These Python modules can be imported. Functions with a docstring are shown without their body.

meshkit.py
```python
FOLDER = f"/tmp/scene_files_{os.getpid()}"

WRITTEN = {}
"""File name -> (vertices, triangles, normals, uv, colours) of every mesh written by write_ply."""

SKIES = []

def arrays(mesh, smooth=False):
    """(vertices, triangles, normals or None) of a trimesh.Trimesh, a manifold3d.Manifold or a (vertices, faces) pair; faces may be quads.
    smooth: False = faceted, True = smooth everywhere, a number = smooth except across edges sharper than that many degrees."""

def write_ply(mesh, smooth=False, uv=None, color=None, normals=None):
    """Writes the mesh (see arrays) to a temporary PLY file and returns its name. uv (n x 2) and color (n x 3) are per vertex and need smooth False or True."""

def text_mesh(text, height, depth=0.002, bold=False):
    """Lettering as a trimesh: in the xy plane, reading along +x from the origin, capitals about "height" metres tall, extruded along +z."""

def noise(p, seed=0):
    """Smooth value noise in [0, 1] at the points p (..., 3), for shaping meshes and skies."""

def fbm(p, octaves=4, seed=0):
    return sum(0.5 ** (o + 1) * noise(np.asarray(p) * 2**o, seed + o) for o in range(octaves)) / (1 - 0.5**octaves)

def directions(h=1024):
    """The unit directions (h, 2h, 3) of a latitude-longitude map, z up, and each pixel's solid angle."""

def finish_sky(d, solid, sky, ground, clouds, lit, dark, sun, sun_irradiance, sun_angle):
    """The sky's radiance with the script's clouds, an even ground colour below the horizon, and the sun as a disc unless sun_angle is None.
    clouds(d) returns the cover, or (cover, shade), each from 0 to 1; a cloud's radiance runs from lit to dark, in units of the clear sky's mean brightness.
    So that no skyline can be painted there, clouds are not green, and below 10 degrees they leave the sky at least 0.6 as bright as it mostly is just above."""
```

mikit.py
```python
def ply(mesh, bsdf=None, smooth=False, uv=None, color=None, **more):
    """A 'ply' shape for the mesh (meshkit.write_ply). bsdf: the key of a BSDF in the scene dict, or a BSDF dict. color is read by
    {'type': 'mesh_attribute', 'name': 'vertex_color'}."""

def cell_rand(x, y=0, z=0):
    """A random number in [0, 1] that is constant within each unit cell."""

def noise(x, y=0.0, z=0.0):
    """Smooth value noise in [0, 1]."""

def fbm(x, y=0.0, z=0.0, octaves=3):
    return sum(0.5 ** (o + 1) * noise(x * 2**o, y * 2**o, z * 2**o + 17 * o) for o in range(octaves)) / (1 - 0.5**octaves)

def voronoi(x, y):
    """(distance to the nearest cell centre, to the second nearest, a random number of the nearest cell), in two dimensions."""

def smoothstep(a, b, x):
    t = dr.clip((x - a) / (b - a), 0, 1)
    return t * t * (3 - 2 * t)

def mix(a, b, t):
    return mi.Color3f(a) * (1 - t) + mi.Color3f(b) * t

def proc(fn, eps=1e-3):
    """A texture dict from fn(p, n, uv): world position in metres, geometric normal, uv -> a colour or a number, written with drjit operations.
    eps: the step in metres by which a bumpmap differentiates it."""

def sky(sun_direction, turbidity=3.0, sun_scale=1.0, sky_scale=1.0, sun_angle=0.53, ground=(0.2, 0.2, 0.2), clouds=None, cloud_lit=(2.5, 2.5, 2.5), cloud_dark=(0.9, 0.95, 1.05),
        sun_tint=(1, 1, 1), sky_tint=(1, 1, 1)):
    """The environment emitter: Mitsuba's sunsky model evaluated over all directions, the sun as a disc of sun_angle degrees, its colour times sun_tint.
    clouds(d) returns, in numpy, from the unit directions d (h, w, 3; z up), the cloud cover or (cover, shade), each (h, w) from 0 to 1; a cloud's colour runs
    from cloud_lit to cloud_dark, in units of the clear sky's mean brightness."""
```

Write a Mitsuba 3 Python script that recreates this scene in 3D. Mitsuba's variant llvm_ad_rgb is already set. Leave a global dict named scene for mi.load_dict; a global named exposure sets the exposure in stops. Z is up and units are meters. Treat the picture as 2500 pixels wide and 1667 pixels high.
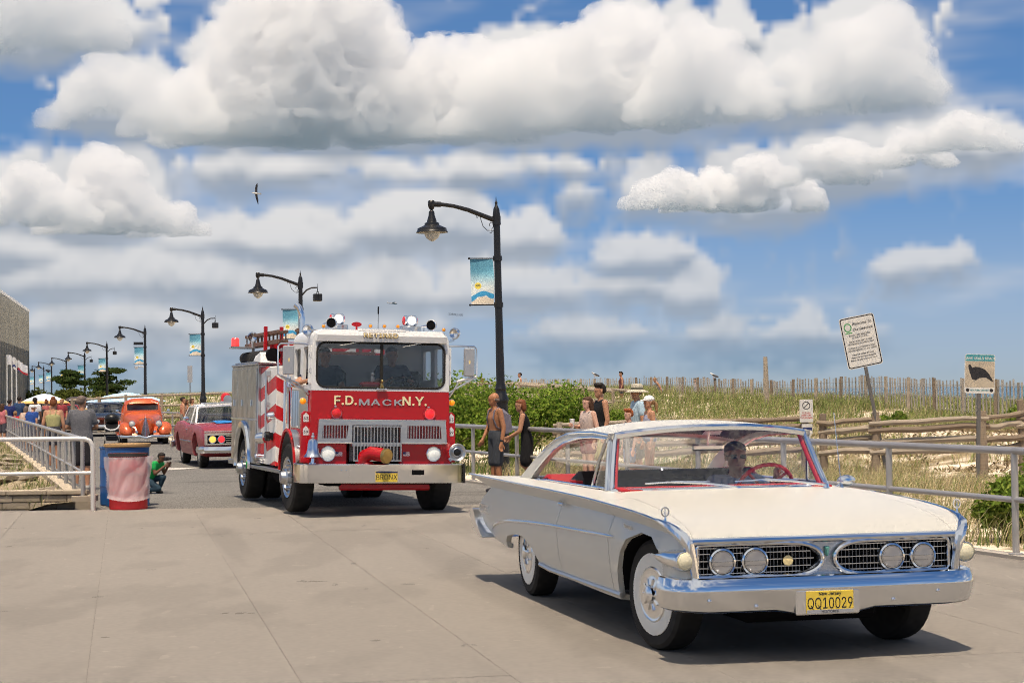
import math, random
import numpy as np, trimesh, mitsuba as mi, drjit as dr, mikit, meshkit
import manifold3d as m3
from scipy.interpolate import PchipInterpolator
from mikit import noise, fbm, voronoi, smoothstep, proc

T = mi.ScalarTransform4f
V = np.array
scene, labels = {}, {}
RNG = np.random.default_rng(7)



def mix(a, b, t):
    a, b = (mi.Color3f(*[float(v) for v in c]) if isinstance(c, (tuple, list, np.ndarray)) else mi.Color3f(c) for c in (a, b))
    return a * (1 - t) + b * t


# ---------------------------------------------------------------- camera, sky, exposure
_f = V([0, math.cos(math.radians(1.57)), math.sin(math.radians(1.57))])
_r, _ro = V([1.0, 0, 0]), math.radians(0.72)
_u = np.cross(_r, _f)
_up = _u * math.cos(_ro) + _r * math.sin(_ro)
scene['camera'] = {'type': 'perspective', 'fov': 2 * math.degrees(math.atan(1250 / 4464)), 'fov_axis': 'x', 'near_clip': 0.1, 'far_clip': 80000.0,
                   'to_world': T().look_at(origin=[0, 0, 1.7], target=[0, float(_f[1]), 1.7 + float(_f[2])], up=_up.tolist())}
exposure = 0.84
SUN = (-0.05, -0.38, 0.925)


def smooth(a, b, x):
    t = np.clip((x - a) / (b - a), 0, 1)
    return t * t * (3 - 2 * t)


# cumulus heaps seen over the beach: (azimuth, elevation of the base, half width, height, weight)
HEAPS = [(-12.0, 8.3, 2.3, 2.3, 0.84), (-6.3, 7.9, 4.5, 5.15, 0.84), (0.3, 8.0, 2.9, 3.31, 0.84), (3.4, 8.2, 2.6, 4.05, 0.84), (6.2, 8.5, 2.3, 3.22, 0.84), (7.3, 10.6, 0.7, 1.75, 0.76), (11.3, 8.7, 2.0, 3.68, 0.84), (8.9, 8.6, 2.3, 2.21, 0.84), (-3.6, 6.7, 6.6, 1.2, 0.71), (-14.2, 10.7, 2.7, 3.13, 0.8), (-14.7, 5.3, 2.2, 2.02, 0.8), (-12.5, 5.1, 1.9, 2.67, 0.8), (-15.2, 4.2, 1.8, 1.34, 0.9), (-3.1, 4.7, 2.7, 2.06, 0.95), (-6.4, 4.4, 2.0, 1.44, 0.85), (-9.3, 4.6, 1.8, 1.03, 0.75), (0.4, 4.5, 1.1, 1.03, 0.8), (5.0, 5.7, 1.5, 1.38, 0.8), (7.6, 5.5, 2.3, 1.93, 0.8), (10.2, 6.4, 2.2, 1.56, 0.8), (13.4, 7.1, 2.4, 1.29, 0.76), (4.0, 3.9, 1.6, 0.82, 0.85), (-0.3, 2.9, 2.2, 1.03, 0.85), (3.0, 3.0, 2.2, 0.82, 0.8), (5.6, 2.8, 1.1, 1.01, 0.8), (12.6, 3.5, 1.6, 0.93, 0.85), (1.9, 6.0, 0.75, 0.55, 0.59), (-13.6, 3.2, 2.4, 1.79, 0.75), (-10.3, 3.2, 2.4, 1.68, 0.75), (-7.3, 2.9, 2.6, 1.57, 0.75), (-4.4, 2.9, 2.4, 1.57, 0.75), (-12.4, 2.0, 2.8, 1.12, 0.7), (-8.5, 1.8, 2.4, 1.01, 0.7), (-4.0, 1.9, 2.4, 0.9, 0.65), (7.5, 1.6, 3.5, 0.56, 0.6), (2.2, 1.6, 2.0, 0.67, 0.6), (-14.0, 1.0, 2.4, 0.9, 0.6)]


def billow(P, o, seed):
    return sum(.5 ** k * np.abs(2 * meshkit.noise(P * 2 ** k, seed + k) - 1) for k in range(o)) / (2 - .5 ** (o - 1))


def clouds(d):
    az, el = np.degrees(np.arctan2(d[..., 0], d[..., 1])), np.degrees(np.arcsin(np.clip(d[..., 2], -1, 1)))
    st = lambda a, b, c: np.stack([az * a, el * b, np.full_like(az, c)], -1)
    wx = (meshkit.fbm(st(.35, .5, 1.1), 4, 3) - .5) * 1.5
    wy = (meshkit.fbm(st(.35, .5, 7.7), 4, 9) - .5) * 1.1
    a2, e2 = az + wx, el + wy * smooth(0, 6, el)
    # what lies outside the frame: unseen heaps, thinned out to keep the shadows dark
    P = np.stack([d[..., 0], d[..., 1]], -1) / np.maximum(d[..., 2:], .04)
    out = meshkit.fbm(np.stack([P[..., 0] * .55, P[..., 1] * .55, P[..., 0] * 0 + 2], -1), 4, 31) * 2.6 - 1.72
    fld = np.where(np.abs(az) < 17, -1.0, -1.0 + (out + 1.0) * smooth(17, 21, np.abs(az)))
    fld = np.maximum(fld, np.where(el > 15.5, -1.0 + (out + 1.0) * smooth(15.5, 18, el), -1.0))
    base = np.zeros_like(az)
    for a, b, w, h, s in HEAPS:
        u, t = (a2 - a) / w, (e2 - b) / h
        top = np.clip(1 - u * u, 0, 1) ** .6
        v = np.where(t > 0, (top - t) * 1.7 * np.minimum(1, h / 2.2), np.minimum(top, .8) + t * h * 1.25)
        v = np.where(np.abs(u) < 1, v, 1.4 * (1 - np.abs(u)) - np.abs(t) * .3)
        v = np.clip(v, -1, 1) * s + (s - 1) * .25
        k = smooth(-.25, .25, v - fld)
        base = base * (1 - k) + k * smooth(.30, -.12, t)
        fld = np.maximum(fld, v)
    n = billow(st(.40, .60, 3.3) + (wx * .25)[..., None], 4, 41) * .7 + .3 * billow(st(1.5, 2.0, 5.2) + (wy * .4)[..., None], 2, 77)
    val = fld - .06 + (.40 - n) * 1.75
    soft = .16 + .42 * base
    cover = smooth(-soft * .7, soft * 1.25, val)
    # thin haze of cloud between the heaps, streaked along the horizon
    veil = meshkit.fbm(st(.16, .75, 12.4) + (wx * .2)[..., None], 4, 19)
    vb = .20 * smooth(3, -6, az) * smooth(7.5, 5, el) + .10 * smooth(5.2, 7.5, el) * smooth(9, 7.4, el) * smooth(6, 0, np.abs(az + 3) - 6)
    vc = smooth(.50, .78, veil + vb) * .62
    # light comes from above: slopes that face up are bright, what has much cloud over it goes grey
    Hf = np.clip(val, -.3, 1.2)
    rel = np.zeros_like(Hf); rel[2:-2] = (Hf[4:] + Hf[3:-1] - Hf[1:-3] - Hf[:-4]) / 2
    rel = np.clip(rel, -.6, .6)
    D = np.clip(val, 0, .8)
    T_ = np.zeros_like(D); acc = np.zeros(D.shape[1])
    for i in range(len(D)):
        acc = acc * .94 + D[i]; T_[i] = acc
    self_ = 1 - np.exp(-T_ * .085)
    pat = meshkit.fbm(st(.55, .8, 21.3) + (wy * .3)[..., None], 4, 51) - .5
    sh = np.clip(.10 + .46 * self_ ** 1.3 + .50 * base - .70 * rel + .75 * pat, 0, 1)
    far = smooth(9, 0, el)
    sh = np.clip(sh * (1 - .30 * far) + .36 * far, 0, 1)
    cover = cover * (1 - .30 * far)
    hz = .42 * smooth(7, -.5, el)
    vc = 1 - (1 - vc * smooth(.2, 2.0, el)) * (1 - hz)
    tot = 1 - (1 - cover * smooth(.2, 2.0, el)) * (1 - vc)
    sh = (sh * cover + .32 * vc * (1 - cover)) / np.maximum(tot, 1e-6)
    return np.clip(tot, 0, .97), sh


scene['sky'] = mikit.sky(SUN, turbidity=2.3, ground=(0.20, 0.19, 0.18), clouds=clouds, cloud_lit=(4.3, 4.2, 4.1), cloud_dark=(1.75, 2.0, 2.35), sky_tint=(0.76, 1.06, 1.36), sky_scale=1.0, sun_scale=1.6)

# ---------------------------------------------------------------- materials
def rgb(c):
    return {'type': 'rgb', 'value': [float(v) for v in c]} if not isinstance(c, dict) else c


def srgb(r, g, b):
    return [((v / 255 + 0.055) / 1.055) ** 2.4 if v > 10 else v / 255 / 12.92 for v in (r, g, b)]


def mat(name, c, rough=0.6, metal=0.0, coat=0.0, spec=0.5, sheen=0.0, bump=None):
    b = {'type': 'principled', 'base_color': rgb(c), 'roughness': rough if isinstance(rough, dict) else float(rough), 'metallic': float(metal), 'specular': float(spec)}
    if coat:
        b.update(clearcoat=float(coat), clearcoat_gloss=0.97)
    if sheen:
        b['sheen'] = float(sheen)
    if bump:
        b = {'type': 'bumpmap', 'arbitrary': bump[0], 'scale': float(bump[1]), 'bsdf': b}
    scene[name] = {'type': 'twosided', 'bsdf': b}
    return name


def light(c):
    return {'type': 'area', 'radiance': {'type': 'rgb', 'value': list(c)}}


CREAM = mat('cream_paint', (0.50, 0.485, 0.435), 0.28, coat=1.0)
CHROME = mat('chrome', (0.80, 0.82, 0.85), 0.07, metal=1.0)
BRIGHT = mat('bright_metal', proc(lambda p, n, uv: mix((0.72, 0.73, 0.74), (0.55, 0.56, 0.57), fbm(p.x * 9, p.y * 9, p.z * 25, 3))), 0.22, metal=1.0)
BRUSHED = mat('brushed_metal', (0.62, 0.63, 0.64), 0.34, metal=1.0)
RED = mat('red_paint', (0.42, 0.004, 0.008), 0.3, coat=.6, spec=.35)
WHITE = mat('white_paint', (0.68, 0.68, 0.67), 0.32, coat=0.8)
BLACK = mat('black_rubber', proc(lambda p, n, uv: mix((0.012, 0.012, 0.012), (0.03, 0.028, 0.025), fbm(p.x * 20, p.y * 20, p.z * 20, 2))), 0.75, spec=0.3)
DARK = mat('dark_cavity', (0.006, 0.006, 0.007), 0.9, spec=0.1)
WHITEWALL = mat('whitewall', (0.72, 0.70, 0.64), 0.6)
RED_TRIM = mat('red_upholstery', (0.40, 0.012, 0.02), 0.45)
DARK_TRIM = mat('dark_upholstery', (0.03, 0.024, 0.022), 0.55)
scene['window_glass'] = {'type': 'thindielectric', 'int_ior': 1.5}
scene['tinted_glass'] = {'type': 'thindielectric', 'int_ior': 1.5, 'specular_transmittance': {'type': 'rgb', 'value': [0.42, 0.45, 0.48]}}
scene['lens_glass'] = {'type': 'thindielectric', 'int_ior': 1.6}
AMBER = mat('amber_lens', (0.85, 0.32, 0.01), 0.2, coat=1)
REDLENS = mat('red_lens', (0.62, 0.01, 0.012), 0.15, coat=1)
BLACKPAINT = mat('black_paint', (0.010, 0.010, 0.011), 0.35, spec=0.4)
GOLD = mat('gold_leaf', (0.78, 0.62, 0.30), 0.4)
BRASS = mat('brass', (0.52, 0.36, 0.14), 0.3, metal=1.0)
INK = mat('black_ink', (0.015, 0.015, 0.018), 0.6)
REFLECTOR = mat('lamp_reflector', (0.5, 0.52, 0.54), 0.16, metal=1.0)
CREAMLENS = mat('cream_lens', (0.72, 0.66, 0.46), 0.3, coat=1)
YELLOW = mat('plate_yellow', (0.72, 0.52, 0.06), 0.45)
NAVY = mat('navy_print', (.02, .03, .12), .5)
SILVER = mat('silver_paint', (0.5, 0.5, 0.5), 0.35, metal=0.6)

# ---------------------------------------------------------------- mesh helpers
def tm(v, f):
    return trimesh.Trimesh(np.asarray(v, float), np.asarray(f), process=False)


def man(m):
    if isinstance(m, m3.Manifold):
        return m
    m = trimesh.Trimesh(m.vertices, m.faces, process=True)
    return m3.Manifold(m3.Mesh(np.asarray(m.vertices, np.float32), np.asarray(m.faces, np.uint32)))


def tri(m):
    if isinstance(m, trimesh.Trimesh):
        return m
    k = m.to_mesh()
    return tm(k.vert_properties[:, :3], k.tri_verts)


def cat(*ms):
    ms = ms[0] if len(ms) == 1 and isinstance(ms[0], (list, tuple)) else ms
    return trimesh.util.concatenate([tri(m) for m in ms])


def hull(pts):
    return trimesh.convex.convex_hull(np.asarray(pts, float))


def box(x0, x1, y0, y1, z0, z1, b=0.0):
    lo, hi = np.minimum([x0, y0, z0], [x1, y1, z1]), np.maximum([x0, y0, z0], [x1, y1, z1])
    c = V([[i, j, k] for i in (0, 1) for j in (0, 1) for k in (0, 1)], float)
    if b <= 0:
        return tm(lo + c * (hi - lo), [[0, 1, 3], [0, 3, 2], [4, 6, 7], [4, 7, 5], [0, 4, 5], [0, 5, 1], [2, 3, 7], [2, 7, 6], [0, 2, 6], [0, 6, 4], [1, 5, 7], [1, 7, 3]])
    b = min(b, 0.49 * float((hi - lo).min()))
    s, P = c * 2 - 1, []
    for a in range(3):
        o = np.full(3, b); o[a] = 0
        P.append(lo + c * (hi - lo) - s * o)
    return hull(np.vstack(P))


def frame(d):
    d = V(d, float); d /= np.linalg.norm(d)
    a = np.cross(d, [0, 0, 1.0] if abs(d[2]) < 0.95 else [1.0, 0, 0]); a /= np.linalg.norm(a)
    return a, np.cross(d, a), d


def tube(pts, r, n=8, closed=False, flat=1.0):
    p = np.asarray(pts, float)
    r = np.broadcast_to(r, (len(p),)).astype(float)
    t = np.gradient(p, axis=0)
    if closed:
        t = np.roll(p, -1, 0) - np.roll(p, 1, 0)
    t /= np.linalg.norm(t, axis=1, keepdims=True) + 1e-12
    a = frame(t[0])[0]
    ang = np.arange(n) * 2 * np.pi / n
    R = []
    for i in range(len(p)):
        a = a - t[i] * (a @ t[i]); a /= np.linalg.norm(a) + 1e-12
        b = np.cross(t[i], a)
        R.append(p[i] + r[i] * (np.cos(ang)[:, None] * a + flat * np.sin(ang)[:, None] * b))
    return skin(R, closed)


def skin(R, closed=False):
    """Rings of equal length joined into a closed surface."""
    R = np.asarray(R, float)
    k, n = R.shape[:2]
    v = R.reshape(-1, 3)
    F = []
    for i in range(k if closed else k - 1):
        j = (i + 1) % k
        a = i * n + np.arange(n); b = i * n + (np.arange(n) + 1) % n
        c = j * n + (np.arange(n) + 1) % n; d = j * n + np.arange(n)
        F += [np.stack([a, b, c], 1), np.stack([a, c, d], 1)]
    if not closed:
        v = np.vstack([v, R[0].mean(0), R[-1].mean(0)])
        i = np.arange(n); q = (i + 1) % n
        F += [np.stack([q, i, i * 0 + k * n], 1), np.stack([(k - 1) * n + i, (k - 1) * n + q, i * 0 + k * n + 1], 1)]
    m = tm(v, np.vstack(F))
    if m.volume < 0:
        m.invert()
    return m


def rod(p0, p1, r, r1=None, n=12):
    return tube([p0, p1], [r, r if r1 is None else r1], n)


def lathe(prof, o=(0, 0, 0), axis=(0, 0, 1), n=24):
    """prof: (radius, height) from one end to the other along the axis; radius 0 closes it."""
    a, b, d = frame(axis)
    ang = np.arange(n) * 2 * np.pi / n
    dirs = np.cos(ang)[:, None] * a + np.sin(ang)[:, None] * b
    return skin([V(o, float) + max(r, 1e-4) * dirs + h * d for r, h in prof])


def ball(o, r, n=2):
    m = trimesh.creation.icosphere(n)
    m.vertices = m.vertices * np.broadcast_to(r, 3) + V(o, float)
    return m


def prism(poly, axis, a0, a1):
    """A polygon given in the two other axes (in the order x, y, z), or a list of loops, extruded along the axis."""
    loops = poly if isinstance(poly[0][0], (list, tuple, np.ndarray)) else [poly]
    cs = m3.CrossSection([np.asarray(l, float)[:, :2] for l in loops], m3.FillRule.EvenOdd)
    m = tri(m3.Manifold.extrude(cs, abs(a1 - a0)))
    v = m.vertices.copy(); lo = min(a0, a1)
    u, w, h = v[:, 0], v[:, 1], v[:, 2] + lo
    m.vertices = {'x': np.stack([h, u, w], 1), 'y': np.stack([u, h, w], 1), 'z': np.stack([u, w, h], 1)}[axis]
    if m.volume < 0:
        m.invert()
    return m


def sweep(path, prof, up=(0, 0, 1), closed_prof=True):
    """A profile (side, height) carried along a horizontal path (x, y[, z]); side is to the right of travel."""
    p = np.asarray(path, float)
    if p.shape[1] == 2:
        p = np.hstack([p, np.zeros((len(p), 1))])
    t = np.gradient(p, axis=0); t[:, 2] = 0
    t /= np.linalg.norm(t, axis=1, keepdims=True)
    s = np.cross(t, up)
    return skin([p[i] + np.outer(V(prof)[:, 0], s[i]) + np.outer(V(prof)[:, 1], up) for i in range(len(p))])


def sheet(P):
    """A grid of points (k, n, 3) as one open surface."""
    P = np.asarray(P, float)
    k, n = P.shape[:2]
    i, j = np.meshgrid(np.arange(k - 1), np.arange(n - 1), indexing='ij')
    q = np.stack([i * n + j, i * n + j + 1, (i + 1) * n + j + 1, (i + 1) * n + j], -1).reshape(-1, 4)
    return tm(P.reshape(-1, 3), np.vstack([q[:, [0, 1, 2]], q[:, [0, 2, 3]]]))


def plate(P, th):
    """The sheet P given thickness along z (downwards)."""
    P = np.asarray(P, float)
    top = sheet(P); k, n = P.shape[:2]
    bot = top.copy(); bot.vertices = bot.vertices + (th if np.ndim(th) else V([0, 0, -th]))
    N = k * n
    edge = [*range(0, n), *[i * n + n - 1 for i in range(1, k)], *[(k - 1) * n + j for j in range(n - 2, -1, -1)], *[i * n for i in range(k - 2, 0, -1)]]
    F = [top.faces, bot.faces[:, ::-1] + N]
    e = np.array(edge); g = np.roll(e, -1)
    F += [np.stack([e, g, g + N], 1), np.stack([e, g + N, e + N], 1)]
    m = tm(np.vstack([top.vertices, bot.vertices]), np.vstack(F))
    m.fix_normals()
    return m


def mirror(m):
    m = tri(m).copy(); m.vertices = m.vertices * [1, -1, 1]; m.invert()
    return m


def text(s, h, o, right, up, depth=0.003, bold=False, center=True, wide=1.0, shear=0.0):
    m = meshkit.text_mesh(s, h, depth, bold)
    v = np.array(m.vertices)
    v[:, 0] *= wide
    v[:, 0] += shear * v[:, 1]
    if center:
        v[:, 0] -= (v[:, 0].min() + v[:, 0].max()) / 2; v[:, 1] -= h / 2
    r, u = V(right, float), V(up, float)
    r /= np.linalg.norm(r); u = u - r * (u @ r); u /= np.linalg.norm(u)
    out = V(o, float) + v @ np.stack([r, u, np.cross(r, u)])
    return tm(out, m.faces)


def pose(x=0, y=0, z=0, a=0.0, s=1.0, roll=0.0, pitch=0.0):
    """Local (x forward, y left, z up) to world."""
    c, n = math.cos(a), math.sin(a); cr, sr = math.cos(roll), math.sin(roll); cp, sp = math.cos(pitch), math.sin(pitch)
    R = V([[c, -n, 0], [n, c, 0], [0, 0, 1]]) @ V([[cp, 0, sp], [0, 1, 0], [-sp, 0, cp]]) @ V([[1, 0, 0], [0, cr, -sr], [0, sr, cr]])
    M = np.eye(4); M[:3, :3] = R * s; M[:3, 3] = x, y, z
    return M


def moved(m, M):
    m = tri(m).copy(); m.apply_transform(np.asarray(M, float))
    return m


def free(key):
    if key not in scene and key not in labels and not any(k.startswith(key + '__') for k in scene):
        return key
    i = 1
    while f'{key}_{i:03d}' in scene or f'{key}_{i:03d}' in labels or any(k.startswith(f'{key}_{i:03d}__') for k in scene):
        i += 1
    return f'{key}_{i:03d}'


_count = {}
def numbered(key):
    n = _count.get(key, 0); _count[key] = n + 1
    return key if n == 0 else f'{key}_{n:03d}'


class Thing:
    def __init__(s, name, label=None, cat=None, M=None, group=None, kind=None):
        s.key, s.M = numbered(name), np.eye(4) if M is None else M
        L = {k: v for k, v in dict(label=label, category=cat, group=group, kind=kind).items() if v}
        labels[s.key] = L

    def add(s, name, mesh, m, smooth=30, under=None, label=None, kind=None, M=None, **more):
        key = numbered((under or s.key) + '__' + name)
        mesh = tri(mesh)
        W = s.M if M is None else s.M @ M
        if not np.allclose(W, np.eye(4)):
            mesh = moved(mesh, W)
        scene[key] = mikit.ply(mesh, m, smooth=smooth, **more)
        L = {k: v for k, v in dict(label=label, kind=kind).items() if v}
        if L:
            labels[key] = L
        return key

    def solo(s, mesh, m, smooth=30, **more):
        mesh = tri(mesh)
        if not np.allclose(s.M, np.eye(4)):
            mesh = moved(mesh, s.M)
        scene[s.key] = mikit.ply(mesh, m, smooth=smooth, **more)
        return s.key

    def copy(s, M, label=None, group=None, only=None):
        """The thing again, moved by M from where it stands; its meshes are shared."""
        base = s.key.rsplit('_', 1)[0] if s.key[-3:].isdigit() else s.key
        o = object.__new__(Thing); o.key = numbered(base); o.M = M @ s.M
        labels[o.key] = {**labels[s.key], **({'label': label} if label else {}), **({'group': group} if group else {})}
        for k in [k for k in scene if k.startswith(s.key + '__')]:
            tail = k[len(s.key):]
            if only and not any(w in tail for w in only):
                continue
            scene[o.key + tail] = {**scene[k], 'to_world': T(np.asarray(M, float).tolist())}
            if k in labels:
                labels[o.key + tail] = labels[k]
        return o


def structure(name, mesh, m, smooth=30, kind='structure', label=None, cat=None):
    key = numbered(name)
    scene[key] = mikit.ply(tri(mesh), m, smooth=smooth)
    labels[key] = {k: v for k, v in dict(kind=kind, label=label, category=cat).items() if v}
    return key
# ---------------------------------------------------------------- cumulus clouds out over the sea, as real volumes of mist
from scipy import ndimage


def surface_nets(Fd, o, c):
    """The zero surface of the field Fd (positive inside) on a grid with origin o and cell c."""
    ins = Fd > 0
    N = V(Fd.shape) - 1
    corner = [Fd[i:N[0] + i, j:N[1] + j, k:N[2] + k] for i in (0, 1) for j in (0, 1) for k in (0, 1)]
    cs = np.stack(corner, -1)
    act = (cs > 0).any(-1) & ~(cs > 0).all(-1)
    idx = -np.ones(act.shape, int); idx[act] = np.arange(act.sum())
    base = np.argwhere(act).astype(float)
    vals = cs[act]
    acc, cnt = np.zeros((len(base), 3)), np.zeros((len(base), 1))
    C8 = V([[i, j, k] for i in (0, 1) for j in (0, 1) for k in (0, 1)], float)
    for a in range(8):
        for b in range(a + 1, 8):
            if np.abs(C8[a] - C8[b]).sum() != 1:
                continue
            x = (vals[:, a] > 0) != (vals[:, b] > 0)
            t = vals[:, a] / np.where(x, vals[:, a] - vals[:, b], 1)
            acc += np.where(x[:, None], C8[a] + t[:, None] * (C8[b] - C8[a]), 0); cnt += x[:, None]
    v = (base + acc / cnt) * c + o
    F = []
    for ax in range(3):
        u, w = (ax + 1) % 3, (ax + 2) % 3
        sl0 = [slice(None)] * 3; sl1 = [slice(None)] * 3
        sl0[ax] = slice(0, -1); sl1[ax] = slice(1, None)
        x = ins[tuple(sl0)] != ins[tuple(sl1)]
        e = np.argwhere(x)
        e = e[(e[:, u] > 0) & (e[:, w] > 0) & (e[:, u] < N[u]) & (e[:, w] < N[w])]
        du, dw = np.eye(3, dtype=int)[u], np.eye(3, dtype=int)[w]
        q = [idx[tuple((e - a * du - b * dw).T)] for a, b in ((0, 0), (1, 0), (1, 1), (0, 1))]
        flip = ins[tuple(e.T)]
        A = np.stack([q[0], q[1], q[2]], 1); B = np.stack([q[0], q[2], q[3]], 1)
        A[flip] = A[flip][:, ::-1]; B[flip] = B[flip][:, ::-1]
        F += [A, B]
    m = tm(v, np.vstack(F))
    if m.volume < 0:
        m.invert()
    return m


CLOUD_ALT = 1050.0
scene['cloud_mist'] = {'type': 'homogeneous', 'albedo': {'type': 'rgb', 'value': [.998, .9985, .9995]}, 'sigma_t': {'type': 'rgb', 'value': [1 / 100.0] * 3}}


def cumulus(heaps, cell, seed, rough=1.0, sigma='cloud_mist'):
    """heaps: (azimuth, base elevation, half width, height) in degrees as seen from the beach; one body of cloud."""
    rng = np.random.default_rng(seed)
    P = []
    for az, eb, w, h in heaps:
        R = CLOUD_ALT / math.tan(math.radians(eb))
        a = math.radians(az)
        cx, cy = R * math.sin(a), R * math.cos(a)
        W, Hh = R * math.radians(w), R * math.radians(h)
        n = int(16 + 5 * w * h)
        for i in range(n):
            u = rng.uniform(-1, 1)
            top = max(.12, (1 - abs(u) ** 2.0)) * Hh
            r = max(Hh, R * .03) * rng.uniform(.14, .27) * (.55 + .5 * (1 - abs(u)))
            z = CLOUD_ALT + r * .55 + rng.uniform(0, 1) ** .8 * max(0, top - r * 1.5)
            P.append((cx + u * W * .92, cy + rng.uniform(-.5, .5) * W * .32 * (1 - .4 * abs(u)), z, r))
    P = V(P)
    lo = (P[:, :3] - P[:, 3:] * 1.5).min(0) - cell * 3; hi = (P[:, :3] + P[:, 3:] * 1.5).max(0) + cell * 3
    lo[2] = CLOUD_ALT - cell * 4
    n = np.ceil((hi - lo) / cell).astype(int) + 1
    g = np.stack(np.meshgrid(*[lo[i] + cell * np.arange(n[i]) for i in range(3)], indexing='ij'), -1)
    Fd = np.full(g.shape[:3], -1e3); Rl = np.ones(g.shape[:3])
    for x, y, z, r in P:
        s = [slice(max(0, int((c - 1.6 * r - l) / cell)), int((c + 1.6 * r - l) / cell) + 2) for c, l in zip((x, y, z), lo)]
        q = g[tuple(s)]
        d = np.sqrt((((q - [x, y, z]) / [1.15, 1.15, 1]) ** 2).sum(-1))
        Rl[tuple(s)] = np.where(r - d > Fd[tuple(s)], r, Rl[tuple(s)])
        Fd[tuple(s)] = np.maximum(Fd[tuple(s)], r - d)
    near = Fd > -90
    sc = P[:, 3].mean()
    pts = g[near]
    b = np.zeros(len(pts))
    for k, am in enumerate((1.0, .62, .42, .26)):
        b += am * (.42 - np.abs(2 * meshkit.noise(pts / sc * .85 * 2.1 ** k, seed + k) - 1))
    Fd[near] += Rl[near] * .80 * rough * b
    Fd = np.minimum(Fd, (g[..., 2] - CLOUD_ALT) * 1.2 + sc * .5 * (meshkit.noise(g / sc * .7, seed + 9) - .45))
    for ax in range(3):
        e = [slice(None)] * 3
        for end in (0, -1):
            e[ax] = end; Fd[tuple(e)] = -1
    lab, nl = ndimage.label(Fd > 0)
    big = np.bincount(lab.ravel()) < 60; big[0] = False
    Fd[big[lab]] = -1
    lab, nl = ndimage.label(Fd <= 0)
    Fd[(lab > 0) & (lab != lab[0, 0, 0])] = 1
    m = surface_nets(Fd, lo, cell)
    key = numbered('cumulus_cloud')
    scene[key] = {**mikit.ply(m, {'type': 'null'}, smooth=False), 'interior': {'type': 'ref', 'id': sigma}}
    labels[key] = {'kind': 'stuff', 'label': 'white heaped summer cloud with a grey base over the sea', 'category': 'cloud'}
    return key


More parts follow.
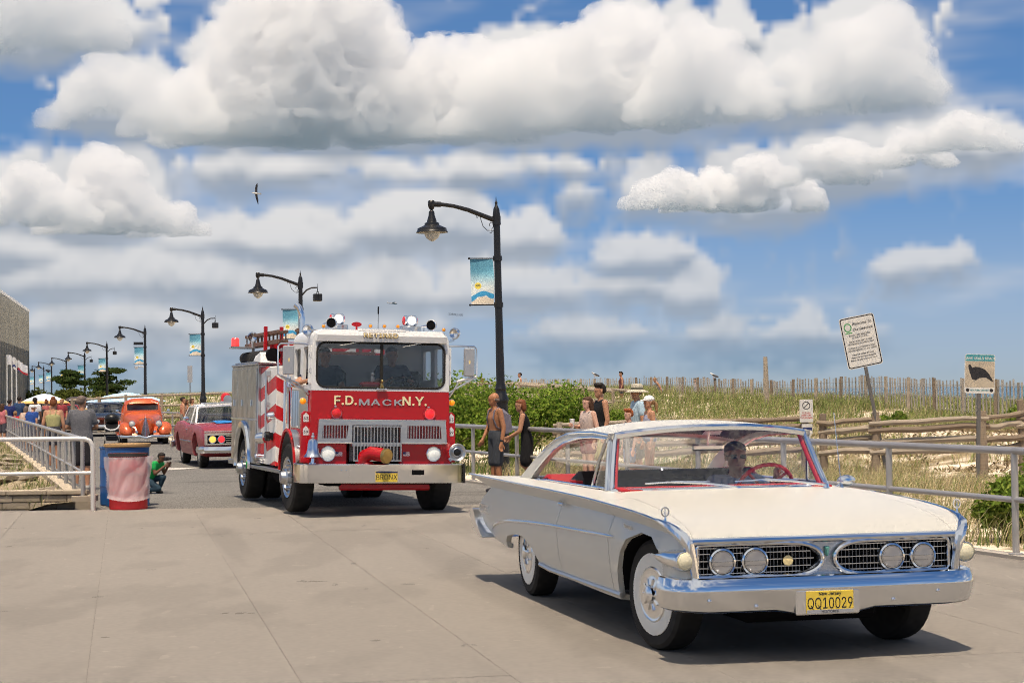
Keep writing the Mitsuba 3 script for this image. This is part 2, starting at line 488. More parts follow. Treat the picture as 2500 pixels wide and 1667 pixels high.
scene['cloud_mist_far'] = {'type': 'homogeneous', 'albedo': {'type': 'rgb', 'value': [.998, .9985, .9995]}, 'sigma_t': {'type': 'rgb', 'value': [1 / 62.0] * 3}}
cumulus([(-12.2, 8.2, 2.2, 2.3), (-10.4, 8.0, 1.6, 2.2), (-6.3, 7.8, 4.4, 5.4), (-1.6, 7.8, 2.6, 3.4), (.6, 8.0, 2.6, 3.2), (3.4, 8.1, 2.4, 3.9), (6.2, 8.3, 2.2, 3.1), (8.9, 8.4, 2.2, 2.0), (11.2, 8.6, 1.9, 3.6)], 19, 3)
cumulus([(-14.6, 10.4, 2.8, 3.2)], 20, 8)
cumulus([(5.0, 5.6, 1.5, 1.3), (6.4, 5.5, 1.6, 1.5), (8.0, 5.5, 2.0, 1.8), (10.2, 6.2, 2.1, 1.5), (12.2, 6.7, 1.6, 1.2), (13.9, 7.1, 1.9, 1.2)], 20, 12, .9, 'cloud_mist_far')
cumulus([(-14.7, 5.2, 2.2, 2.0), (-12.5, 5.0, 2.0, 2.7), (-10.6, 4.9, 1.2, 1.3)], 26, 15, .75)
# ---------------------------------------------------------------- ground, road, dunes
CONCRETE = [mat(f'concrete_{i}', proc(lambda p, n, uv, k=k: mix(V([.170, .153, .133]) * k, V([.208, .188, .165]) * k, fbm(p.x * .5, p.y * .22, 0, 5) * .7 + .15) * (0.94 + 0.09 * noise(p.x * 34, p.y * 34)) * (1 - .10 * smoothstep(.52, .70, fbm(p.x * 1.9, p.y * .7 + 5, 2, 4))) * (1 - .38 * smoothstep(.94, .955, noise(p.x * 3.1 + 3, p.y * 3.0, 7)) * smoothstep(.45, .62, noise(p.x * 19, p.y * 16))) * (1 - .13 * smoothstep(.55, .75, fbm(p.x * 1.5 + p.y * .33, p.y * .09 - p.x * .02, 6, 4))) * (1 + .12 * smoothstep(.93, .95, noise(p.x * 9.1, p.y * 7.0, 3)))), .82,
                bump=(proc(lambda p, n, uv: .7 * noise(p.x * 90, p.y * 90) + .3 * noise(p.x * 17, p.y * 23)), .0016)) for i, k in enumerate((1.0, .985, 1.015))]
JOINT = mat('joint_sealant', (.135, .12, .103), .9)
ASPHALT = mat('asphalt', proc(lambda p, n, uv: mix((.085, .081, .075), (.165, .157, .146), smoothstep(.15, .85, noise(p.x * 45, p.y * 45) * .6 + noise(p.x * 120, p.y * 120) * .4)) * (.86 + .25 * fbm(p.x * .5, p.y * .22, 3, 3)) * (1 - .25 * smoothstep(.62, .7, fbm(p.x * .35 + 40, p.y * 1.1, 1, 3)))), .85,
              bump=(proc(lambda p, n, uv: noise(p.x * 70, p.y * 70)), .004))
LP, LD = V([-5.83, 25.5]), V([-.294, .956])      # left railing: point, direction
RP, RD = V([4.9, 18.0]), V([-.328, .945])        # right railing
RN = V([.945, .328])


def on(P, D, a, off=0.0, nrm=None):
    q = P + D * a
    return q if nrm is None else q + nrm * off


def poly_sheet(pts, z, m, name, kind='structure'):
    P = prism(pts, 'z', z - .25, z)
    return structure(name, P, m, 20, kind)


# concrete apron in long strips with narrow joints
cu, ct = V([.978, .208]), V([-.208, .978])
structure('concrete_pavement', prism([on(RP, RD, -60), on(RP, RD, 10.3), (-6.6, 27.75), (-60, 27.9), (-60, -40), (26, -40)], 'z', -.5, -.003), JOINT, 20)
outline = m3.CrossSection([np.array([on(RP, RD, -34), on(RP, RD, 10.3), (-6.5, 27.7), (-14, 27.75), (-14, 4), (9, 4)])], m3.FillRule.EvenOdd)
rs = random.Random(4)
ts = [-1.2, 4.8, 10.8, 16.8, 22.8, 29.5]
n_slab = 0
for i in range(-10, 12):
    o0 = -.23 + 1.245 * i
    for a, b in zip(ts[:-1], ts[1:]):
        q = [o0 * cu + a * ct, (o0 + 1.245) * cu + a * ct, (o0 + 1.245) * cu + b * ct, o0 * cu + b * ct]
        c = V([sum(v[0] for v in q) / 4, sum(v[1] for v in q) / 4])
        g = .0018
        q = [o0 * cu + a * ct + g * (cu + ct), (o0 + 1.245) * cu + a * ct + g * (ct - cu), (o0 + 1.245) * cu + b * ct - g * (cu + ct), o0 * cu + b * ct + g * (cu - ct)]
        cs = m3.CrossSection([np.array(q)], m3.FillRule.NonZero) ^ outline
        if cs.is_empty() or cs.area() < .05:
            continue
        dz = rs.uniform(-.0012, .0012)
        top = m3.Manifold.extrude(cs, .05).translate([0, 0, -.05 + dz])
        key = numbered('concrete_pavement__slab')
        scene[key] = mikit.ply(tri(top), CONCRETE[rs.randrange(3)], smooth=False)
road = [on(LP, LD, 2.05), on(LP, LD, 330), on(RP, RD, 330), on(RP, RD, 10.3)]
structure('asphalt_road', prism([(-6.6, 27.705)] + road[0:0] + [on(LP, LD, 2.3), on(LP, LD, 330), on(RP, RD, 330), on(RP, RD, 10.32)], 'z', -.4, -.006), ASPHALT, 20)
t = Thing('road_patch', 'pale worn paint patch on the asphalt beside the red saloon', 'road marking')
t.solo(prism([(-9.3, 42.6), (-8.3, 42.2), (-7.7, 42.5), (-7.4, 43.4), (-8.4, 43.3)], 'z', -.006, -.001), mat('worn_paint', (.42, .40, .37), .8))

SAND = proc(lambda p, n, uv: sand_colour(p))


def sand_colour(p):
    a = fbm(p.x * .55, p.y * .55, 1.3, 4)
    b = fbm(p.x * 2.6, p.y * 2.6, 4.1, 3)
    s = mix((.66, .57, .45), (.54, .45, .34), b)
    litter = mix((.19, .145, .085), (.25, .20, .12), noise(p.x * 14, p.y * 14, 2))
    k = smoothstep(.50, .66, a * .62 + b * .38)
    return mix(s, litter, k) * (.80 + .38 * noise(p.x * 9, p.y * 9, 5))


mat('dune_sand', SAND, .95, spec=.1, bump=(proc(lambda p, n, uv: fbm(p.x * 7, p.y * 7, 0, 3)), .05))


def hfun(X, Y):
    d = np.stack([X - RP[0], Y - RP[1]], -1)
    pr, al = d @ RN, d @ RD
    crest = .80 + .85 * smooth(28, 80, al)
    h = crest * smooth(13.5, 23, pr) - .05 * smooth(0, .6, pr)
    h = h + .62 * np.exp(-((pr - 13.5) / 3.4) ** 2) * smooth(14, 25, al) * smooth(58, 40, al) + .5 * np.exp(-((pr - 13) / 5) ** 2) * smooth(44, 70, al)
    P = np.stack([X, Y, X * 0], -1)
    h = h + (meshkit.fbm(P * .35, 4, 3) - .5) * .34 * smooth(.8, 6, pr) + (meshkit.fbm(P * 1.5, 3, 8) - .5) * .14 * smooth(.5, 3, pr)
    h = h - 3.2 * smooth(28, 75, pr)
    return h


aa = np.concatenate([np.arange(-26, 70, .55), np.arange(70, 320, 2.2)])
pp = np.concatenate([np.arange(.02, 32, .42), np.arange(32, 130, 3)])
AA, PPp = np.meshgrid(aa, pp, indexing='ij')
XY = RP + AA[..., None] * RD + PPp[..., None] * RN
structure('dune', sheet(np.concatenate([XY, hfun(XY[..., 0], XY[..., 1])[..., None]], -1)[:, ::-1]), 'dune_sand', True)
structure('ground', box(-900, 900, -120, 1500, -3.6, -2.9), mat('far_sand', (.40, .34, .26), .9))
structure('sea', box(-6000, 9000, 60, 14000, -2.9, -2.4), mat('sea_water', (.045, .10, .14), .25))
structure('kerb', cat(*[prism([on(RP, RD, a, -.02, RN), on(RP, RD, a + 2.95, -.02, RN), on(RP, RD, a + 2.95, .16, RN), on(RP, RD, a, .16, RN)], 'z', -.1, .035) for a in np.arange(-26, 40, 3)]), mat('kerb_stone', (.30, .27, .235), .8), 20)

# left: planting bed behind the low block wall
def bed(X, Y):
    d = np.stack([X - LP[0], Y - LP[1]], -1)
    pr, al = d @ V([-.956, -.294]), d @ LD
    P = np.stack([X, Y, X * 0], -1)
    return .12 - .75 * smooth(.2, 2.6, pr) + .3 * smooth(6, 12, pr) + (meshkit.fbm(P * .8, 4, 12) - .5) * .5 * smooth(.1, 1.5, pr)


BA, BP = np.meshgrid(np.arange(2.4, 60, .5), np.arange(.12, 26, .4), indexing='ij')
XY = LP + BA[..., None] * LD + BP[..., None] * V([-.956, -.294])
structure('planting_bed', sheet(np.concatenate([XY, bed(XY[..., 0], XY[..., 1])[..., None]], -1)), mat('bed_soil', proc(lambda p, n, uv: mix((.17, .13, .085), (.30, .25, .17), fbm(p.x * 3, p.y * 3, 0, 4))), .95, spec=.1), True)
structure('plaza', prism([on(LP, LD, 62), on(LP, LD, 300), (-220, 320), (-220, 60), (-42, 60)], 'z', -.6, -.01), mat('plaza_paving', (.30, .27, .24), .85), 20)

# ---------------------------------------------------------------- grass, shrubs
GREENS = V([[.13, .185, .045], [.19, .235, .065], [.25, .27, .09], [.09, .15, .04]])
DRY = V([[.46, .38, .22], [.52, .44, .27], [.36, .29, .16], [.31, .285, .14]])
mat('blade', {'type': 'mesh_attribute', 'name': 'vertex_color'}, .7, spec=.2)
scene['leaf'] = {'type': 'principledthin', 'base_color': {'type': 'mesh_attribute', 'name': 'vertex_color'}, 'roughness': .55, 'diff_trans': .7, 'spec_trans': 0.0}


def blades(base, h, w, lean, pal, rng, wind=(.35, .1)):
    n = len(base)
    h = np.broadcast_to(h, n) * rng.uniform(.55, 1.15, n)
    a = rng.uniform(0, 6.283, n)
    side = np.stack([np.cos(a), np.sin(a), a * 0], -1) * (np.broadcast_to(w, n) / 2)[:, None]
    le = rng.normal(0, lean, (n, 2)) + np.array(wind) * lean
    p1 = base + np.stack([le[:, 0] * h * .35, le[:, 1] * h * .35, h * .55], -1)
    p2 = base + np.stack([le[:, 0] * h, le[:, 1] * h, h * (1 - .25 * np.minimum(1, np.hypot(le[:, 0], le[:, 1])))], -1)
    v = np.stack([base - side, base + side, p1 - side * .8, p1 + side * .8, p2], 1).reshape(-1, 3)
    k = np.arange(n)[:, None] * 5
    f = np.concatenate([k + [0, 1, 3], k + [0, 3, 2], k + [2, 3, 4]], 0)
    c = pal[rng.integers(0, len(pal), n)] * rng.uniform(.7, 1.25, (n, 1))
    return v, f, np.repeat(c, 5, 0)


def stuff(name, parts, label, cat_, m='blade'):
    off, Vs, Fs, Cs = 0, [], [], []
    for v, f, c in parts:
        Vs.append(v); Fs.append(f + off); Cs.append(c); off += len(v)
    key = numbered(name)
    scene[key] = mikit.ply(tm(np.vstack(Vs), np.vstack(Fs)), m, smooth=False, color=np.clip(np.vstack(Cs), 0, 1))
    labels[key] = {'kind': 'stuff', 'label': label, 'category': cat_}
    return key


def tufts(rng, n, amin, amax, pmin, pmax, per, spread, clump=.5, thr=.5, seed=0):
    a, p = rng.uniform(amin, amax, n), rng.uniform(pmin, pmax, n)
    q = RP + a[:, None] * RD + p[:, None] * RN
    keep = meshkit.fbm(np.stack([q[:, 0] * clump, q[:, 1] * clump, q[:, 0] * 0], -1), 3, seed) > thr
    q = np.repeat(q[keep], per, 0)
    q = q + rng.normal(0, spread, q.shape)
    return np.concatenate([q, (hfun(q[:, 0], q[:, 1]) - .02)[:, None]], -1)


rg = np.random.default_rng(3)
G = []
b = tufts(rg, 2600, -6, 19, .9, 8.5, 16, .09, .5, .42, 1); G.append(blades(b, .46, .011, .38, np.vstack([DRY, DRY[:2], GREENS[1:3]]), rg))
b = tufts(rg, 900, -6, 22, .7, 6.0, 14, .10, .6, .55, 5); G.append(blades(b, .40, .011, .30, GREENS, rg))
stuff('dune_grass', G, 'tan and green dune grass between the pipe railing and the split rail fence', 'grass')
G = []
b = tufts(rg, 4200, 14, 46, 8.5, 17, 7, .14, .8, .575, 2); G.append(blades(b, .42, .020, .4, np.vstack([DRY, GREENS[1:3]]), rg))
b = tufts(rg, 6500, 8, 75, 17.5, 29, 10, .2, .4, .36, 9); G.append(blades(b, .50, .024, .35, np.vstack([DRY[2:], GREENS[:3], GREENS[1:3]]), rg))
b = tufts(rg, 3600, 20, 90, 1.0, 8, 9, .16, .5, .54, 4); G.append(blades(b, .45, .022, .35, np.vstack([DRY, GREENS, GREENS[:2]]), rg))
stuff('dune_grass', G, 'sparse grass tufts growing over the dune face below the slat fence', 'grass')
G = []
b = tufts(rg, 7000, 75, 300, 1.5, 30, 8, .35, .3, .40, 6); G.append(blades(b, .55, .05, .35, np.vstack([DRY[2:], GREENS]), rg))
stuff('dune_grass', G, 'green vegetation over the far dunes beside the boardwalk', 'grass')
# litter and dead stalks lying on the sand slope
q = tufts(rg, 5200, 12, 50, 7, 19, 3, .2, .6, .40, 7)
G = [blades(q, .16, .05, 1.3, V([[.22, .16, .09], [.30, .23, .13], [.16, .12, .07]]), rg)]
stuff('dead_stalks', G, 'dry brown stalks and seaweed littering the pale sand slope', 'litter')
n = 16000
a, p = rg.uniform(2.5, 40, n), np.abs(rg.normal(.2, 5, n)) + .2
q = LP + a[:, None] * LD + p[:, None] * V([-.956, -.294])
q = np.concatenate([q, (bed(q[:, 0], q[:, 1]) - .02)[:, None]], -1)
q = q[meshkit.fbm(q * [.9, .9, 0], 3, 31) > .5]
stuff('bed_grass', [blades(q, .26, .014, .4, np.vstack([DRY[2:], GREENS[:2]]), rg)], 'dry grass in the sunken bed behind the low block wall', 'grass')


def leaves(blobs, n, size, pal, rng, droop=0.0):
    """Leaf faces spread through ellipsoids (centre, radii), denser towards the skin."""
    w = V([b[1][0] * b[1][1] * b[1][2] for b in blobs]) ** .67
    cnt = np.maximum(1, (n * w / w.sum()).astype(int))
    P, N, K = [], [], []
    for (c, r), m in zip(blobs, cnt):
        d = rng.normal(size=(m, 3)); d /= np.linalg.norm(d, axis=1, keepdims=True)
        rad = rng.uniform(.25, 1, m) ** .45
        rad *= .82 + .36 * meshkit.noise(d * 2.7 + V(c), 3)
        P.append(V(c) + d * rad[:, None] * V(r)); N.append(d + [0, 0, .35])
        K.append(np.full(m, rng.uniform(.85, 1.15)))
    P, N, K = np.vstack(P), np.vstack(N), np.concatenate(K)
    m = len(P)
    N = N / np.linalg.norm(N, axis=1, keepdims=True) + rng.normal(0, .55, (m, 3))
    N /= np.linalg.norm(N, axis=1, keepdims=True)
    t = np.cross(N, rng.normal(size=(m, 3))); t /= np.linalg.norm(t, axis=1, keepdims=True)
    u = np.cross(N, t)
    s = (size * rng.uniform(.6, 1.3, m))[:, None]
    tip = P + t * s
    v = np.stack([P - t * s * .9, P + u * s * .42 - t * s * .1, tip, P - u * s * .42 - t * s * .1], 1).reshape(-1, 3)
    k = np.arange(m)[:, None] * 4
    f = np.concatenate([k + [0, 1, 2], k + [0, 2, 3]], 0)
    col = pal[rng.integers(0, len(pal), m)] * (K * rng.uniform(.75, 1.25, m))[:, None]
    return v, f, np.repeat(col, 4, 0)


LEAF = V([[.15, .235, .032], [.20, .285, .045], [.26, .33, .06], [.10, .175, .028]])
LEAF_Y = V([[.16, .24, .04], [.21, .28, .05], [.25, .30, .06], [.11, .18, .03]])
PINE = V([[.05, .085, .025], [.07, .10, .03], [.09, .115, .04], [.04, .07, .02]])


def shrub(name, label, cat_, x, y, z, w, h, n, size, pal, rng, nb=9, group=None, thick=.03):
    t = Thing(name, label, cat_, group=group)
    B = []
    for i in range(nb):
        a = rng.uniform(0, 6.283); r = rng.uniform(.1, .72)
        hz = rng.uniform(.3, .82)
        B.append(((x + w * r * math.cos(a), y + w * .7 * r * math.sin(a), z + h * hz), (w * rng.uniform(.28, .45), w * rng.uniform(.25, .4), h * rng.uniform(.2, .34))))
    v, f, c = leaves(B, n, size, pal, rng)
    key = numbered(t.key + '__foliage')
    scene[key] = mikit.ply(tm(v, f), 'leaf', smooth=False, color=np.clip(c, 0, 1))
    S = []
    for b in B:
        c0 = V(b[0]); m = V([x + (c0[0] - x) * .4, y + (c0[1] - y) * .4, z + h * .3])
        S.append(tube([(x + rng.uniform(-.1, .1), y + rng.uniform(-.1, .1), z - .1), m, c0], [thick, thick * .7, thick * .3], 5))
    t.add('stem', cat(S), BARK)
    return t


BARK = mat('bark', proc(lambda p, n, uv: mix((.10, .075, .05), (.20, .16, .12), noise(p.x * 30, p.y * 30, p.z * 8))), .9)
rb = np.random.default_rng(12)
SH = [(-1.75, 40.5, 2.1, 2.15, 'leafy green shrub beside the fire engine mirror, left of the lamp post'), (.1, 42.0, 1.9, 2.0, 'broad green shrub directly behind the tall lamp post'), (2.0, 42.0, 1.35, 1.45, 'rounded green shrub right of the woman in the black dress'), (-3.9, 45.5, 1.9, 1.75, 'green shrub hidden mostly behind the fire engine cab')]
for x, y, w, h, lb in SH:
    shrub('shrub', lb, 'shrub', x, y, float(hfun(V([x]), V([y]))[0]) - .05, w, h, 11000, .058, LEAF, rb, 14)
for x, y, w, h, lb in ((6.6, 22.0, 1.05, 1.0, 'bright green bush at the right edge behind the nearest railing post'), (5.55, 20.6, .62, .78, 'bright green bush just behind the right headlamp of the white car'), (6.3, 20.0, .8, .62, 'low green bush at the kerb right of the nearest railing post')):
    shrub('shrub', lb, 'shrub', x, y, float(hfun(V([x]), V([y]))[0]) - .05, w, h, 8500, .042, LEAF_Y, rb, 14)
for x, y, w, h, lb in ((13.6, 48.5, .9, .95, 'small green bush on the dune crest at the right edge of view'), (7.4, 47.5, .5, .4, 'tiny green bush on the dune between the two tall sign posts'), (9.6, 47.0, .6, .55, 'small dark bush under the slat fence right of the leaning sign')):
    shrub('shrub', lb, 'shrub', x, y, float(hfun(V([x]), V([y]))[0]) - .05, w, h, 2500, .06, LEAF_Y, rb, 7)
# far trees on the left
for x, y, h, w, lb in ((-36.8, 152, 4.1, 2.3, 'dark pine behind the seventh lamp post, left of the twin pine'), (-33.2, 150, 4.0, 3.0, 'wide wind-bent pine behind the fifth lamp post')):
    t = Thing('pine_tree', lb, 'tree')
    B = []
    for i in range(22):
        a = rb.uniform(0, 6.283); q = rb.uniform(.05, 1); zz = rb.uniform(.28, .98)
        rr = w * q * (1.15 - .8 * zz)
        B.append(((x + rr * math.cos(a), y + rr * math.sin(a), h * zz), (w * .30, w * .3, h * .055)))
    v, f, c = leaves(B, 4200, .16, PINE, rb)
    key = numbered(t.key + '__crown'); scene[key] = mikit.ply(tm(v, f), 'leaf', smooth=False, color=c)
    t.add('trunk', cat([tube([(x, y, -.2), (x + .1, y, h * .5), (x, y, h * .95)], [.13, .10, .03], 6)] + [tube([(x, y, b[0][2] - .15), b[0]], [.04, .015], 4) for b in B]), BARK)
for x, y, w, h, lb in ((-36.5, 147, 3.2, 2.6, 'olive green bush under the left pine, behind the lamp row'), (-31.5, 146, 2.8, 2.2, 'olive green bush under the wide wind-bent pine')):
    shrub('shrub', lb, 'shrub', x, y, -.2, w, h, 4200, .17, V([[.11, .135, .03], [.14, .16, .045], [.09, .11, .03]]), rb, 10, thick=.05)

# ---------------------------------------------------------------- railings
GALV = mat('galvanised_pipe', proc(lambda p, n, uv: mix((.40, .385, .37), (.52, .50, .48), fbm(p.x * 8, p.y * 8, p.z * 8, 2))), .38, metal=.55)
PALE = mat('pale_pipe', (.70, .665, .62), .32, metal=.35, coat=.3)
t = Thing('pipe_railing', 'grey two-rail pipe railing along the dune side of the road behind the white car', 'railing')
pk = [-7.4, -4.9, -2.45, 0.05, 2.42] + [2.42 + 2.5 * i for i in range(1, 9)]
for i, a in enumerate(pk):
    x, y = on(RP, RD, a, .06, RN)
    k = t.add('post', cat(tube([(x, y, -.05), (x, y, 1.05)], .036, 12), lathe([(.001, 0), (.075, 0), (.075, .014), (.05, .02)], (x, y, .034), n=14)), GALV)
for z in (1.055, .575):
    for a, b in zip(pk[:-1], pk[1:]):
        p0, p1 = on(RP, RD, a, .06, RN), on(RP, RD, b, .06, RN)
        t.add('rail', rod((*p0, z), (*p1, z), .040 if z > 1 else .030, n=14), GALV)
t = Thing('pipe_railing', 'grey pipe railing beside the fire engine, ending behind the bald man', 'railing')
pk = [26.0 + 2.6 * i for i in range(0, 24)]
for a in pk:
    x, y = on(RP, RD, a, .06, RN)
    t.add('post', rod((x, y, -.05), (x, y, 1.05), .036, n=10), GALV)
for z in (1.055, .575):
    t.add('rail', rod((*on(RP, RD, pk[0], .06, RN), z), (*on(RP, RD, pk[-1], .06, RN), z), .036, n=10), GALV)
# near left rail: two pale pipes with a rounded corner, standing on the concrete
t = Thing('pale_pipe_rail', 'pale two-pipe end rail in front of the low block wall at left', 'railing')
e = V([-.999, -.02])
c0 = V([-6.30, 27.42])
t.add('hoop', tube([(*c0, -.02), (*c0, .9), (*(c0 + e * .01), .98), (*(c0 + e * .045), 1.045), (*(c0 + e * .12), 1.075), (*(c0 + e * .25), 1.08), (*(c0 + e * 7), 1.085)], .036, 14), PALE)
t.add('mid_rail', rod((*(c0 + e * .02), .565), (*(c0 + e * 7), .565), .028, n=12), PALE)
t.add('post', rod((*(c0 + e * 3.6), -.05), (*(c0 + e * 3.6), 1.08), .036, n=12), PALE)
# long picket railing up the left side of the road
t = Thing('road_railing', 'galvanised two-rail railing running away along the left side of the road', 'railing')
la = np.arange(2.5, 56, 2.1)
top = lambda a: 1.06
for a in la:
    x, y = on(LP, LD, a)
    t.add('post', rod((x, y, .0), (x, y, 1.04), .032, n=10), GALV)
for a, b in zip(la[:-1], la[1:]):
    for z, r in ((1.06, .036), (.56, .022)):
        p0, p1 = on(LP, LD, a), on(LP, LD, b)
        t.add('rail', rod((*p0, z), (*p1, z), r, n=8), GALV)
STONE = [mat(f'block_stone_{i}', proc(lambda p, n, uv, c=c: mix(V(c) * .8, V(c) * 1.15, fbm(p.x * 11, p.y * 11, p.z * 11, 3))), .9) for i, c in enumerate(((.30, .25, .185), (.34, .285, .215), (.27, .225, .165)))]
t = Thing('block_wall', 'low tan block wall with a capping course at the left edge of the paving', 'wall')
y0 = 27.95
rs = random.Random(9)
t.add('footing', box(-16, -6.6, y0 + .02, y0 + .24, -.3, .2), JOINT)
for row in range(2):
    x = -6.56 + (.18 if row else 0)
    while x > -15:
        w = .42 + rs.uniform(-.02, .02)
        t.add('stone', box(max(x - w, -16), x - .008, y0 + rs.uniform(-.008, .004), y0 + .22, .0 + row * .108, .10 + row * .108, .010), STONE[rs.randrange(3)])
        x -= w
x = -6.50
while x > -15:
    w = .62
    t.add('cap_stone', box(x - w, x - .008, y0 - .035, y0 + .27, .218, .285 + rs.uniform(-.003, .003), .012), STONE[1])
    x -= w
t = Thing('kerb_wall', 'tan capped kerb under the left road railing at left', 'wall')
for a in np.arange(2.3, 60, 1.2):
    p = [on(LP, LD, a + .01, -.16, V([.956, .294])), on(LP, LD, a + 1.19, -.16, V([.956, .294])), on(LP, LD, a + 1.19, .18, V([.956, .294])), on(LP, LD, a + .01, .18, V([.956, .294]))]
    t.add('cap_stone', prism(p, 'z', .12, .20), STONE[1])
    p = [on(LP, LD, a, -.12, V([.956, .294])), on(LP, LD, a + 1.2, -.12, V([.956, .294])), on(LP, LD, a + 1.2, .14, V([.956, .294])), on(LP, LD, a, .14, V([.956, .294]))]
    t.add('block', prism(p, 'z', -.5, .118), STONE[2])
rs = random.Random(21)
for i in range(46):
    a = rs.uniform(3.2, 24); p = .35 + rs.uniform(0, .9) + .0 * a
    q = on(LP, LD, a, p, V([-.956, -.294]))
    m = hull([(rs.uniform(-.26, .26), rs.uniform(-.2, .2), rs.uniform(-.05, .11)) for _ in range(14)])
    z = float(bed(V([q[0]]), V([q[1]]))[0])
    t = Thing('rock', 'flat brown stone laid on the bank below the left road railing', 'rock', pose(q[0], q[1], z + .03, rs.uniform(-.5, .5)), group='flat stones on the bank')
    t.solo(m, STONE[rs.randrange(3)], 20)

# ---------------------------------------------------------------- wooden fences
WOOD = [mat(f'weathered_wood_{i}', proc(lambda p, n, uv, c=c: mix(V(c) * .75, V(c) * 1.45, fbm(p.x * 3 + p.z * 40, p.y * 3 + p.z * 22, p.z * 60, 3))), .9, spec=.2) for i, c in enumerate(((.235, .185, .135), (.28, .225, .165), (.20, .155, .115), (.32, .27, .21)))]


def log(p0, p1, r, rng, n=7, k=6):
    p0, p1 = V(p0), V(p1)
    pts = [p0 + (p1 - p0) * f + rng.normal(0, .012, 3) for f in np.linspace(0, 1, k)]
    return tube(pts, [r * rng.uniform(.85, 1.12) * (.75 if i in (0, k - 1) else 1) for i in range(k)], n)


rw = np.random.default_rng(5)
t = Thing('split_rail_fence', 'weathered split rail fence with rough log rails on the sand behind the pipe railing', 'fence')
fx = [(0.9, 35.5), (2.6, 35.2), (4.15, 34.9), (5.52, 34.6), (5.85, 34.4), (6.72, 34.0), (8.62, 33.6), (9.42, 33.8), (11.3, 33.2), (13.2, 32.8)]
hz = lambda x, y: float(hfun(V([x]), V([y]))[0])
for i, (x, y) in enumerate(fx):
    z = hz(x, y)
    h = (1.12, 1.12, 1.1, 1.12, 1.22, 1.24, 1.24, 1.44, 1.3, 1.3)[i]
    t.add('post', log((x, y, z - .3), (x + rw.normal(0, .02), y, max(h, z + 1.0)), .082, rw, 8, 5), WOOD[rw.integers(0, 4)])
for (xa, ya), (xb, yb) in zip(fx[:-1], fx[1:]):
    if abs(xb - xa) < .5:
        continue
    up = .05 * smooth(7, 10, xa)
    for z in (1.09, .93, .70, .52):
        t.add('rail', log((xa - .12, ya + rw.uniform(-.05, .05), z - .05 + up + rw.normal(0, .015)), (xb + .12, yb + rw.uniform(-.05, .05), z + .03 + up * 1.6 + rw.normal(0, .015)), .062 if z < 1 else .05, rw), WOOD[rw.integers(0, 4)])
SLAT = [mat(f'fence_slat_{i}', c, .9, spec=.15) for i, c in enumerate(((.30, .28, .255), (.36, .335, .30), (.25, .235, .21)))]
t = Thing('slat_fence', 'grey wire-bound slat fence along the dune crest', 'fence')
path = V([[18.5, 33], [16.3, 42], [14.54, 52], [13.27, 60], [12.62, 66], [10.75, 74], [7.61, 88], [4.45, 100], [.97, 112], [-3.5, 126]])
seg = np.concatenate([[0], np.cumsum(np.linalg.norm(np.diff(path, axis=0), axis=1))])
L = seg[-1]
at = lambda s: V([np.interp(s, seg, path[:, 0]), np.interp(s, seg, path[:, 1])])
dist = 12.0
ktop = lambda s: float(np.interp(at(s)[1], [33, 52, 60, 66, 74, 88, 100, 112, 126], [1.78, 1.83, 1.96, 2.10, 2.0, 2.30, 2.32, 2.42, 2.4]))
S, far_pts = dist, []
slats = []
while S < L:
    slats.append(S); S += .27 + .0016 * max(0, S - 20)
big = [s for s in slats if s < 62][:300]
for i, s in enumerate(slats):
    q = at(s); z = hz(*q); tp = ktop(s) + rw.normal(0, .035)
    m = hull([(q[0] + a + (b * rw.normal(0, .02)), q[1] + c, zz) for a in (-.017, .017) for c in (-.005, .005) for b, zz in ((0, z - .05), (1, tp))])
    if s in big:
        t.add('slat', m, SLAT[rw.integers(0, 3)], smooth=False)
    else:
        far_pts.append(m)
t.add('far_slats', cat(far_pts), SLAT[1], smooth=False, kind='stuff')
for s in np.arange(dist, L, 2.35):
    q = at(s); z = hz(*q)
    t.add('post', rod((q[0], q[1] - .05, z - .2), (q[0] + rw.normal(0, .02), q[1] - .05, ktop(s) + .03), .062, n=7), WOOD[rw.integers(0, 4)])
for dz in (.18, .55, .95):
    t.add('wire', tube([(*at(s), ktop(s) - dz) for s in np.arange(dist, L, 2.0)], .006, 4), SLAT[2])
t = Thing('tall_post', 'lone tall grey post sticking up above the slat fence', 'post')
t.solo(log((9.78, 70.5, .6), (9.76, 70.5, 2.93), .10, rw, 7, 4), WOOD[3])

# boardwalk over the dune with its log handrail
def boardwalk(label, pts, posts):
    t = Thing('boardwalk', label, 'boardwalk')
    P = V(pts)
    n = np.linalg.norm(P[-1, :2] - P[0, :2])
    f = lambda u: V([np.interp(u, np.linspace(0, 1, len(P)), P[:, i]) for i in range(3)])
    d = (P[-1] - P[0])[:2] / n; nn = V([-d[1], d[0]])
    for s in (0, 1.8):
        for dz, r in ((1.05, .07), (.55, .06), (0.0, .10)):
            t.add('rail', tube([f(u) + [*(nn * s), dz] for u in np.linspace(0, 1, 9)], r, 6), WOOD[3 if dz else 0])
        for u in np.linspace(0, 1, posts):
            q = f(u) + [*(nn * s), 0]
            t.add('post', rod(q - [0, 0, 1.6], q + [0, 0, 1.15], .075, n=6), WOOD[1])
    t.add('deck', plate([[f(u) + [*(nn * s), .06] for s in (0, 1.8)] for u in np.linspace(0, 1, 9)], .08), WOOD[3])
    return t


boardwalk('timber boardwalk ramp with log rails behind the tall lamp post', [(5.2, 80, .62), (3.0, 81, .80), (.5, 83, 1.02), (-2.5, 84.5, 1.06), (-7, 87, 1.06)], 8)
boardwalk('timber boardwalk with log rails beyond the red saloon and the third lamp post', [(-9.5, 92, .82), (-14.2, 91, .76), (-18.6, 90, .66), (-21.5, 89.5, .5)], 8)

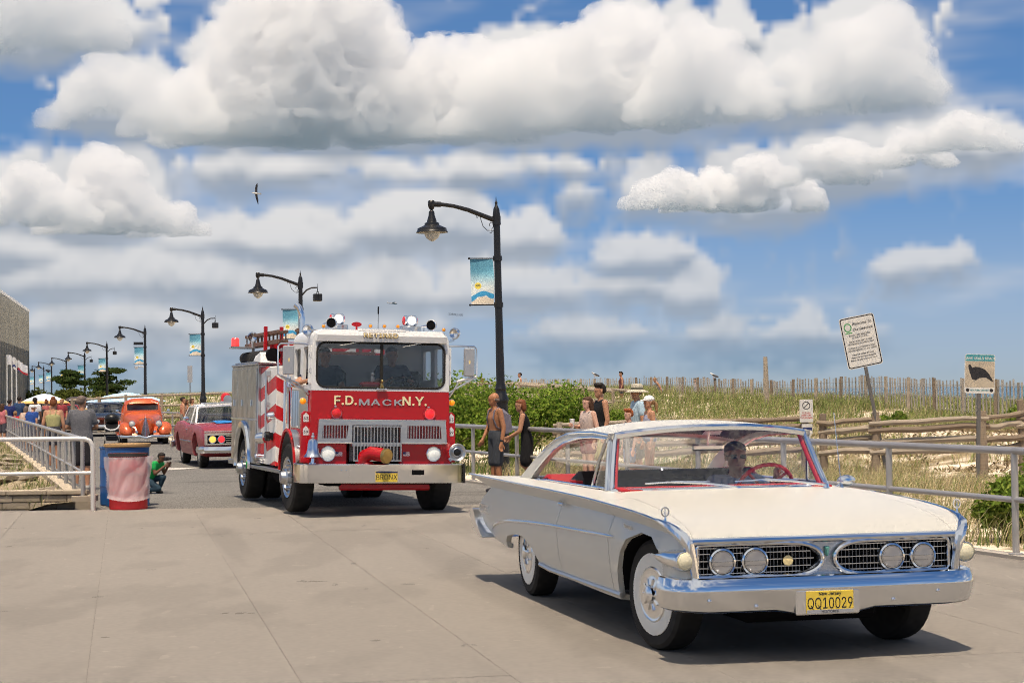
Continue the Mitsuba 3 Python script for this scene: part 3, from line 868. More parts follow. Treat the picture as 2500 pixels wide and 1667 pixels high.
# ---------------------------------------------------------------- street lamps
IRON = mat('black_iron', (.010, .010, .011), .38, spec=.5, coat=.15)
GLOBE = mat('lamp_globe', (.62, .60, .53), .35, coat=.5)


def banner_colour(p, n, uv):
    u, v = uv.x, uv.y
    top = mix((.10, .30, .42), (.20, .55, .70), smoothstep(.95, .62, v + .25 * (1 - u)))
    c = mix(top, (.74, .80, .78), smoothstep(.75, .30, v))
    w = .215 + .05 * dr.sin(u * 5.2 - 1.0) + .05 * u
    sea = smoothstep(w + .008, w - .004, v) * smoothstep(w - .125, w - .10, v + .02 * dr.sin(u * 17))
    c = mix(c, (.05, .34, .62), sea)
    c = mix(c, (.80, .70, .55), smoothstep(w - .105, w - .135, v))
    d = dr.sqrt(dr.square((u - .30) * .52) + dr.square(v - .405))
    c = mix(c, (.88, .70, .10), smoothstep(.078, .070, d))
    c = mix(c, (.10, .09, .06), smoothstep(.014, .010, dr.abs(v - .415)) * smoothstep(.10, .09, dr.abs(u - .30)))
    return c


mat('banner_print', proc(banner_colour), .7)


def lamp(name_label):
    t = Thing('street_lamp', name_label, 'street lamp', pose(0, 0, 0, math.atan2(-.303, -.953)))
    t.add('pole', lathe([(.001, 0), (.175, 0), (.175, .12), (.15, .2), (.145, 1.0), (.135, 1.45), (.155, 1.5), (.155, 1.56), (.115, 1.66), (.105, 1.72), (.118, 1.76), (.088, 1.86), (.080, 2.6), (.066, 5.1), (.074, 5.14), (.074, 5.30), (.062, 5.40), (.034, 5.46), (.022, 5.50), (.03, 5.53), (.012, 5.57), (.001, 5.66)], n=20), IRON)
    t.add('arm', tube([(.03, 0, 5.17), (.30, 0, 5.27), (.60, 0, 5.38), (.90, 0, 5.455), (1.15, 0, 5.487), (1.34, 0, 5.49)], [.052, .048, .044, .04, .04, .045], 12), IRON)
    t.add('arm_socket', cat(rod((1.17, 0, 5.487), (1.33, 0, 5.49), .055, n=14), lathe([(.001, -.10), (.045, -.09), (.07, -.03), (.07, .06), (.055, .085), (.001, .09)], (1.36, 0, 5.48), n=14)), IRON)
    t.add('arm_collar', rod((0, 0, 5.08), (0, 0, 5.26), .086, n=16), IRON)
    t.add('lamp_shade', lathe([(.001, 5.42), (.022, 5.41), (.03, 5.37), (.055, 5.34), (.062, 5.27), (.095, 5.16), (.10, 5.13), (.145, 5.11), (.15, 5.07), (.20, 5.045), (.29, 5.005), (.30, 4.955), (.32, 4.93), (.32, 4.918), (.17, 4.93), (.001, 4.94)], (1.36, 0, 0), n=28), IRON)
    t.add('lamp_globe', lathe([(.16, 4.935), (.155, 4.88), (.12, 4.81), (.06, 4.765), (.02, 4.745), (.001, 4.738)], (1.36, 0, 0), n=24), GLOBE)
    def spiral(cx, cz, r0, r1, a0, a1):
        return [(cx + r * math.cos(a), 0, cz + r * math.sin(a)) for r, a in zip(np.linspace(r0, r1, 22), np.linspace(a0, a1, 22))]
    sc = spiral(.16, 4.955, .012, .06, 0, 5.2)
    t.add('scroll', cat(tube([(.40, 0, 5.305)] + [(.36, 0, 5.28), (.33, 0, 5.18), (.29, 0, 5.05), (.20, 0, 4.965), (.12, 0, 4.975), (.07, 0, 5.05), (.085, 0, 5.12), (.13, 0, 5.13), (.16, 0, 5.08), (.14, 0, 5.05)], .008, 5), tube([(.12, 0, 4.975), (.10, 0, 4.935), (.12, 0, 4.91), (.15, 0, 4.925)], .007, 5), tube([(.10, 0, 4.96), (.05, 0, 4.955), (.02, 0, 4.91), (.04, 0, 4.88)], .007, 5), tube([(.37, 0, 5.29), (.42, 0, 5.27), (.43, 0, 5.24), (.41, 0, 5.22), (.39, 0, 5.24)], .007, 5)), IRON)
    return t


def banner(t, z1=4.40, z0=3.46):
    for z in (z1, z0):
        t.add('banner_rod', cat(rod((.04, 0, z), (.60, 0, z + .0), .012, n=8), ball((.60, 0, z), .025, 1), rod((0, 0, z - .05), (0, 0, z + .05), .095, n=12)), IRON)
    g = [[(.105 + .47 * u - .012 * math.sin(v * 3.1) * (1 - u) * 1.5, .022 * math.sin(3 * v + u * 2), z0 + .015 + (z1 - z0 - .03) * v) for u in np.linspace(1, 0, 9)] for v in np.linspace(0, 1, 13)]
    m = sheet(g)
    uv = np.stack(np.meshgrid(np.linspace(0, 1, 13), np.linspace(0, 1, 9), indexing='ij'), -1).reshape(-1, 2)[:, ::-1]
    key = numbered(t.key + '__banner'); mm = moved(m, t.M)
    scene[key] = mikit.ply(mm, 'banner_print', smooth=True, uv=uv)
    labels[key] = {'label': 'blue beach banner with a yellow sun and a wave'}


def box_light(t):
    t.add('side_arm', tube([(-.05, 0, 4.86), (-.20, 0, 5.02), (-.36, 0, 5.09), (-.55, 0, 5.10)], [.03, .028, .025, .022], 8), IRON)
    t.add('flood_light', cat(box(-.68, -.42, -.13, .13, 4.66, 4.90, .02), tube([(-.55, -.15, 4.78), (-.55, -.15, 4.96), (-.55, .15, 4.96), (-.55, .15, 4.78)], .012, 6), rod((-.55, 0, 4.96), (-.55, 0, 5.22), .016, .006)), IRON)


LAMPS = [(-.22, 37.0), (-6.72, 58.2), (-13.6, 80.4), (-20.2, 100.6), (-28.6, 129), (-36.6, 156.5), (-43.3, 177.5), (-49.9, 198), (-56.9, 222), (-62.2, 238), (-69.5, 263), (-77.2, 289)]
ORD = ['tallest, beside the bald man', 'second of the row, standing behind the fire engine', 'third of the row, above the red saloon', 'fourth of the row, carrying a camera', 'fifth of the row from the front', 'sixth of the row from the front', 'seventh of the row from the front', 'eighth of the row from the front', 'ninth of the row from the front', 'tenth of the row from the front', 'eleventh of the row, near its far end', 'last and smallest of the row']
plain = lamp('black street lamp with a curved arm, ' + ORD[0]); banner(plain)
labels[plain.key]['group'] = 'black street lamps along the road'
boxed = lamp('black street lamp with a box light, ' + ORD[1]); banner(boxed); box_light(boxed)
labels[boxed.key]['group'] = 'black street lamps along the road'
for i in range(2, 12):
    src = boxed if i in (2, 4, 5, 8) else plain
    o = src.copy(pose(*LAMPS[i]), label=('black street lamp with a box light, ' if src is boxed else 'black street lamp with a curved arm, ') + ORD[i])
    if i in (3, 7):
        o.M = pose(LAMPS[i][0], LAMPS[i][1], 0, math.atan2(-.303, -.953))
        o.add('street_sign', box(.10, .62, -.015, .015, 4.52, 4.68, .004), IRON)
        if i == 3:
            o.add('camera', cat(rod((.05, 0, 3.32), (.5, 0, 3.34), .03, n=8), lathe([(.001, 0), (.11, .0), (.11, .06), (.09, .10), (.05, .16), (.001, .18)], (.48, 0, 3.36), (0, 0, -1), 14)), WHITE)
for k, (src, M) in (('a', (plain, pose(*LAMPS[0], 0, .0, 1, 0, 0) @ pose(0, 0, 0, 0, 1, 0, -.012))), ('b', (boxed, pose(*LAMPS[1])))):
    for key in [q for q in scene if q.startswith(src.key + '__')]:
        scene[key] = {**scene[key], 'to_world': T(M.tolist())}

# ---------------------------------------------------------------- signs
POSTM = mat('sign_post_steel', (.18, .17, .16), .5, metal=.6)
SIGNWHITE = mat('sign_white', (.62, .61, .58), .45)
SIGNGREEN = mat('sign_green', (.10, .30, .12), .5)
TEAL = mat('sign_teal', (.05, .26, .30), .45)
SIGNSAND = mat('sign_sand_print', proc(lambda p, n, uv: mix((.36, .31, .24), (.50, .43, .33), fbm(p.x * 9, p.y * 9, p.z * 14, 3))), .5)


def rplate(w, h, r):
    P = []
    for cx, cy, a0 in ((w / 2 - r, h / 2 - r, 0), (-w / 2 + r, h / 2 - r, 90), (-w / 2 + r, -h / 2 + r, 180), (w / 2 - r, -h / 2 + r, 270)):
        P += [(cx + r * math.cos(math.radians(a)), cy + r * math.sin(math.radians(a))) for a in np.linspace(a0, a0 + 90, 6)]
    return P


# local sign frame: x right, z up, face towards -y
def sign_pose(x, y, z, tilt, yaw=0.0):
    return pose(x, y, z, yaw) @ pose(0, 0, 0, 0, 1, 0, tilt)


t = Thing('beach_rules_sign', 'leaning white beach rules sign with black border and small printed lines', 'sign', sign_pose(6.47, 33.9, 2.55, -.185, .12))
FR = lambda s: prism(s, 'y', 0, .004)
t.add('panel', FR(rplate(.68, .96, .05)), SIGNWHITE)
t.add('border', prism([rplate(.655, .935, .045), rplate(.615, .895, .035)], 'y', -.003, 0), INK)
t.add('post', cat(box(-.028, .028, .006, .05, -2.75, .42)), POSTM)
tx = lambda s, h, x, z, c=INK, **k: t.add('lettering', text(s, h, (x, -.001, z), (1, 0, 0), (0, 0, 1), .003, **k), c, smooth=False)
tx('Welcome To', .046, .085, .34, shear=.3, bold=True); tx('Our Beaches', .046, .085, .235, shear=.3, bold=True)
for s, z in (('BEACH TAGS REQUIRED', .135), ('10 A.M. TO 5 P.M.', .09), ('SWIM, SURF, RAFT & FISH', .02), ('IN DESIGNATED AREAS ONLY', -.025), ('ALCOHOL, LITTERING & DOGS', -.10), ('ARE PROHIBITED AT ALL TIMES', -.145), ('Keep Off Jetties & Dunes', -.225), ('Please Do Not Feed Seagulls', -.275), ('Beach Closed 10 p.m. to 5 a.m.', -.325)):
    tx(s, .027, .0, z, bold=True, wide=.95)
t.add('seal', prism([[(-.20 + .075 * math.cos(a), .29 + .085 * math.sin(a)) for a in np.linspace(0, 6.28, 25)[:-1]], [(-.20 + .052 * math.cos(a), .29 + .062 * math.sin(a)) for a in np.linspace(0, 6.28, 25)[:-1]]], 'y', -.003, 0), SIGNGREEN)
t.add('seal_ribbon', prism([(-.26, .20), (-.14, .20), (-.13, .175), (-.27, .175)], 'y', -.003, 0), SIGNGREEN)
t = Thing('dune_notice_sign', 'small teal and tan notice sign with a dark sandbar picture, at right', 'sign', sign_pose(7.87, 30.8, 1.90, .035, .0))
t.add('panel', FR(rplate(.51, .66, .04)), SIGNWHITE)
t.add('picture', prism(rplate(.49, .44, .01), 'y', -.003, 0), SIGNSAND, M=pose(0, 0, -.01))
t.add('header', prism([(-.245, .215), (.245, .215), (.245, .30), (.22, .322), (-.22, .322), (-.245, .30)], 'y', -.004, 0), TEAL)
t.add('lettering', text('SAVE SEALS SPACE', .040, (0, -.005, .262), (1, 0, 0), (0, 0, 1), .003, bold=True), SIGNWHITE, smooth=False)
t.add('animal_picture', prism([(-.20, .14), (-.16, .16), (-.13, .10), (-.08, .12), (.0, .11), (.08, .08), (.16, .0), (.235, -.13), (.20, -.12), (.10, -.06), (.0, -.07), (-.07, -.11), (-.13, -.09), (-.17, .02)], 'y', -.0045, -.003), INK)
t.add('lettering', text('GIVE THEM 150 FEET', .022, (0, -.003, -.275), (1, 0, 0), (0, 0, 1), .003, bold=True), TEAL, smooth=False)
for x in (-.20, .20):
    t.add('roundel', lathe([(.001, 0), (.03, 0), (.03, .003), (.001, .003)], (x, -.001, -.275), (0, -1, 0), 16), INK)
t.add('post', box(-.03, .03, .006, .055, -2.1, .3), POSTM)
t = Thing('no_access_sign', 'small white keep-off notice with a crossed circle on a fence post', 'sign', sign_pose(5.52, 34.42, 1.27, 0.0, .0))
t.add('panel', FR(rplate(.25, .43, .015)), SIGNWHITE)
t.add('crossed_circle', cat(prism([[(.075 * math.cos(a), .10 + .075 * math.sin(a)) for a in np.linspace(0, 6.28, 25)[:-1]], [(.06 * math.cos(a), .10 + .06 * math.sin(a)) for a in np.linspace(0, 6.28, 25)[:-1]]], 'y', -.003, 0), prism([(-.055, .055), (-.045, .045), (.055, .145), (.045, .155)], 'y', -.003, 0)), INK)
for s, z in (('PLEASE', -.04), ('KEEP OFF', -.085), ('THE DUNES', -.13)):
    t.add('lettering', text(s, .030, (0, -.001, z), (1, 0, 0), (0, 0, 1), .003, bold=True), RED, smooth=False)
t = Thing('blue_notice', 'small white and blue notice under the crossed-circle sign', 'sign', sign_pose(5.53, 34.42, .93, 0, 0))
t.add('panel', FR(rplate(.20, .19, .01)), SIGNWHITE)
t.add('stripe', prism([(-.09, -.03), (.09, -.03), (.09, .03), (-.09, .03)], 'y', -.003, 0), NAVY)
t = Thing('traffic_sign', 'tall narrow grey sign back beyond the red saloon', 'sign', sign_pose(-19.4, 110, 0, 0, 0))
t.add('post', rod((0, .03, -.5), (0, .03, 3.0), .03), POSTM); t.add('panel', FR(rplate(.30, 1.0, .02)), SILVER, M=pose(0, 0, 3.0))

# ---------------------------------------------------------------- bins
BLUE = mat('blue_drum_paint', proc(lambda p, n, uv: mix((.012, .075, .25), (.02, .11, .33), fbm(p.x * 6, p.y * 6, p.z * 6, 3))), .42, coat=.3)
REDDRUM = mat('red_drum_paint', (.50, .018, .022), .42, coat=.3)


def drum(t, x, y, r, h, m, closed=True):
    prof = [(.001, .0), (r * .97, .0), (r, .015), (r, h * .30), (r * 1.025, h * .32), (r * 1.025, h * .345), (r, h * .365), (r, h * .62), (r * 1.025, h * .64), (r * 1.025, h * .665), (r, h * .685), (r, h * .97), (r * 1.035, h * .98), (r * 1.035, h), (r * .97, h), (r * .96, h * .9), (r * .94, .1), (.001, .05)]
    t.add('drum', lathe(prof, (x, y, 0), n=36), m)


t = Thing('blue_drum', 'blue steel drum bin with a tan rim behind the red bin', 'bin'); drum(t, -6.02, 28.55, .335, .93, BLUE)
t.add('rim', lathe([(.345, .91), (.362, .93), (.362, .965), (.335, .97), (.32, .95)], (-6.02, 28.55, 0), n=36), mat('rust_rim', (.40, .25, .11), .6))
t = Thing('blue_drum', 'blue drum bin mostly hidden, left of the bagged red bin', 'bin'); drum(t, -6.22, 28.9, .30, .91, BLUE)
t = Thing('bagged_bin', 'red drum bin wrapped in a translucent plastic bin bag', 'bin')
x, y = -5.84, 27.75
drum(t, x, y, .285, .84, REDDRUM)
t.add('bin_mouth', lathe([(.27, .835), (.30, .845), (.305, .80), (.26, .79)], (x, y, 0), n=30), DARK_TRIM)
Rg = []
rz = np.random.default_rng(8)
for z in np.linspace(.15, .79, 26):
    k = (z - .15) / .64
    a = np.linspace(0, 2 * math.pi, 73)[:-1]
    rr = .300 + .018 * k + .055 * (meshkit.fbm(np.stack([np.cos(a) * 3.0, np.sin(a) * 3.0, a * 0 + z * 2.4], -1), 4, 17) - .5) + .050 * (.25 + k) * (meshkit.noise(np.stack([np.cos(a) * 7, np.sin(a) * 7, a * 0 + z * 1.1], -1), 40) - .4)
    rr += .016 * smooth(.4, 1, k) * np.abs(np.sin(a * 9 + 2.5 * np.sin(a * 2) + k * 2)) + .014 * np.abs(np.sin(a * 5 - k * 6 + 1.3 * np.sin(3 * a)))
    rr += .02 * smooth(.08, 0, k)
    Rg.append(np.stack([x + rr * np.cos(a), y + rr * np.sin(a), a * 0 + z + .025 * np.sin(a * 2 + 1) * (1 - k)], -1))
bag = np.array(Rg); bag = np.concatenate([bag, bag[:, :1]], 1)
scene['clear_bag'] = {'type': 'mask', 'opacity': {'type': 'rgb', 'value': [.44] * 3}, 'bsdf': {'type': 'twosided', 'bsdf': {'type': 'principled', 'base_color': rgb((.86, .80, .80)), 'roughness': .13, 'specular': .8}}}
t.add('bin_bag', sheet(bag), 'clear_bag', smooth=True)

# ---------------------------------------------------------------- far left: hall, flags, parasols
HALL = mat('hall_panel', proc(lambda p, n, uv: mix((.25, .25, .225), (.31, .31, .28), noise(p.x * .4, p.y * .4, p.z * .2))), .6)
t = Thing('hall_building', 'tall grey hall with vertical ribbed cladding at the left edge', 'building')
A0, B0 = V([-40.2, 150.0]), V([-31.5, 106.0])
d = (B0 - A0); ln = np.linalg.norm(d); d /= ln; nn = V([-d[1], d[0]])
if nn[0] < 0: nn = -nn
t.add('wall', prism([A0, B0, B0 - nn * 26, A0 - nn * 26], 'z', -.3, 8.6), HALL, smooth=20)
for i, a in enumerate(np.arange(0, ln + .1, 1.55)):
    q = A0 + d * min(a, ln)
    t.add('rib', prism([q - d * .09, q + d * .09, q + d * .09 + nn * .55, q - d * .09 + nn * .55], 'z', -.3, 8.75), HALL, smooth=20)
    t.add('rib_cap', prism([q - d * .12, q + d * .12, q + d * .12 + nn * .62, q - d * .12 + nn * .62], 'z', 8.75, 8.92), WHITE, smooth=20)  # white tips put the sunlight on the rib tops into the colour
for i in range(int(ln / 1.55)):
    q = A0 + d * (i * 1.55 + .78)
    t.add('window_strip', prism([q - d * .34, q + d * .34, q + d * .34 + nn * .04, q - d * .34 + nn * .04], 'z', 1.0, 8.2), mat('hall_glass', (.12, .13, .125), .3) if i == 0 else 'hall_glass', smooth=20)
FLAGW = mat('flag_white', (.72, .72, .74), .8); FLAGR = mat('flag_red', (.45, .04, .05), .8); FLAGB = mat('flag_blue', (.04, .06, .22), .8)
for i, (x, y, h, lb) in enumerate(((-30.4, 110, 4.3, 'white flag on the leftmost of three white flagpoles'), (-29.9, 109.2, 4.15, 'white and blue flag on the middle of three white flagpoles'), (-29.4, 108.4, 3.95, 'white and red flag on the rightmost of three white flagpoles'))):
    t = Thing('flagpole', lb, 'flag', group='three flagpoles')
    t.add('pole', rod((x, y, -.2), (x, y, h), .055, .035, 8), WHITE)
    g = lambda z0, z1: sheet([[(x + .62 * u, y + .16 * math.sin(6 * u + i), h - .05 - z0 - (z1 - z0) * v - .35 * u * u + .06 * math.sin(7 * u)) for u in np.linspace(0, 1, 12)] for v in (0, .5, 1)])
    t.add('flag', g(0, .45), FLAGW, smooth=True)
    t.add('flag_band', g(.45, .58), (FLAGW, FLAGB, FLAGR)[i], smooth=True)
for x, y, z, w, m, lb in ((-20.1, 95, 1.80, 2.1, mat('pale_blue_canvas', (.40, .58, .74), .8), 'wide pale blue beach parasol behind the orange coupe'), (-23.3, 91, 1.78, 1.25, mat('striped_canvas', proc(lambda p, n, uv: mix((.70, .42, .14), (.62, .70, .80), smoothstep(1.5, 1.58, p.z))), .8), 'small white and orange parasol above the crowd at left'), (-34.8, 116, 2.5, 1.5, mat('cyan_canvas', (.08, .42, .62), .8), 'cyan parasol at the left edge below the hall')):
    t = Thing('parasol', lb, 'parasol')
    t.add('canopy', tri(lathe([(.02, .42), (w * .33, .32), (w * .70, .14), (w, -.06), (w * .99, -.09), (w * .68, .10), (.02, .38)], (x, y, z - .30), n=16)), m, smooth=False)
    t.add('pole', rod((x, y, -.2), (x, y, z + .1), .03, n=8), WHITE)

# ---------------------------------------------------------------- birds, aircraft
def gull(label, x, y, z, a, s, wing, M2=None):
    t = Thing('seagull', label, 'bird', pose(x, y, z, a, s) @ (np.eye(4) if M2 is None else M2))
    b = [((-.20, 0, 0), .012), ((-.08, 0, .0), .05), ((.06, 0, .0), .058), ((.16, 0, .015), .035), ((.215, 0, .02), .032), ((.26, 0, .012), .008)]
    t.add('body', cat([hull(np.vstack([ball(b[i][0], b[i][1], 1).vertices, ball(b[i + 1][0], b[i + 1][1], 1).vertices])) for i in range(5)]), FEATHER)
    if wing:
        for s_ in (-1, 1):
            W = [[(.08, s_ * .03, .02), (.11, s_ * .22, .13), (.06, s_ * .40, .10), (-.08, s_ * .62, -.04)], [(-.06, s_ * .03, .01), (-.03, s_ * .22, .11), (-.07, s_ * .40, .08), (-.11, s_ * .62, -.05)]]
            t.add('wing', plate(V(W), .012), WINGGREY)
        t.add('tail', plate([[(-.16, -.03, 0), (-.28, -.06, 0)], [(-.16, .03, 0), (-.28, .06, 0)]], .01), FEATHER)
    else:
        t.add('wing', cat([ball((-.05, s_ * .045, .012), (.17, .018, .045), 2) for s_ in (-1, 1)]), WINGGREY)
        t.add('leg', cat([rod((.0, s_ * .02, -.05), (.01, s_ * .02, -.17), .006, n=5) for s_ in (-1, 1)]), AMBER)
    return t


FEATHER = mat('white_feather', (.66, .66, .64), .7); WINGGREY = mat('grey_feather', (.06, .06, .07), .7)
gull('seagull gliding in front of the clouds left of the tall lamp', -8.35, 60, 8.32, math.radians(170), .98, True, pose(0, 0, 0, 0, .62, math.radians(62), math.radians(-8)))
gull('seagull perched on the slat fence right of the bucket hat', 4.0, 88.0, 2.46, math.radians(200), .95, False, pose(pitch=-.45))
gull('dark gull perched on the slat fence near the lone tall post', 9.0, 81.5, 2.30, math.radians(150), .95, False, pose(pitch=-.45))
t = Thing('banner_plane', 'tiny propeller plane flying low over the sea', 'plane', pose(-38.9, 600, 31.1, math.radians(15)))
t.add('fuselage', hull(np.vstack([ball((.8, 0, 0), .35, 1).vertices, ball((-1.9, 0, .15), .12, 1).vertices, ball((1.2, 0, -.03), .22, 1).vertices])), SILVER)
t.add('wing', box(-.3, .5, -2.6, 2.6, .30, .38), SILVER); t.add('fin', hull([(-1.9, -.03, .1), (-1.9, .03, .1), (-1.5, 0, .2), (-2.0, 0, .8)]), SILVER); t.add('tailplane', box(-2.0, -1.6, -.8, .8, .14, .18), SILVER)
t = Thing('aerial_banner', 'long dark letter banner towed through the sky right of the fire engine', 'banner', pose(-15.3, 500, 22.95))
t.add('lettering', text('SUMMER IS HERE', .55, (0, 0, 0), (1, 0, -.1), (0, 0, 1), .05, wide=.62), INK, smooth=False)
# ---------------------------------------------------------------- the white hardtop in front
def cat_sections(st, keys):
    """st: {x: [(y, z), ...]} -> interpolator of the half section over x."""
    xs = sorted(st); A = np.array([st[x] for x in xs], float)
    return PchipInterpolator(xs, A, axis=0)


def loft_body(st, n, inset=0.0):
    f = cat_sections(st, None); xs = sorted(st)
    R = []
    for x in np.linspace(xs[0], xs[-1], n):
        h = f(x).copy()
        if inset:
            h[:, 0] = np.maximum(h[:, 0] - inset, 0); h[:, 1] += np.where(h[:, 1] > h[:, 1].mean(), -inset, inset)
            if len(h) == 11:      # the hollow under the crest keeps its wall
                h[5, 1] += 1.5 * inset; h[6, 1] += .5 * inset; h[6, 0] -= .4 * inset
        l = h[1:-1]
        ring = np.vstack([h[:1], l, h[-1:], (l * [-1, 1])[::-1]])
        R.append(np.hstack([np.full((len(ring), 1), x), ring]))
    return skin(R)


def wheel(t, x, y, r, w, rim, steer=0.0, wall=None, cap=None, side=-1, tread=BLACK):
    """A wheel whose outer face looks along side * y."""
    M = pose(x, y, r, steer) @ np.diag([1, -side, 1, 1.0])
    if side > 0:
        fix = lambda m: (lambda q: (q.invert(), q)[1])(tri(m).copy())
    else:
        fix = lambda m: m
    hw = w / 2
    ax = (0, -1, 0)
    tire = lathe([(rim * 0.9, -hw), (rim + 0.03, -hw), (r * 0.90, -hw * 1.02), (r * 0.975, -hw * 0.86), (r, -hw * 0.6), (r, hw * 0.6), (r * 0.975, hw * 0.86), (r * 0.90, hw * 1.02), (rim + 0.03, hw), (rim * 0.97, hw * 0.9), (rim * 0.9, hw * 0.4)], axis=ax, n=40)
    k = t.add('wheel', fix(lathe([(0.001, -hw * 0.5), (rim * 0.95, -hw * 0.5), (rim * 0.985, hw * 0.55), (rim * 1.01, hw * 0.93), (rim * 0.93, hw * 0.97), (rim * 0.86, hw * 0.62), (0.001, hw * 0.5)], axis=ax, n=32)), BRUSHED, M=M)
    t.add('tyre', fix(tire), tread, under=k, M=M)
    if wall:
        t.add('whitewall', fix(lathe([(wall[0], hw * 0.9), (wall[0], hw * 1.03), ((wall[0] + wall[1]) / 2, hw * 1.09), (wall[1], hw * 1.05), (wall[1], hw * 0.9)], axis=ax, n=40)), WHITEWALL, under=k, M=M)
    if cap:
        cap(t, k, M, fix, hw)
    return k


BRUSHDARK = mat('dull_metal', (.30, .30, .30), .4, metal=1)
BOWL = mat('lamp_bowl', (.62, .63, .65), .045, metal=1)


def edsel():
    t = Thing('white_hardtop_car', 'cream white vintage hardtop with oval twin grilles and red interior, nearest car', 'car', pose(1.368, 13.926, 0, -1.339, 1.083))
    #        bottom      rocker           lower         mid          spear        hollow        crest       shoulder     belt         hood         ridge
    st = {
        -2.92: [(0, .42), (.78, .42), (.90, .42), (.95, .48), (.985, .585), (.955, .79), (1.0, .884), (.965, .885), (.75, .86), (.4, .85), (0, .85)],
        -2.4: [(0, .36), (.80, .36), (.93, .375), (.975, .48), (.995, .59), (.950, .79), (1.0, .882), (.955, .884), (.75, .872), (.4, .868), (0, .868)],
        -1.6: [(0, .31), (.82, .31), (.945, .325), (.985, .45), (1.0, .60), (.948, .79), (1.0, .880), (.95, .886), (.78, .895), (.4, .902), (0, .905)],
        -0.6: [(0, .27), (.82, .27), (.945, .285), (.985, .44), (1.0, .625), (.948, .79), (1.0, .880), (.95, .887), (.78, .90), (.4, .908), (0, .91)],
        0.55: [(0, .25), (.82, .25), (.94, .265), (.98, .44), (.995, .645), (.943, .785), (.995, .875), (.945, .885), (.76, .905), (.4, .920), (0, .924)],
        1.1: [(0, .25), (.82, .25), (.935, .262), (.970, .44), (.985, .655), (.935, .775), (.985, .864), (.935, .872), (.74, .890), (.25, .903), (0, .912)],
        1.7: [(0, .25), (.80, .25), (.925, .262), (.955, .44), (.965, .655), (.92, .755), (.962, .842), (.915, .846), (.72, .850), (.25, .853), (0, .862)],
        2.1: [(0, .27), (.78, .28), (.90, .30), (.925, .44), (.935, .63), (.895, .725), (.928, .808), (.885, .806), (.72, .79), (.25, .785), (0, .790)],
        2.26: [(0, .30), (.78, .31), (.88, .33), (.895, .44), (.90, .60), (.87, .70), (.892, .77), (.86, .765), (.72, .737), (.25, .733), (0, .735)],
        2.32: [(0, .31), (.76, .32), (.85, .34), (.86, .44), (.862, .58), (.84, .66), (.850, .725), (.83, .725), (.72, .712), (.25, .712), (0, .712)],
    }
    for x_ in st:
        st[x_] = [(y - (.04 if 2 <= i <= 5 and x_ < 2.2 else .02 if 2 <= i <= 5 else 0), z) for i, (y, z) in enumerate(st[x_])]
    sil = [(-2.90, .895), (-2.87, .872), (-2.53, .803), (-2.46, .783), (-2.68, .69), (-2.78, .62), (-2.6, .46), (-2.35, .37), (-1.77, .32), (-.85, .2), (2.4, .2), (2.4, 1.0), (-2.90, 1.0)]
    rear_op = [(-1.90, .20), (-1.90, .336), (-1.885, .39), (-1.758, .442), (-1.542, .473), (-1.23, .481), (-1.0, .42), (-.86, .315), (-.80, .2)]
    front_op = [(1.16, .15), (1.17, .27), (1.19, .36), (1.225, .46), (1.30, .57), (1.44, .66), (1.65, .712), (1.83, .70), (1.98, .635), (2.035, .55), (2.05, .15)]
    cuts = []
    for s in (-1, 1):
        cuts += [man(prism(rear_op, 'y', s * .5, s * 1.2)), man(prism(front_op, 'y', s * .45, s * 1.2))]
    cuts += [man(box(-3, -.95, -.86, .86, .1, .47)), man(box(-.9, 1.2, -.80, .80, .1, .30))]
    cabin = man(hull([[x, y, z] for x, w in ((-1.66, .70), (-1.3, .78), (.45, .78), (.62, .66)) for y in (-w, w) for z in (.38, 1.2)]))
    recess = man(box(2.24, 2.5, -.785, .785, .49, .692))
    full = (man(loft_body(st, 90)) - man(loft_body(st, 60, .03))) ^ man(prism(sil, 'y', -1.3, 1.3))
    for c in cuts + [cabin, recess]:
        full = full - c
    g = 0.004
    hood_r = man(prism([(.66, -.70), (.80, -.78), (2.30, -.80), (2.45, -.80), (2.45, .80), (2.30, .80), (.80, .78), (.66, .70)], 'z', .695, 1.2))
    door_r = {s: man(box(-.17 + g, 1.07 - g, s * .77, s * 1.3, .285, 1.2)) for s in (-1, 1)}
    trunk_r = man(box(-3, -1.95 - g, -.78, .78, .7, 1.2))
    grow = lambda m, e=2 * g: m + man(box(0, 0.001, 0, 0.001, 5, 5.001))
    body = full
    hg = man(prism([(.66 - g, -.705), (.80, -.785), (2.6, -.805), (2.6, .805), (.80, .785), (.66 - g, .705)], 'z', .692, 1.2))
    body = body - hg
    for s in (-1, 1):
        body = body - man(box(-.17 - g, 1.07 + g, s * .765, s * 1.3, .28, 1.2))
    body = body - man(box(-3.1, -1.95 + g, -.785, .785, .69, 1.2))
    q_r = man(box(-3.5, -.165, -2, 2, 0, 2))
    t.add('quarter_panel', body ^ q_r, CREAM)
    t.add('front_fender', body - q_r, CREAM)
    t.add('hood', full ^ hood_r, CREAM)
    t.add('trunk_lid', full ^ trunk_r, CREAM)
    core = man(loft_body(st, 50, .034)) ^ man(prism([(-2.4, .44), (-1.9, .40), (-1.9, .32), (2.2, .32), (2.2, .9), (-2.4, .9)], 'y', -1.3, 1.3))
    for c in cuts + [cabin, man(box(-3, -.95, -.945, .945, .1, .47))]:
        core = core - c
    t.add('inner_shell', core, DARK)
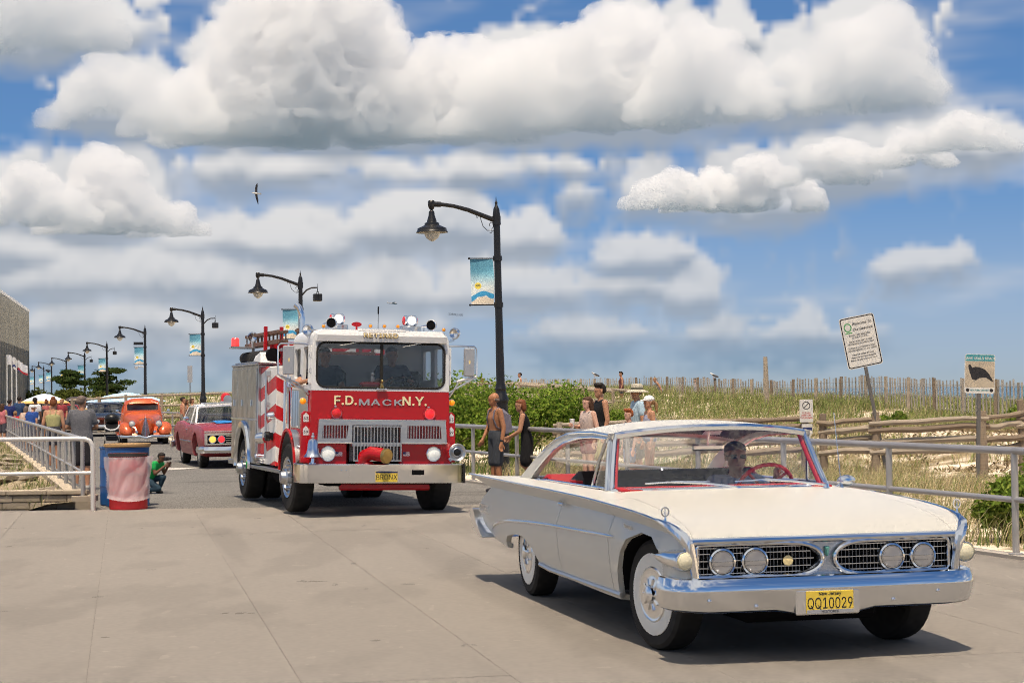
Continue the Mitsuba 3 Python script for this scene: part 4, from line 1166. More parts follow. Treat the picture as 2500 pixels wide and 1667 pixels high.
    for s, nm in ((-1, 'door'), (1, 'door')):
        k = t.add(nm, full ^ door_r[s], CREAM)
        hx, hy, hz = -.08, s * .925, .79
        t.add('handle', cat(lathe([(.001, 0), (.016, .004), (.018, .02), (.012, .032), (.001, .034)], (hx - .02, hy, hz), (0, s, 0), 14), tube([(hx - .07, hy + s * .018, hz), (hx, hy + s * .03, hz), (hx + .07, hy + s * .018, hz)], [.010, .013, .010]),
                                lathe([(.001, 0), (.012, .004), (.012, .02), (.001, .024)], (hx + .06, hy, hz), (0, s, 0), 12)), CHROME, under=k)
    # trim along the sides
    for s in (-1, 1):
        f = cat_sections(st, None)
        t.add('crest_trim', tube([(x, s * (f(x)[6][0] + .002), f(x)[6][1] + .001) for x in np.linspace(-2.87, 2.2, 50)], .007, 6), CHROME)
        sp = [(-2.33, .455), (-2.2, .495), (-2.05, .525), (-1.7, .565), (-1.32, .588), (-.7, .615), (-.1, .632), (.8, .650), (1.19, .657)]
        ps = PchipInterpolator([q[0] for q in sp], [q[1] for q in sp])
        xs = np.linspace(-2.33, 1.19, 40)
        pts = []
        for x in xs:
            F = f(x); z = float(ps(x))
            y = np.interp(z, F[2:6, 1], F[2:6, 0])
            pts.append((x, s * (y + .003), z))
        t.add('side_spear', tube(pts, [.004] + [.010] * 38 + [.005], 8), CHROME)
        t.add('rocker_molding', tube([(x, s * (f(x)[2][0] + .004), .292 if x > -.7 else .305) for x in np.linspace(-.82, 1.22, 8)], .02, 8), BRUSHED)
        # chrome brow that runs from the crest down beside the lamps
        pts = [(2.05, .932, .815), (2.18, .912, .793), (2.27, .892, .765), (2.325, .862, .73), (2.345, .838, .69), (2.345, .815, .60), (2.345, .80, .50)]
        t.add('fender_brow', tube([(a, s * b, c) for a, b, c in pts], [.010, .022, .030, .034, .034, .026, .022], 10), CHROME)
        k = t.add('parking_light', lathe([(.001, -.40), (.018, -.36), (.045, -.22), (.058, -.05), (.060, .0), (.054, .012), (.050, .004), (.001, .004)], (2.35, s * .865, .60), (1, -s * .13, -.0), 20), CHROME)
        t.add('lens', lathe([(.049, 0), (.046, .014), (.03, .024), (.001, .028)], (2.353, s * .8645, .60), (1, -s * .13, 0), 18), CREAMLENS, under=k)
        t.add('fender_ornament', cat(lathe([(.001, 0), (.012, .0), (.006, .03), (.004, .05)], (2.16, s * .915, .80), n=8), tube([(2.16, s * .915 + .022 * math.cos(a), .868 + .026 * math.sin(a)) for a in np.linspace(0, 2 * math.pi, 17)[:-1]], .005, 6, True), rod((2.16, s * .915, .845), (2.16, s * .915, .895), .005, .003, 6)), CHROME)
    # windscreen, roof and glass
    def ws(u, v):      # u: -1..1 across, v: 0..1 up
        yb, xb, zb = .76 * u, .79 - .235 * abs(u) ** 2.2, .915 - .012 * u * u
        yt, xt, zt = .675 * u, .50 - .13 * abs(u) ** 2.4, 1.322 - .05 * abs(u) ** 2.2
        w = v + .06 * math.sin(math.pi * v)
        return (xb + (xt - xb) * w - .0 * v, yb + (yt - yb) * v, zb + (zt - zb) * v)
    us = np.linspace(-1, 1, 33)
    t.add('windshield', sheet([[ws(u, v) for u in us] for v in np.linspace(0, 1, 9)]), 'window_glass', smooth=True)
    loop = [ws(u, 0) for u in us] + [ws(1, v) for v in np.linspace(.06, .92, 10)] + [ws(u, 1) for u in us[::-1]] + [ws(-1, v) for v in np.linspace(.92, .06, 10)]
    t.add('windshield_frame', tube(loop, .016, 8, True), CHROME)
    for s in (-1, 1):
        t.add('windshield_pillar', tube([V(ws(s, v)) + [-.045, s * .018, 0] for v in np.linspace(-.02, 1.0, 8)], [.022] * 7 + [.02], 8), CHROME)
        t.add('pillar_lining', tube([V(ws(s * .955, v)) + [-.05, s * .005, 0] for v in np.linspace(0, .97, 8)], .017, 8), RED_TRIM)
    def rz(x, y):
        e = abs(y) / .715
        z = 1.352 - .072 * e ** 2.3
        z -= .030 * max(0, (x + .1) / .6) ** 2.2 + .125 * max(0, (-.35 - x) / .8) ** 1.8
        return z
    G = []
    for v in np.linspace(0, 1, 24):
        row = []
        for u in np.linspace(-1, 1, 29):
            xf = .515 - .14 * abs(u) ** 2.4
            xr = -1.08 + .02 * u * u
            x = xr + (xf - xr) * v
            y = u * (.715 - .02 * max(0, (x - .2) / .3))
            row.append((x, y, rz(x, y)))
        G.append(row)
    t.add('roof', plate(G, .028), CREAM, smooth=50)
    t.add('headliner', sheet(V(G)[2:-1, 1:-1] - [0, 0, .036]), mat('headliner_cloth', (.10, .08, .09), .8), smooth=True)
    outer = [(-1.95, .885), (-1.80, .945), (-1.45, 1.085), (-1.2, 1.165), (-.977, 1.222), (-.7, 1.266), (-.4, 1.284), (0, 1.292), (.38, 1.280)]
    inner = [(.365, 1.245), (0, 1.248), (-.4, 1.232), (-.75, 1.192), (-1.0, 1.135), (-1.2, 1.065), (-1.42, .975), (-1.58, .885)]
    for s in (-1, 1):
        m = prism(outer + inner, 'y', .69, .735)
        m = tri(man(m).refine_to_length(.12))
        v = m.vertices.copy(); v[:, 1] = s * (v[:, 1] + (1.28 - v[:, 2]) * .17 - .012); m.vertices = v
        if s < 0:
            m.invert()
        t.add('roof_pillar', m, CREAM, smooth=35)
        yy = lambda z, o: s * (.735 + (1.28 - z) * .17 - .012 + o)
        t.add('drip_rail', tube([(x, yy(z, .004), z - .012) for x, z in outer[2:]], .009, 6), CHROME)
        t.add('window_trim', tube([(x, yy(z, .002), z) for x, z in inner] + [(-1.0, yy(.905, 0), .908), (.3, yy(.912, 0), .915)], .008, 6), CHROME)
        # vent window: post and its frame
        vt = [(.18, .915), (.31, 1.243)]
        t.add('vent_window_frame', cat(tube([(.16, yy(.915, 0), .915), (.24, yy(1.1, 0), 1.1), (.345, yy(1.24, 0), 1.243)], .011, 8), tube([(.17, yy(.92, 0), .918), (.50, yy(.92, -.01), .915)], .008, 6)), CHROME)
        t.add('vent_window', tm([(.16, yy(.915, -.01), .915), (.345, yy(1.24, -.01), 1.243), (.44, yy(1.2, -.01), 1.21), (.52, yy(.915, -.01), .915)], [[0, 1, 2], [0, 2, 3]]), 'window_glass', smooth=False)
    rear = [[(-1.93 + .22 * 0 + (-1.06 + 1.93) * v + .10 * math.sin(math.pi * v) * .3 + .06 * u * u * (1 - v), u * (.74 - .07 * v), .892 + (1.225 - .892) * (v + .12 * math.sin(math.pi * v))) for u in np.linspace(-1, 1, 13)] for v in np.linspace(0, 1, 8)]
    t.add('rear_window', sheet(rear), 'window_glass', smooth=True)
    t.add('rear_window_trim', cat(tube([q for q in rear[0]], .012, 6), tube(rear[-1], .010, 6)), CHROME)
    # cabin
    k = t.add('front_seat', cat(box(-.62, .0, -.70, .70, .40, .62, .05), box(-.74, -.54, -.71, .71, .42, .985, .06)), DARK_TRIM)
    t.add('seat_bolster', cat(box(-.735, -.545, .40, .715, .60, .99, .06), box(-.735, -.545, -.715, -.60, .60, .975, .06)), RED_TRIM, under=k)
    t.add('rear_seat', cat(box(-1.5, -1.0, -.72, .72, .40, .62, .05), box(-1.64, -1.42, -.72, .72, .42, .925, .06)), RED_TRIM)
    t.add('parcel_shelf', box(-1.92, -1.6, -.72, .72, .86, .897, .01), DARK_TRIM)
    for s in (-1, 1):
        t.add('door_card', box(-1.6, .55, s * .745, s * .775, .4, .893, .006), RED_TRIM)
    t.add('floor', box(-1.7, .9, -.78, .78, .31, .36), DARK)
    t.add('dashboard', hull([(x, y, z) for y in (-.74, .74) for x, z in ((.44, .78), (.42, .90), (.52, .925), (.70, .915), (.7, .7), (.5, .7))]), RED_TRIM, smooth=20)
    c, n = V([.28, .42, .862]), V([-.9, 0, .43])
    a, b, d = frame(n)
    ring = [c + .205 * (math.cos(q) * a + math.sin(q) * b) for q in np.linspace(0, 2 * math.pi, 33)[:-1]]
    t.add('steering_wheel', cat(tube(ring, .014, 8, True), lathe([(.001, -.3), (.03, -.3), (.035, 0), (.05, .01), (.001, .03)], c, n, 12), tube([ring[4], c + .02 * d, ring[12]], .011, 6), tube([ring[20], c + .02 * d, ring[28]], .011, 6)), RED_TRIM)
    t.add('rear_view_mirror', cat(box(.32, .345, -.125, .105, 1.148, 1.195, .012), rod((.335, -.01, 1.19), (.37, -.01, 1.28), .008)), CHROME)
    t.add('sun_visor', hull([(.40, -.05, 1.285), (.40, .075, 1.285), (.33, -.05, 1.262), (.33, .075, 1.262), (.335, -.05, 1.256), (.335, .075, 1.256)]), WHITE)
    for s, y0 in ((1, .30), (1, -.32)):
        t.add('wiper', cat(tube([(.83, y0 + .34, .925), (.80, y0 + .1, .955), (.785, y0 - .12, .965)], [.010, .008, .006], 6), tube([(.795, y0 + .16, .962), (.79, y0 - .06, .968), (.775, y0 - .28, .958)], .006, 6), lathe([(.001, 0), (.022, 0), (.018, .025), (.001, .03)], (.84, y0 + .34, .905), n=10)), CHROME)
    t.add('cowl_molding', tube([V(ws(u, 0)) + [.03, 0, -.004] for u in us], .018, 8), CHROME)
    t.add('wing_mirror', cat(rod((.60, .80, .885), (.58, .86, .92), .012, .008), moved(lathe([(.001, -.05), (.03, -.045), (.052, -.015), (.056, .0), (.054, .006), (.001, .006)], (0, 0, 0), (-1, .1, .05), 18), pose(.57, .90, .935)@np.diag([1,1.2,.7,1.]))), CHROME)
    t.add('aerial', cat(rod((.72, .80, .88), (.66, .78, 1.40), .0035, .002, 6), lathe([(.001, 0), (.02, 0), (.012, .03), (.005, .05)], (.72, .80, .875), n=10)), CHROME)
    # front: grille, lamps
    t.add('grille_backing', box(2.235, 2.245, -.785, .785, .49, .692), DARK)
    top = tube([(2.318, y, .703) for y in np.linspace(-.84, .84, 12)], .022, 10, flat=1)
    bot = tube([(2.322, y, .479) for y in np.linspace(-.82, .82, 12)], .017, 10)
    t.add('grille_surround', cat(top, bot), CHROME)
    t.add('grille_lip', cat(box(2.20, 2.325, -.80, .80, .452, .468, .006)), DARK)
    for s in (-1, 1):
        q = []
        for a in np.linspace(math.pi / 2, -math.pi / 2, 21):
            q.append((.26 - .222 * max(math.cos(a), 0) ** .85, .588 + .096 * math.copysign(abs(math.sin(a)) ** .9, math.sin(a))))
        loop = [(2.312 + .02 * (1 - abs(y) / .8), s * y + .012, z) for y, z in q] + [(2.305, s * y + .0, z) for y, z in ((.45, .493), (.62, .494), (.765, .497), (.782, .52), (.782, .66), (.765, .683), (.62, .685), (.45, .685))]
        t.add('grille_oval', tube(loop, .015, 8, True), CHROME)
        edge = lambda y: .097 if y > .27 else .097 * math.sqrt(max(0, 1 - ((.27 - y) / .215) ** 2))
        bars, vert = [], []
        for z in (.515, .547, .588, .629, .66):
            y0 = next((y for y in np.linspace(.05, .3, 60) if edge(y) > abs(z - .588) + .004), .3)
            bars.append(box(2.276, 2.288, s * y0, s * .782, z - .0028, z + .0028))
        for y in np.arange(.075, .78, .0225):
            e = edge(y)
            vert.append(box(2.268, 2.277, s * y - .0014, s * y + .0014, .588 - e, .588 + e))
        t.add('grille_bars', cat(bars), BRIGHT, kind='stuff')
        t.add('grille_bars', cat(vert), BRUSHDARK, kind='stuff')
        for y in (.622, .424):
            k = t.add('headlight', lathe([(.001, -.07), (.06, -.068), (.084, -.02), (.086, .0), (.080, .012), (.070, .016), (.0668, .006), (.064, -.05), (.001, -.055)], (2.29, s * y, .58), (1, 0, 0), 32), CHROME)
            t.add('reflector', lathe([(.0665, .008), (.058, -.012), (.046, -.028), (.031, -.040), (.014, -.046), (.0135, -.040)], (2.298, s * y, .58), (1, 0, 0), 14), BOWL, under=k, smooth=False)
            t.add('bulb_shield', lathe([(.001, -.046), (.012, -.044), (.015, -.022), (.012, -.014), (.001, -.012)], (2.298, s * y, .58), (1, 0, 0), 12), BRUSHDARK, under=k)
            t.add('lens_bar', cat([box(2.308, 2.310, s * y - .062 * q, s * y + .062 * q, .58 + dz - .0012, .58 + dz + .0012) for dz, q in ((-.02, .93), (.004, 1.0))]), BRUSHDARK, under=k)
            t.add('lens', sheet([[(2.303 + .02 * (1 - r * r), s * y + .066 * r * math.cos(a), .58 + .066 * r * math.sin(a)) for a in np.linspace(0, 2 * math.pi, 25)] for r in np.linspace(.02, 1, 6)]), 'lens_glass', under=k, smooth=True)
    hg = [(-.235, .688), (.25, .688), (.13, .66), (.058, .60), (.055, .57), (.12, .52), (.25, .488), (-.235, .488), (-.105, .52), (-.035, .57), (-.032, .60), (-.10, .66)]
    ribs = [box(2.298, 2.306, -1, 1, z, z + .004) for z in np.arange(.494, .686, .0082)]
    t.add('centre_panel', cat(prism(hg, 'x', 2.27, 2.298), tri(man(cat(ribs)) ^ man(prism(hg, 'x', 2.2, 2.4)))), BRUSHED)
    t.add('grille_emblem', cat(hull([(2.31, y + .012, z) for y, z in ((-.014, .655), (.014, .655), (.012, .61), (0, .595), (-.012, .61))] + [(2.33, y + .012, z) for y, z in ((-.01, .65), (.01, .65), (0, .60))])), mat('emblem_green', (.10, .30, .26), .3, coat=1))
    t.add('grille_badge', lathe([(.001, 0), (.030, .0), (.031, .008), (.026, .011), (.001, .013)], (2.292, -.222, .578), (1, 0, 0), 20), GOLD)
    # bumpers
    half = [(2.12, .965), (2.21, .962), (2.30, .94), (2.36, .895), (2.395, .82), (2.408, .70), (2.415, .4)]
    path = [(a, -b) for a, b in half] + [(2.415, 0)] + half[::-1]
    P = V(path); fn = PchipInterpolator(np.arange(len(P)), P)(np.linspace(0, len(P) - 1, 85))
    prof = [(-.075, .492), (-.03, .500), (-.018, .494), (-.006, .462), (.002, .432), (0, .42), (-.008, .36), (-.022, .312), (-.035, .302), (-.075, .300)]
    pl = lambda y: .025 * smooth(.30, .18, abs(y + .03)) - .012 * smooth(.7, .95, abs(y))
    R = []
    tt = np.gradient(fn, axis=0); tt /= np.linalg.norm(tt, axis=1, keepdims=True)
    for i, q in enumerate(fn):
        nrm = V([tt[i, 1], -tt[i, 0]])
        dip = pl(q[1])
        R.append([(q[0] + o * nrm[0], q[1] + o * nrm[1], z - dip * (z < .40) + (.0 if z < .45 else 0)) for o, z in prof])
    t.add('front_bumper', skin(R), CHROME, smooth=35)
    for y, z in ((-.74, .375), (-.46, .335), (.38, .345), (.66, .385)):
        t.add('bumper_bolt', lathe([(.001, 0), (.013, 0), (.012, .005), (.006, .009), (.001, .01)], (2.403, y, z), (1, 0, 0), 12), CHROME)
    t.add('plate_recess', box(2.405, 2.418, -.225, .165, .276, .416, .006), CHROME)
    k = t.add('license_plate', box(2.418, 2.424, -.165, .125, .283, .412, .003), YELLOW)
    t.add('plate_number', text('QQ10029', .062, (2.424, -.02, .342), (0, 1, 0), (0, 0, 1), .002, wide=.70), INK, under=k, smooth=False)
    t.add('plate_state', text('New Jersey', .018, (2.424, -.02, .396), (0, 1, 0), (0, 0, 1), .002, bold=True), INK, under=k, smooth=False)
    t.add('plate_caption_strip', box(2.4242, 2.4262, -.163, .123, .284, .305), SILVER, under=k)
    t.add('plate_caption', text('HISTORIC', .013, (2.4264, -.02, .2945), (0, 1, 0), (0, 0, 1), .0015, bold=True, wide=1.2), INK, under=k, smooth=False)
    rb = [(-2.97, .548), (-2.87, .598), (-2.83, .59), (-2.72, .49), (-2.56, .41), (-2.46, .382), (-2.52, .374), (-2.64, .385), (-2.79, .43), (-2.90, .495)]
    t.add('rear_bumper', prism(rb, 'y', -.985, .985), CHROME, smooth=40)
    # lettering on the flank
    t.add('quarter_lettering', text('EDSEL', .062, (-2.52, -.948, .612), (1, 0, 0), (0, .0, 1), .012, bold=True, wide=1.35), CHROME, smooth=False)
    t.add('fender_script', text('Ranger', .030, (1.42, -.915, .735), (1, 0, -.02), (0, -.25, 1), .003, wide=1.2, shear=.35), CHROME, smooth=False)
    # wheels
    def cap(t, k, M, fix, hw):
        t.add('hubcap', fix(lathe([(.001, .2 * hw), (.160, .9 * hw), (.167, 1.02 * hw), (.160, 1.10 * hw), (.135, 1.02 * hw), (.095, 1.12 * hw), (.055, 1.18 * hw), (.05, 1.38 * hw), (.03, 1.48 * hw), (.001, 1.5 * hw)], axis=(0, -1, 0), n=28)), CHROME, under=k, M=M)
        fins = [moved(box(.055, .10, -1.26 * hw, -1.08 * hw, -.006, .006, .003), trimesh.transformations.rotation_matrix(a, (0, 1, 0))) for a in np.arange(10) * .628]
        t.add('hubcap_fins', fix(cat(fins)), CHROME, under=k, M=M)
    for s in (-1, 1):
        wheel(t, 1.60, s * .735, .336, .178, .20, .19, (.168, .247), cap, s)
        wheel(t, -1.524, s * .745, .336, .178, .20, 0, (.168, .25), cap, s)
    t.add('underbody', cat(box(-2.3, 2.1, -.42, .42, .20, .34, .03), rod((-1.524, -.7, .33), (-1.524, .7, .33), .05), rod((1.60, -.66, .30), (1.60, .66, .30), .03)), DARK)
    return t


EDSEL = edsel()
# ---------------------------------------------------------------- the fire engine
LAMP_WHITE = {'type': 'principled', 'base_color': rgb((.9, .9, .85)), 'roughness': .3}
STRIPES = mat('candy_stripes', proc(lambda p, n, uv: stripe_colour(p)), 0.35, coat=.7)


def stripe_colour(p):
    # stripes printed on the pump house, rising towards its front edge and falling behind the corner
    ox, oy, c, s, k = -2.146, 26.433, math.cos(-1.256), math.sin(-1.256), .962
    lx = ((p.x - ox) * c + (p.y - oy) * s) / k
    ly = (-(p.x - ox) * s + (p.y - oy) * c) / k
    u = p.z / k - dr.select(lx < -1.21, (lx + 1.2) * 0.16, (ly + 1.15) * -0.55) - ly * .02
    f = (u - 0.13) / 0.44
    f = f - dr.floor(f)
    return mix((.50, .006, .01), (.74, .72, .68), smoothstep(.46, .475, f) * (1 - smoothstep(.985, 1.0, f)))


def engine():
    t = Thing('fire_engine', 'red and white fire engine with bell, chrome grille and flashing roof lamps', 'fire engine', pose(-2.146, 26.433, 0, -1.256, .962, -.025))
    A = t.add
    # upper cab
    def cabhull(o):
        pts = []
        for x, y, z in ((.885, 1.03, 1.80), (-.56, 1.03, 1.80)):
            for s in (-1, 1):
                pts.append((x + (o if x > 0 else -o) * -1 + (0), s * (y - o), z + (o if o else 0)))
        for x0, x1 in ((.86, -.54),):
            for a in np.linspace(0, math.pi / 2, 6):
                for s in (-1, 1):
                    y, z = .89 + .13 * math.cos(a), 2.53 + .13 * math.sin(a)
                    pts += [(x0 - o, s * (y - o), z - o), (x1 + o, s * (y - o), z - o)]
                    if a > .3:
                        pts += [(x0 - .06 - o, s * (y - o), z + .02 - o), (x1 + .1 + o, s * (y - o), z + .02 - o)]
        return hull(pts)
    def rrect(y0, y1, z0, z1, r):
        P = []
        for cy, cz, a0 in ((y1 - r, z1 - r, 0), (y0 + r, z1 - r, 90), (y0 + r, z0 + r, 180), (y1 - r, z0 + r, 270)):
            P += [(cy + r * math.cos(math.radians(a)), cz + r * math.sin(math.radians(a))) for a in np.linspace(a0, a0 + 90, 7)]
        return P
    cab = man(cabhull(0)) - man(cabhull(.045))
    cab = cab - man(prism(rrect(-.955, .955, 1.845, 2.495, .13), 'x', .6, 1.2))
    cab = cab - man(prism(rrect(.24, .66, 1.88, 2.44, .05), 'y', -1.3, 1.3)) - man(prism(rrect(-.42, .02, 1.98, 2.42, .05), 'y', -1.3, 1.3)) - man(prism(rrect(-.5, .4, 2.36, 2.45, .03), 'x', -.9, -.3))
    A('cab', cab, WHITE, smooth=25)
    A('visor', hull([(x, s * y, z) for s in (-1, 1) for x, y, z in ((.87, .985, 2.515), (.93, .975, 2.51), (.945, .965, 2.60), (.90, .90, 2.68), (.82, .90, 2.685), (.84, .985, 2.62))]), WHITE, smooth=25)
    A('visor_crest', hull([(x, s * y, z) for s in (-1, 1) for x, y, z in ((.80, .36, 2.67), (.915, .36, 2.665), (.905, .33, 2.70), (.80, .33, 2.705))]), WHITE, smooth=20)
    A('lettering_shadow', text('RETIRED', .072, (.945, -.03, 2.603), (0, 1, 0), (-.10, 0, 1), .010, bold=True, wide=1.26), BRONZEINK, smooth=False)
    A('roof_lettering', text('RETIRED', .060, (.948, -.03, 2.605), (0, 1, 0), (-.10, 0, 1), .016, wide=1.5), GOLD, smooth=False)
    rr = rrect(-.955, .955, 1.845, 2.495, .13)
    A('windscreen_gasket', tube([(.882, y, z) for y, z in rr], .016, 6, True), BLACK)
    A('windscreen_post', box(.868, .895, -.022, .022, 1.845, 2.495, .006), BLACK)
    for s in (-1, 1):
        A('windscreen_pane', tm([(.874, s * .02, 1.845), (.874, s * .95, 1.845), (.874, s * .95, 2.495), (.874, s * .02, 2.495)], [[0, 1, 2], [0, 2, 3]]), 'tinted_glass', smooth=False)
        A('side_board', prism(rrect(s * 1.02 - .052, s * 1.02 + .052, 1.90, 2.45, .02), 'x', .80, .825), WHITE)
        for z in (2.305, 2.08):
            A('seal', cat(lathe([(.001, 0), (.046, 0), (.046, .003), (.001, .003)], (.825, s * 1.02, z), (1, 0, 0), 24), ), SEAL)
            A('seal_ring', cat(tube([(.829, s * 1.02 + .036 * math.cos(a), z + .040 * math.sin(a)) for a in np.linspace(0, 6.28, 19)[:-1]], .004, 5, True), tube([(.829, s * 1.02 + .017 * math.cos(a), z + .02 * math.sin(a)) for a in np.linspace(0, 6.28, 13)[:-1]], .003, 5, True)), SEALINK)
    for y in (-.27, .67):
        A('wiper', cat(rod((.90, y + .02, 2.53), (.915, y - .02, 2.525), .014), tube([(.915, y, 2.528), (.912, y - .18, 2.485), (.905, y - .36, 2.448)], [.008, .012, .010], 6, flat=.5)), WHITE)
    A('dashboard', box(.45, .82, -.96, .96, 1.70, 1.86, .04), DARK_TRIM)
    A('dash_cover', box(.62, .85, -.28, .05, 1.86, 1.93, .03), RED)
    A('cab_seat', cat(box(-.30, .15, -.92, -.25, 1.3, 1.62, .05), box(-.42, -.28, -.92, -.25, 1.5, 2.12, .05)), DARK_TRIM)
    A('cab_seat', cat(box(-.30, .15, .15, .92, 1.3, 1.62, .05), box(-.42, -.28, .15, .92, 1.5, 2.12, .05)), DARK_TRIM)
    A('engine_cover', box(-.5, .5, -.24, .14, 1.3, 1.78, .06), DARK_TRIM)
    c, n = V([.42, .42, 1.93]), V([-.35, 0, .94])
    a_, b_, d_ = frame(n)
    ring = [c + .22 * (math.cos(q) * a_ + math.sin(q) * b_) for q in np.linspace(0, 2 * math.pi, 25)[:-1]]
    A('steering_wheel', cat(tube(ring, .013, 6, True), tube([ring[0], c, ring[12]], .01, 5), rod(c, c - .3 * d_, .02)), BLACKPAINT)
    A('dashboard_dog', cat(ball((.74, -.10, 1.985), (.028, .026, .048)), ball((.755, -.10, 2.05), (.026, .022, .024)), ball((.778, -.10, 2.044), (.016, .010, .010)), ball((.745, -.122, 2.05), (.008, .006, .018)), ball((.745, -.078, 2.05), (.008, .006, .018)), rod((.765, -.115, 1.99), (.768, -.115, 1.935), .009), rod((.765, -.085, 1.99), (.768, -.085, 1.935), .009)), WHITE)
    # lower cab
    front = [(-1.025, 1.83), (-1.035, 1.50), (-1.05, 1.06), (-1.05, .74), (1.05, .74), (1.05, 1.06), (1.035, 1.50), (1.025, 1.83)]
    low = man(prism(front, 'x', -.55, .88)) - man(box(-.5, .84, -.98, .98, .9, 1.9)) - man(box(.6, 1, -.505, .285, .70, 1.05)) - man(box(.6, 1, -.445, .295, .70, 1.305))
    arch = lambda cx, cz, r, y0, y1: man(rod((cx, y0, cz), (cx, y1, cz), r, n=40))
    for s in (-1, 1):
        low = low - arch(-.13, .60, .585, s * .7, s * 1.4)
    A('cab_front', low, RED, smooth=20)
    for s in (-1, 1):
        fl = [(s * 1.02, 1.48), (s * 1.10, 1.50), (s * 1.145, 1.46), (s * 1.155, 1.2), (s * 1.155, .76), (s * 1.02, .76)]
        A('flare_panel', prism(fl, 'x', .70, .80), RED, smooth=20)
        for z, nmb in ((1.405, '63'), (1.212, '69')):
            pent = [(s * 1.09 + y, z + q) for y, q in ((-.04, -.06), (.04, -.06), (.042, .03), (0, .075), (-.042, .03))]
            k = A('house_number_badge', prism(pent, 'x', .8, .806), WHITE)
            A('number', text(nmb, .042, (.806, s * 1.09, z - .012), (0, 1, 0), (0, 0, 1), .003, bold=True), INK, under=k, smooth=False)
        k = A('marker_lamp', lathe([(.001, -.06), (.03, -.055), (.05, -.01), (.053, .0), (.045, .012), (.001, .012)], (.70, s * 1.12, 1.642), (1, 0, 0), 18), CHROME)
        A('lens', lathe([(.046, .0), (.043, .02), (.025, .034), (.001, .04)], (.712, s * 1.12, 1.642), (1, 0, 0), 16), AMBER, under=k, emitter=light((.30, .085, .002)))
        A('lamp_bracket', rod((.66, s * 1.02, 1.63), (.68, s * 1.12, 1.64), .012), CHROME)
    A('initials_shadow', text('F.D.', .122, (.8825, -.526, 1.657), (0, 1, 0), (0, 0, 1), .003, bold=True, wide=1.14), INK, smooth=False)
    A('initials_shadow', text('N.Y.', .122, (.8825, .509, 1.655), (0, 1, 0), (0, 0, 1), .003, bold=True, wide=1.18), INK, smooth=False)
    A('department_initials', text('F.D.', .125, (.884, -.53, 1.662), (0, 1, 0), (0, 0, 1), .008, bold=True, wide=1.12), GOLDLEAF, smooth=False)
    A('department_initials', text('N.Y.', .125, (.884, .505, 1.660), (0, 1, 0), (0, 0, 1), .008, bold=True, wide=1.16), GOLDLEAF, smooth=False)
    for s0, y in (('M', -.255), ('A', -.085), ('C', .085), ('K', .255)):
        A('maker_letter', text(s0, .085, (.884, y, 1.635), (0, 1, 0), (0, 0, 1), .012, bold=True, wide=1.75), CHROME, smooth=False)
    A('hood_figure', cat(box(.87, .93, -.07, .07, 1.815, 1.84, .008), ball((.92, -.06, 1.825), .022), ball((.92, .06, 1.825), .022)), CHROME)
    A('hood_dog', cat(ball((.90, 0, 1.885), (.04, .026, .045)), ball((.93, 0, 1.945), (.024, .022, .024)), ball((.953, 0, 1.938), (.014, .013, .011)), rod((.925, -.018, 1.88), (.93, -.02, 1.835), .011), rod((.925, .018, 1.88), (.93, .02, 1.835), .011)), BRASS)
    for y, lit in ((-.668, .12), (.725, 1.0)):
        k = A('warning_lamp', lathe([(.001, -.01), (.085, -.01), (.088, .05), (.082, .062), (.074, .05), (.001, .045)], (.88, y, 1.473), (1, 0, 0), 24), CHROME)
        A('lens', lathe([(.073, .048), (.066, .066), (.04, .08), (.001, .085)], (.88, y, 1.473), (1, 0, 0), 20), REDLENS, under=k, emitter=light((.35 * lit, .01 * lit, .012 * lit)))
        A('lamp_cap', ball((.93, y - .02, 1.572), (.03, .024, .016), 1), CHROME, under=k)
    # chrome grille group
    fr = [[(-.955, 1.055), (.975, 1.055), (.958, 1.378), (-.935, 1.378)], [(-.885, 1.112), (-.52, 1.112), (-.50, 1.30), (-.872, 1.30)], [(-.445, 1.0), (.295, 1.0), (.295, 1.305), (-.445, 1.305)], [(.375, 1.112), (.895, 1.112), (.878, 1.30), (.378, 1.30)]]
    A('grille_surround', prism(fr, 'x', .88, .975), BRIGHT, smooth=20)
    A('grille_top_edge', box(.93, 1.0, -.94, .96, 1.372, 1.385, .004), CHROME)
    A('grille_sill', box(.90, 1.0, -.96, -.44, 1.035, 1.06, .006), CHROME)
    A('grille_sill', box(.90, 1.0, .29, .98, 1.035, 1.06, .006), CHROME)
    for y0, y1 in ((-.885, -.505), (.375, .89)):
        k = A('louvre_box', box(.882, .90, y0, y1, 1.11, 1.302), LOUVRE)
        for y in np.linspace(y0 + .02, y1 - .02, 9 if y0 < 0 else 12):
            A('louvre_bar', box(.94, .955, y - .005, y + .005, 1.112, 1.30), BRIGHT, under=k)
    A('radiator_core', box(.80, .84, -.45, .30, .78, 1.30), RADIATOR)
    k = A('radiator_grille', prism([[(-.432, .782), (.285, .782), (.285, 1.295), (-.432, 1.295)], [(-.415, .80), (.268, .80), (.268, 1.278), (-.415, 1.278)]], 'x', .985, 1.012), BRIGHT)
    A('grille_cross_bar', box(.987, 1.010, -.415, .268, 1.036, 1.052), BRIGHT, under=k)
    for y in np.linspace(-.37, .22, 13):
        A('grille_bar', box(.99, 1.006, y - .006, y + .006, .80, 1.278), BRIGHT, under=k)
    for y0, y1 in ((-.95, -.51), (.29, .96)):
        A('lamp_panel', box(.86, .90, y0, y1, .735, 1.035, .006), RED)
    for y in (-.784, .793):
        k = A('headlight', lathe([(.001, -.02), (.10, -.02), (.112, .0), (.11, .03), (.10, .036), (.094, .02), (.001, .02)], (.90, y, .889), (1, 0, 0), 28), CHROME)
        A('lens', lathe([(.097, .022), (.085, .05), (.055, .066), (.001, .072)], (.90, y, .889), (1, 0, 0), 24), LAMPGLASS, under=k, emitter=light((.16, .155, .13)))
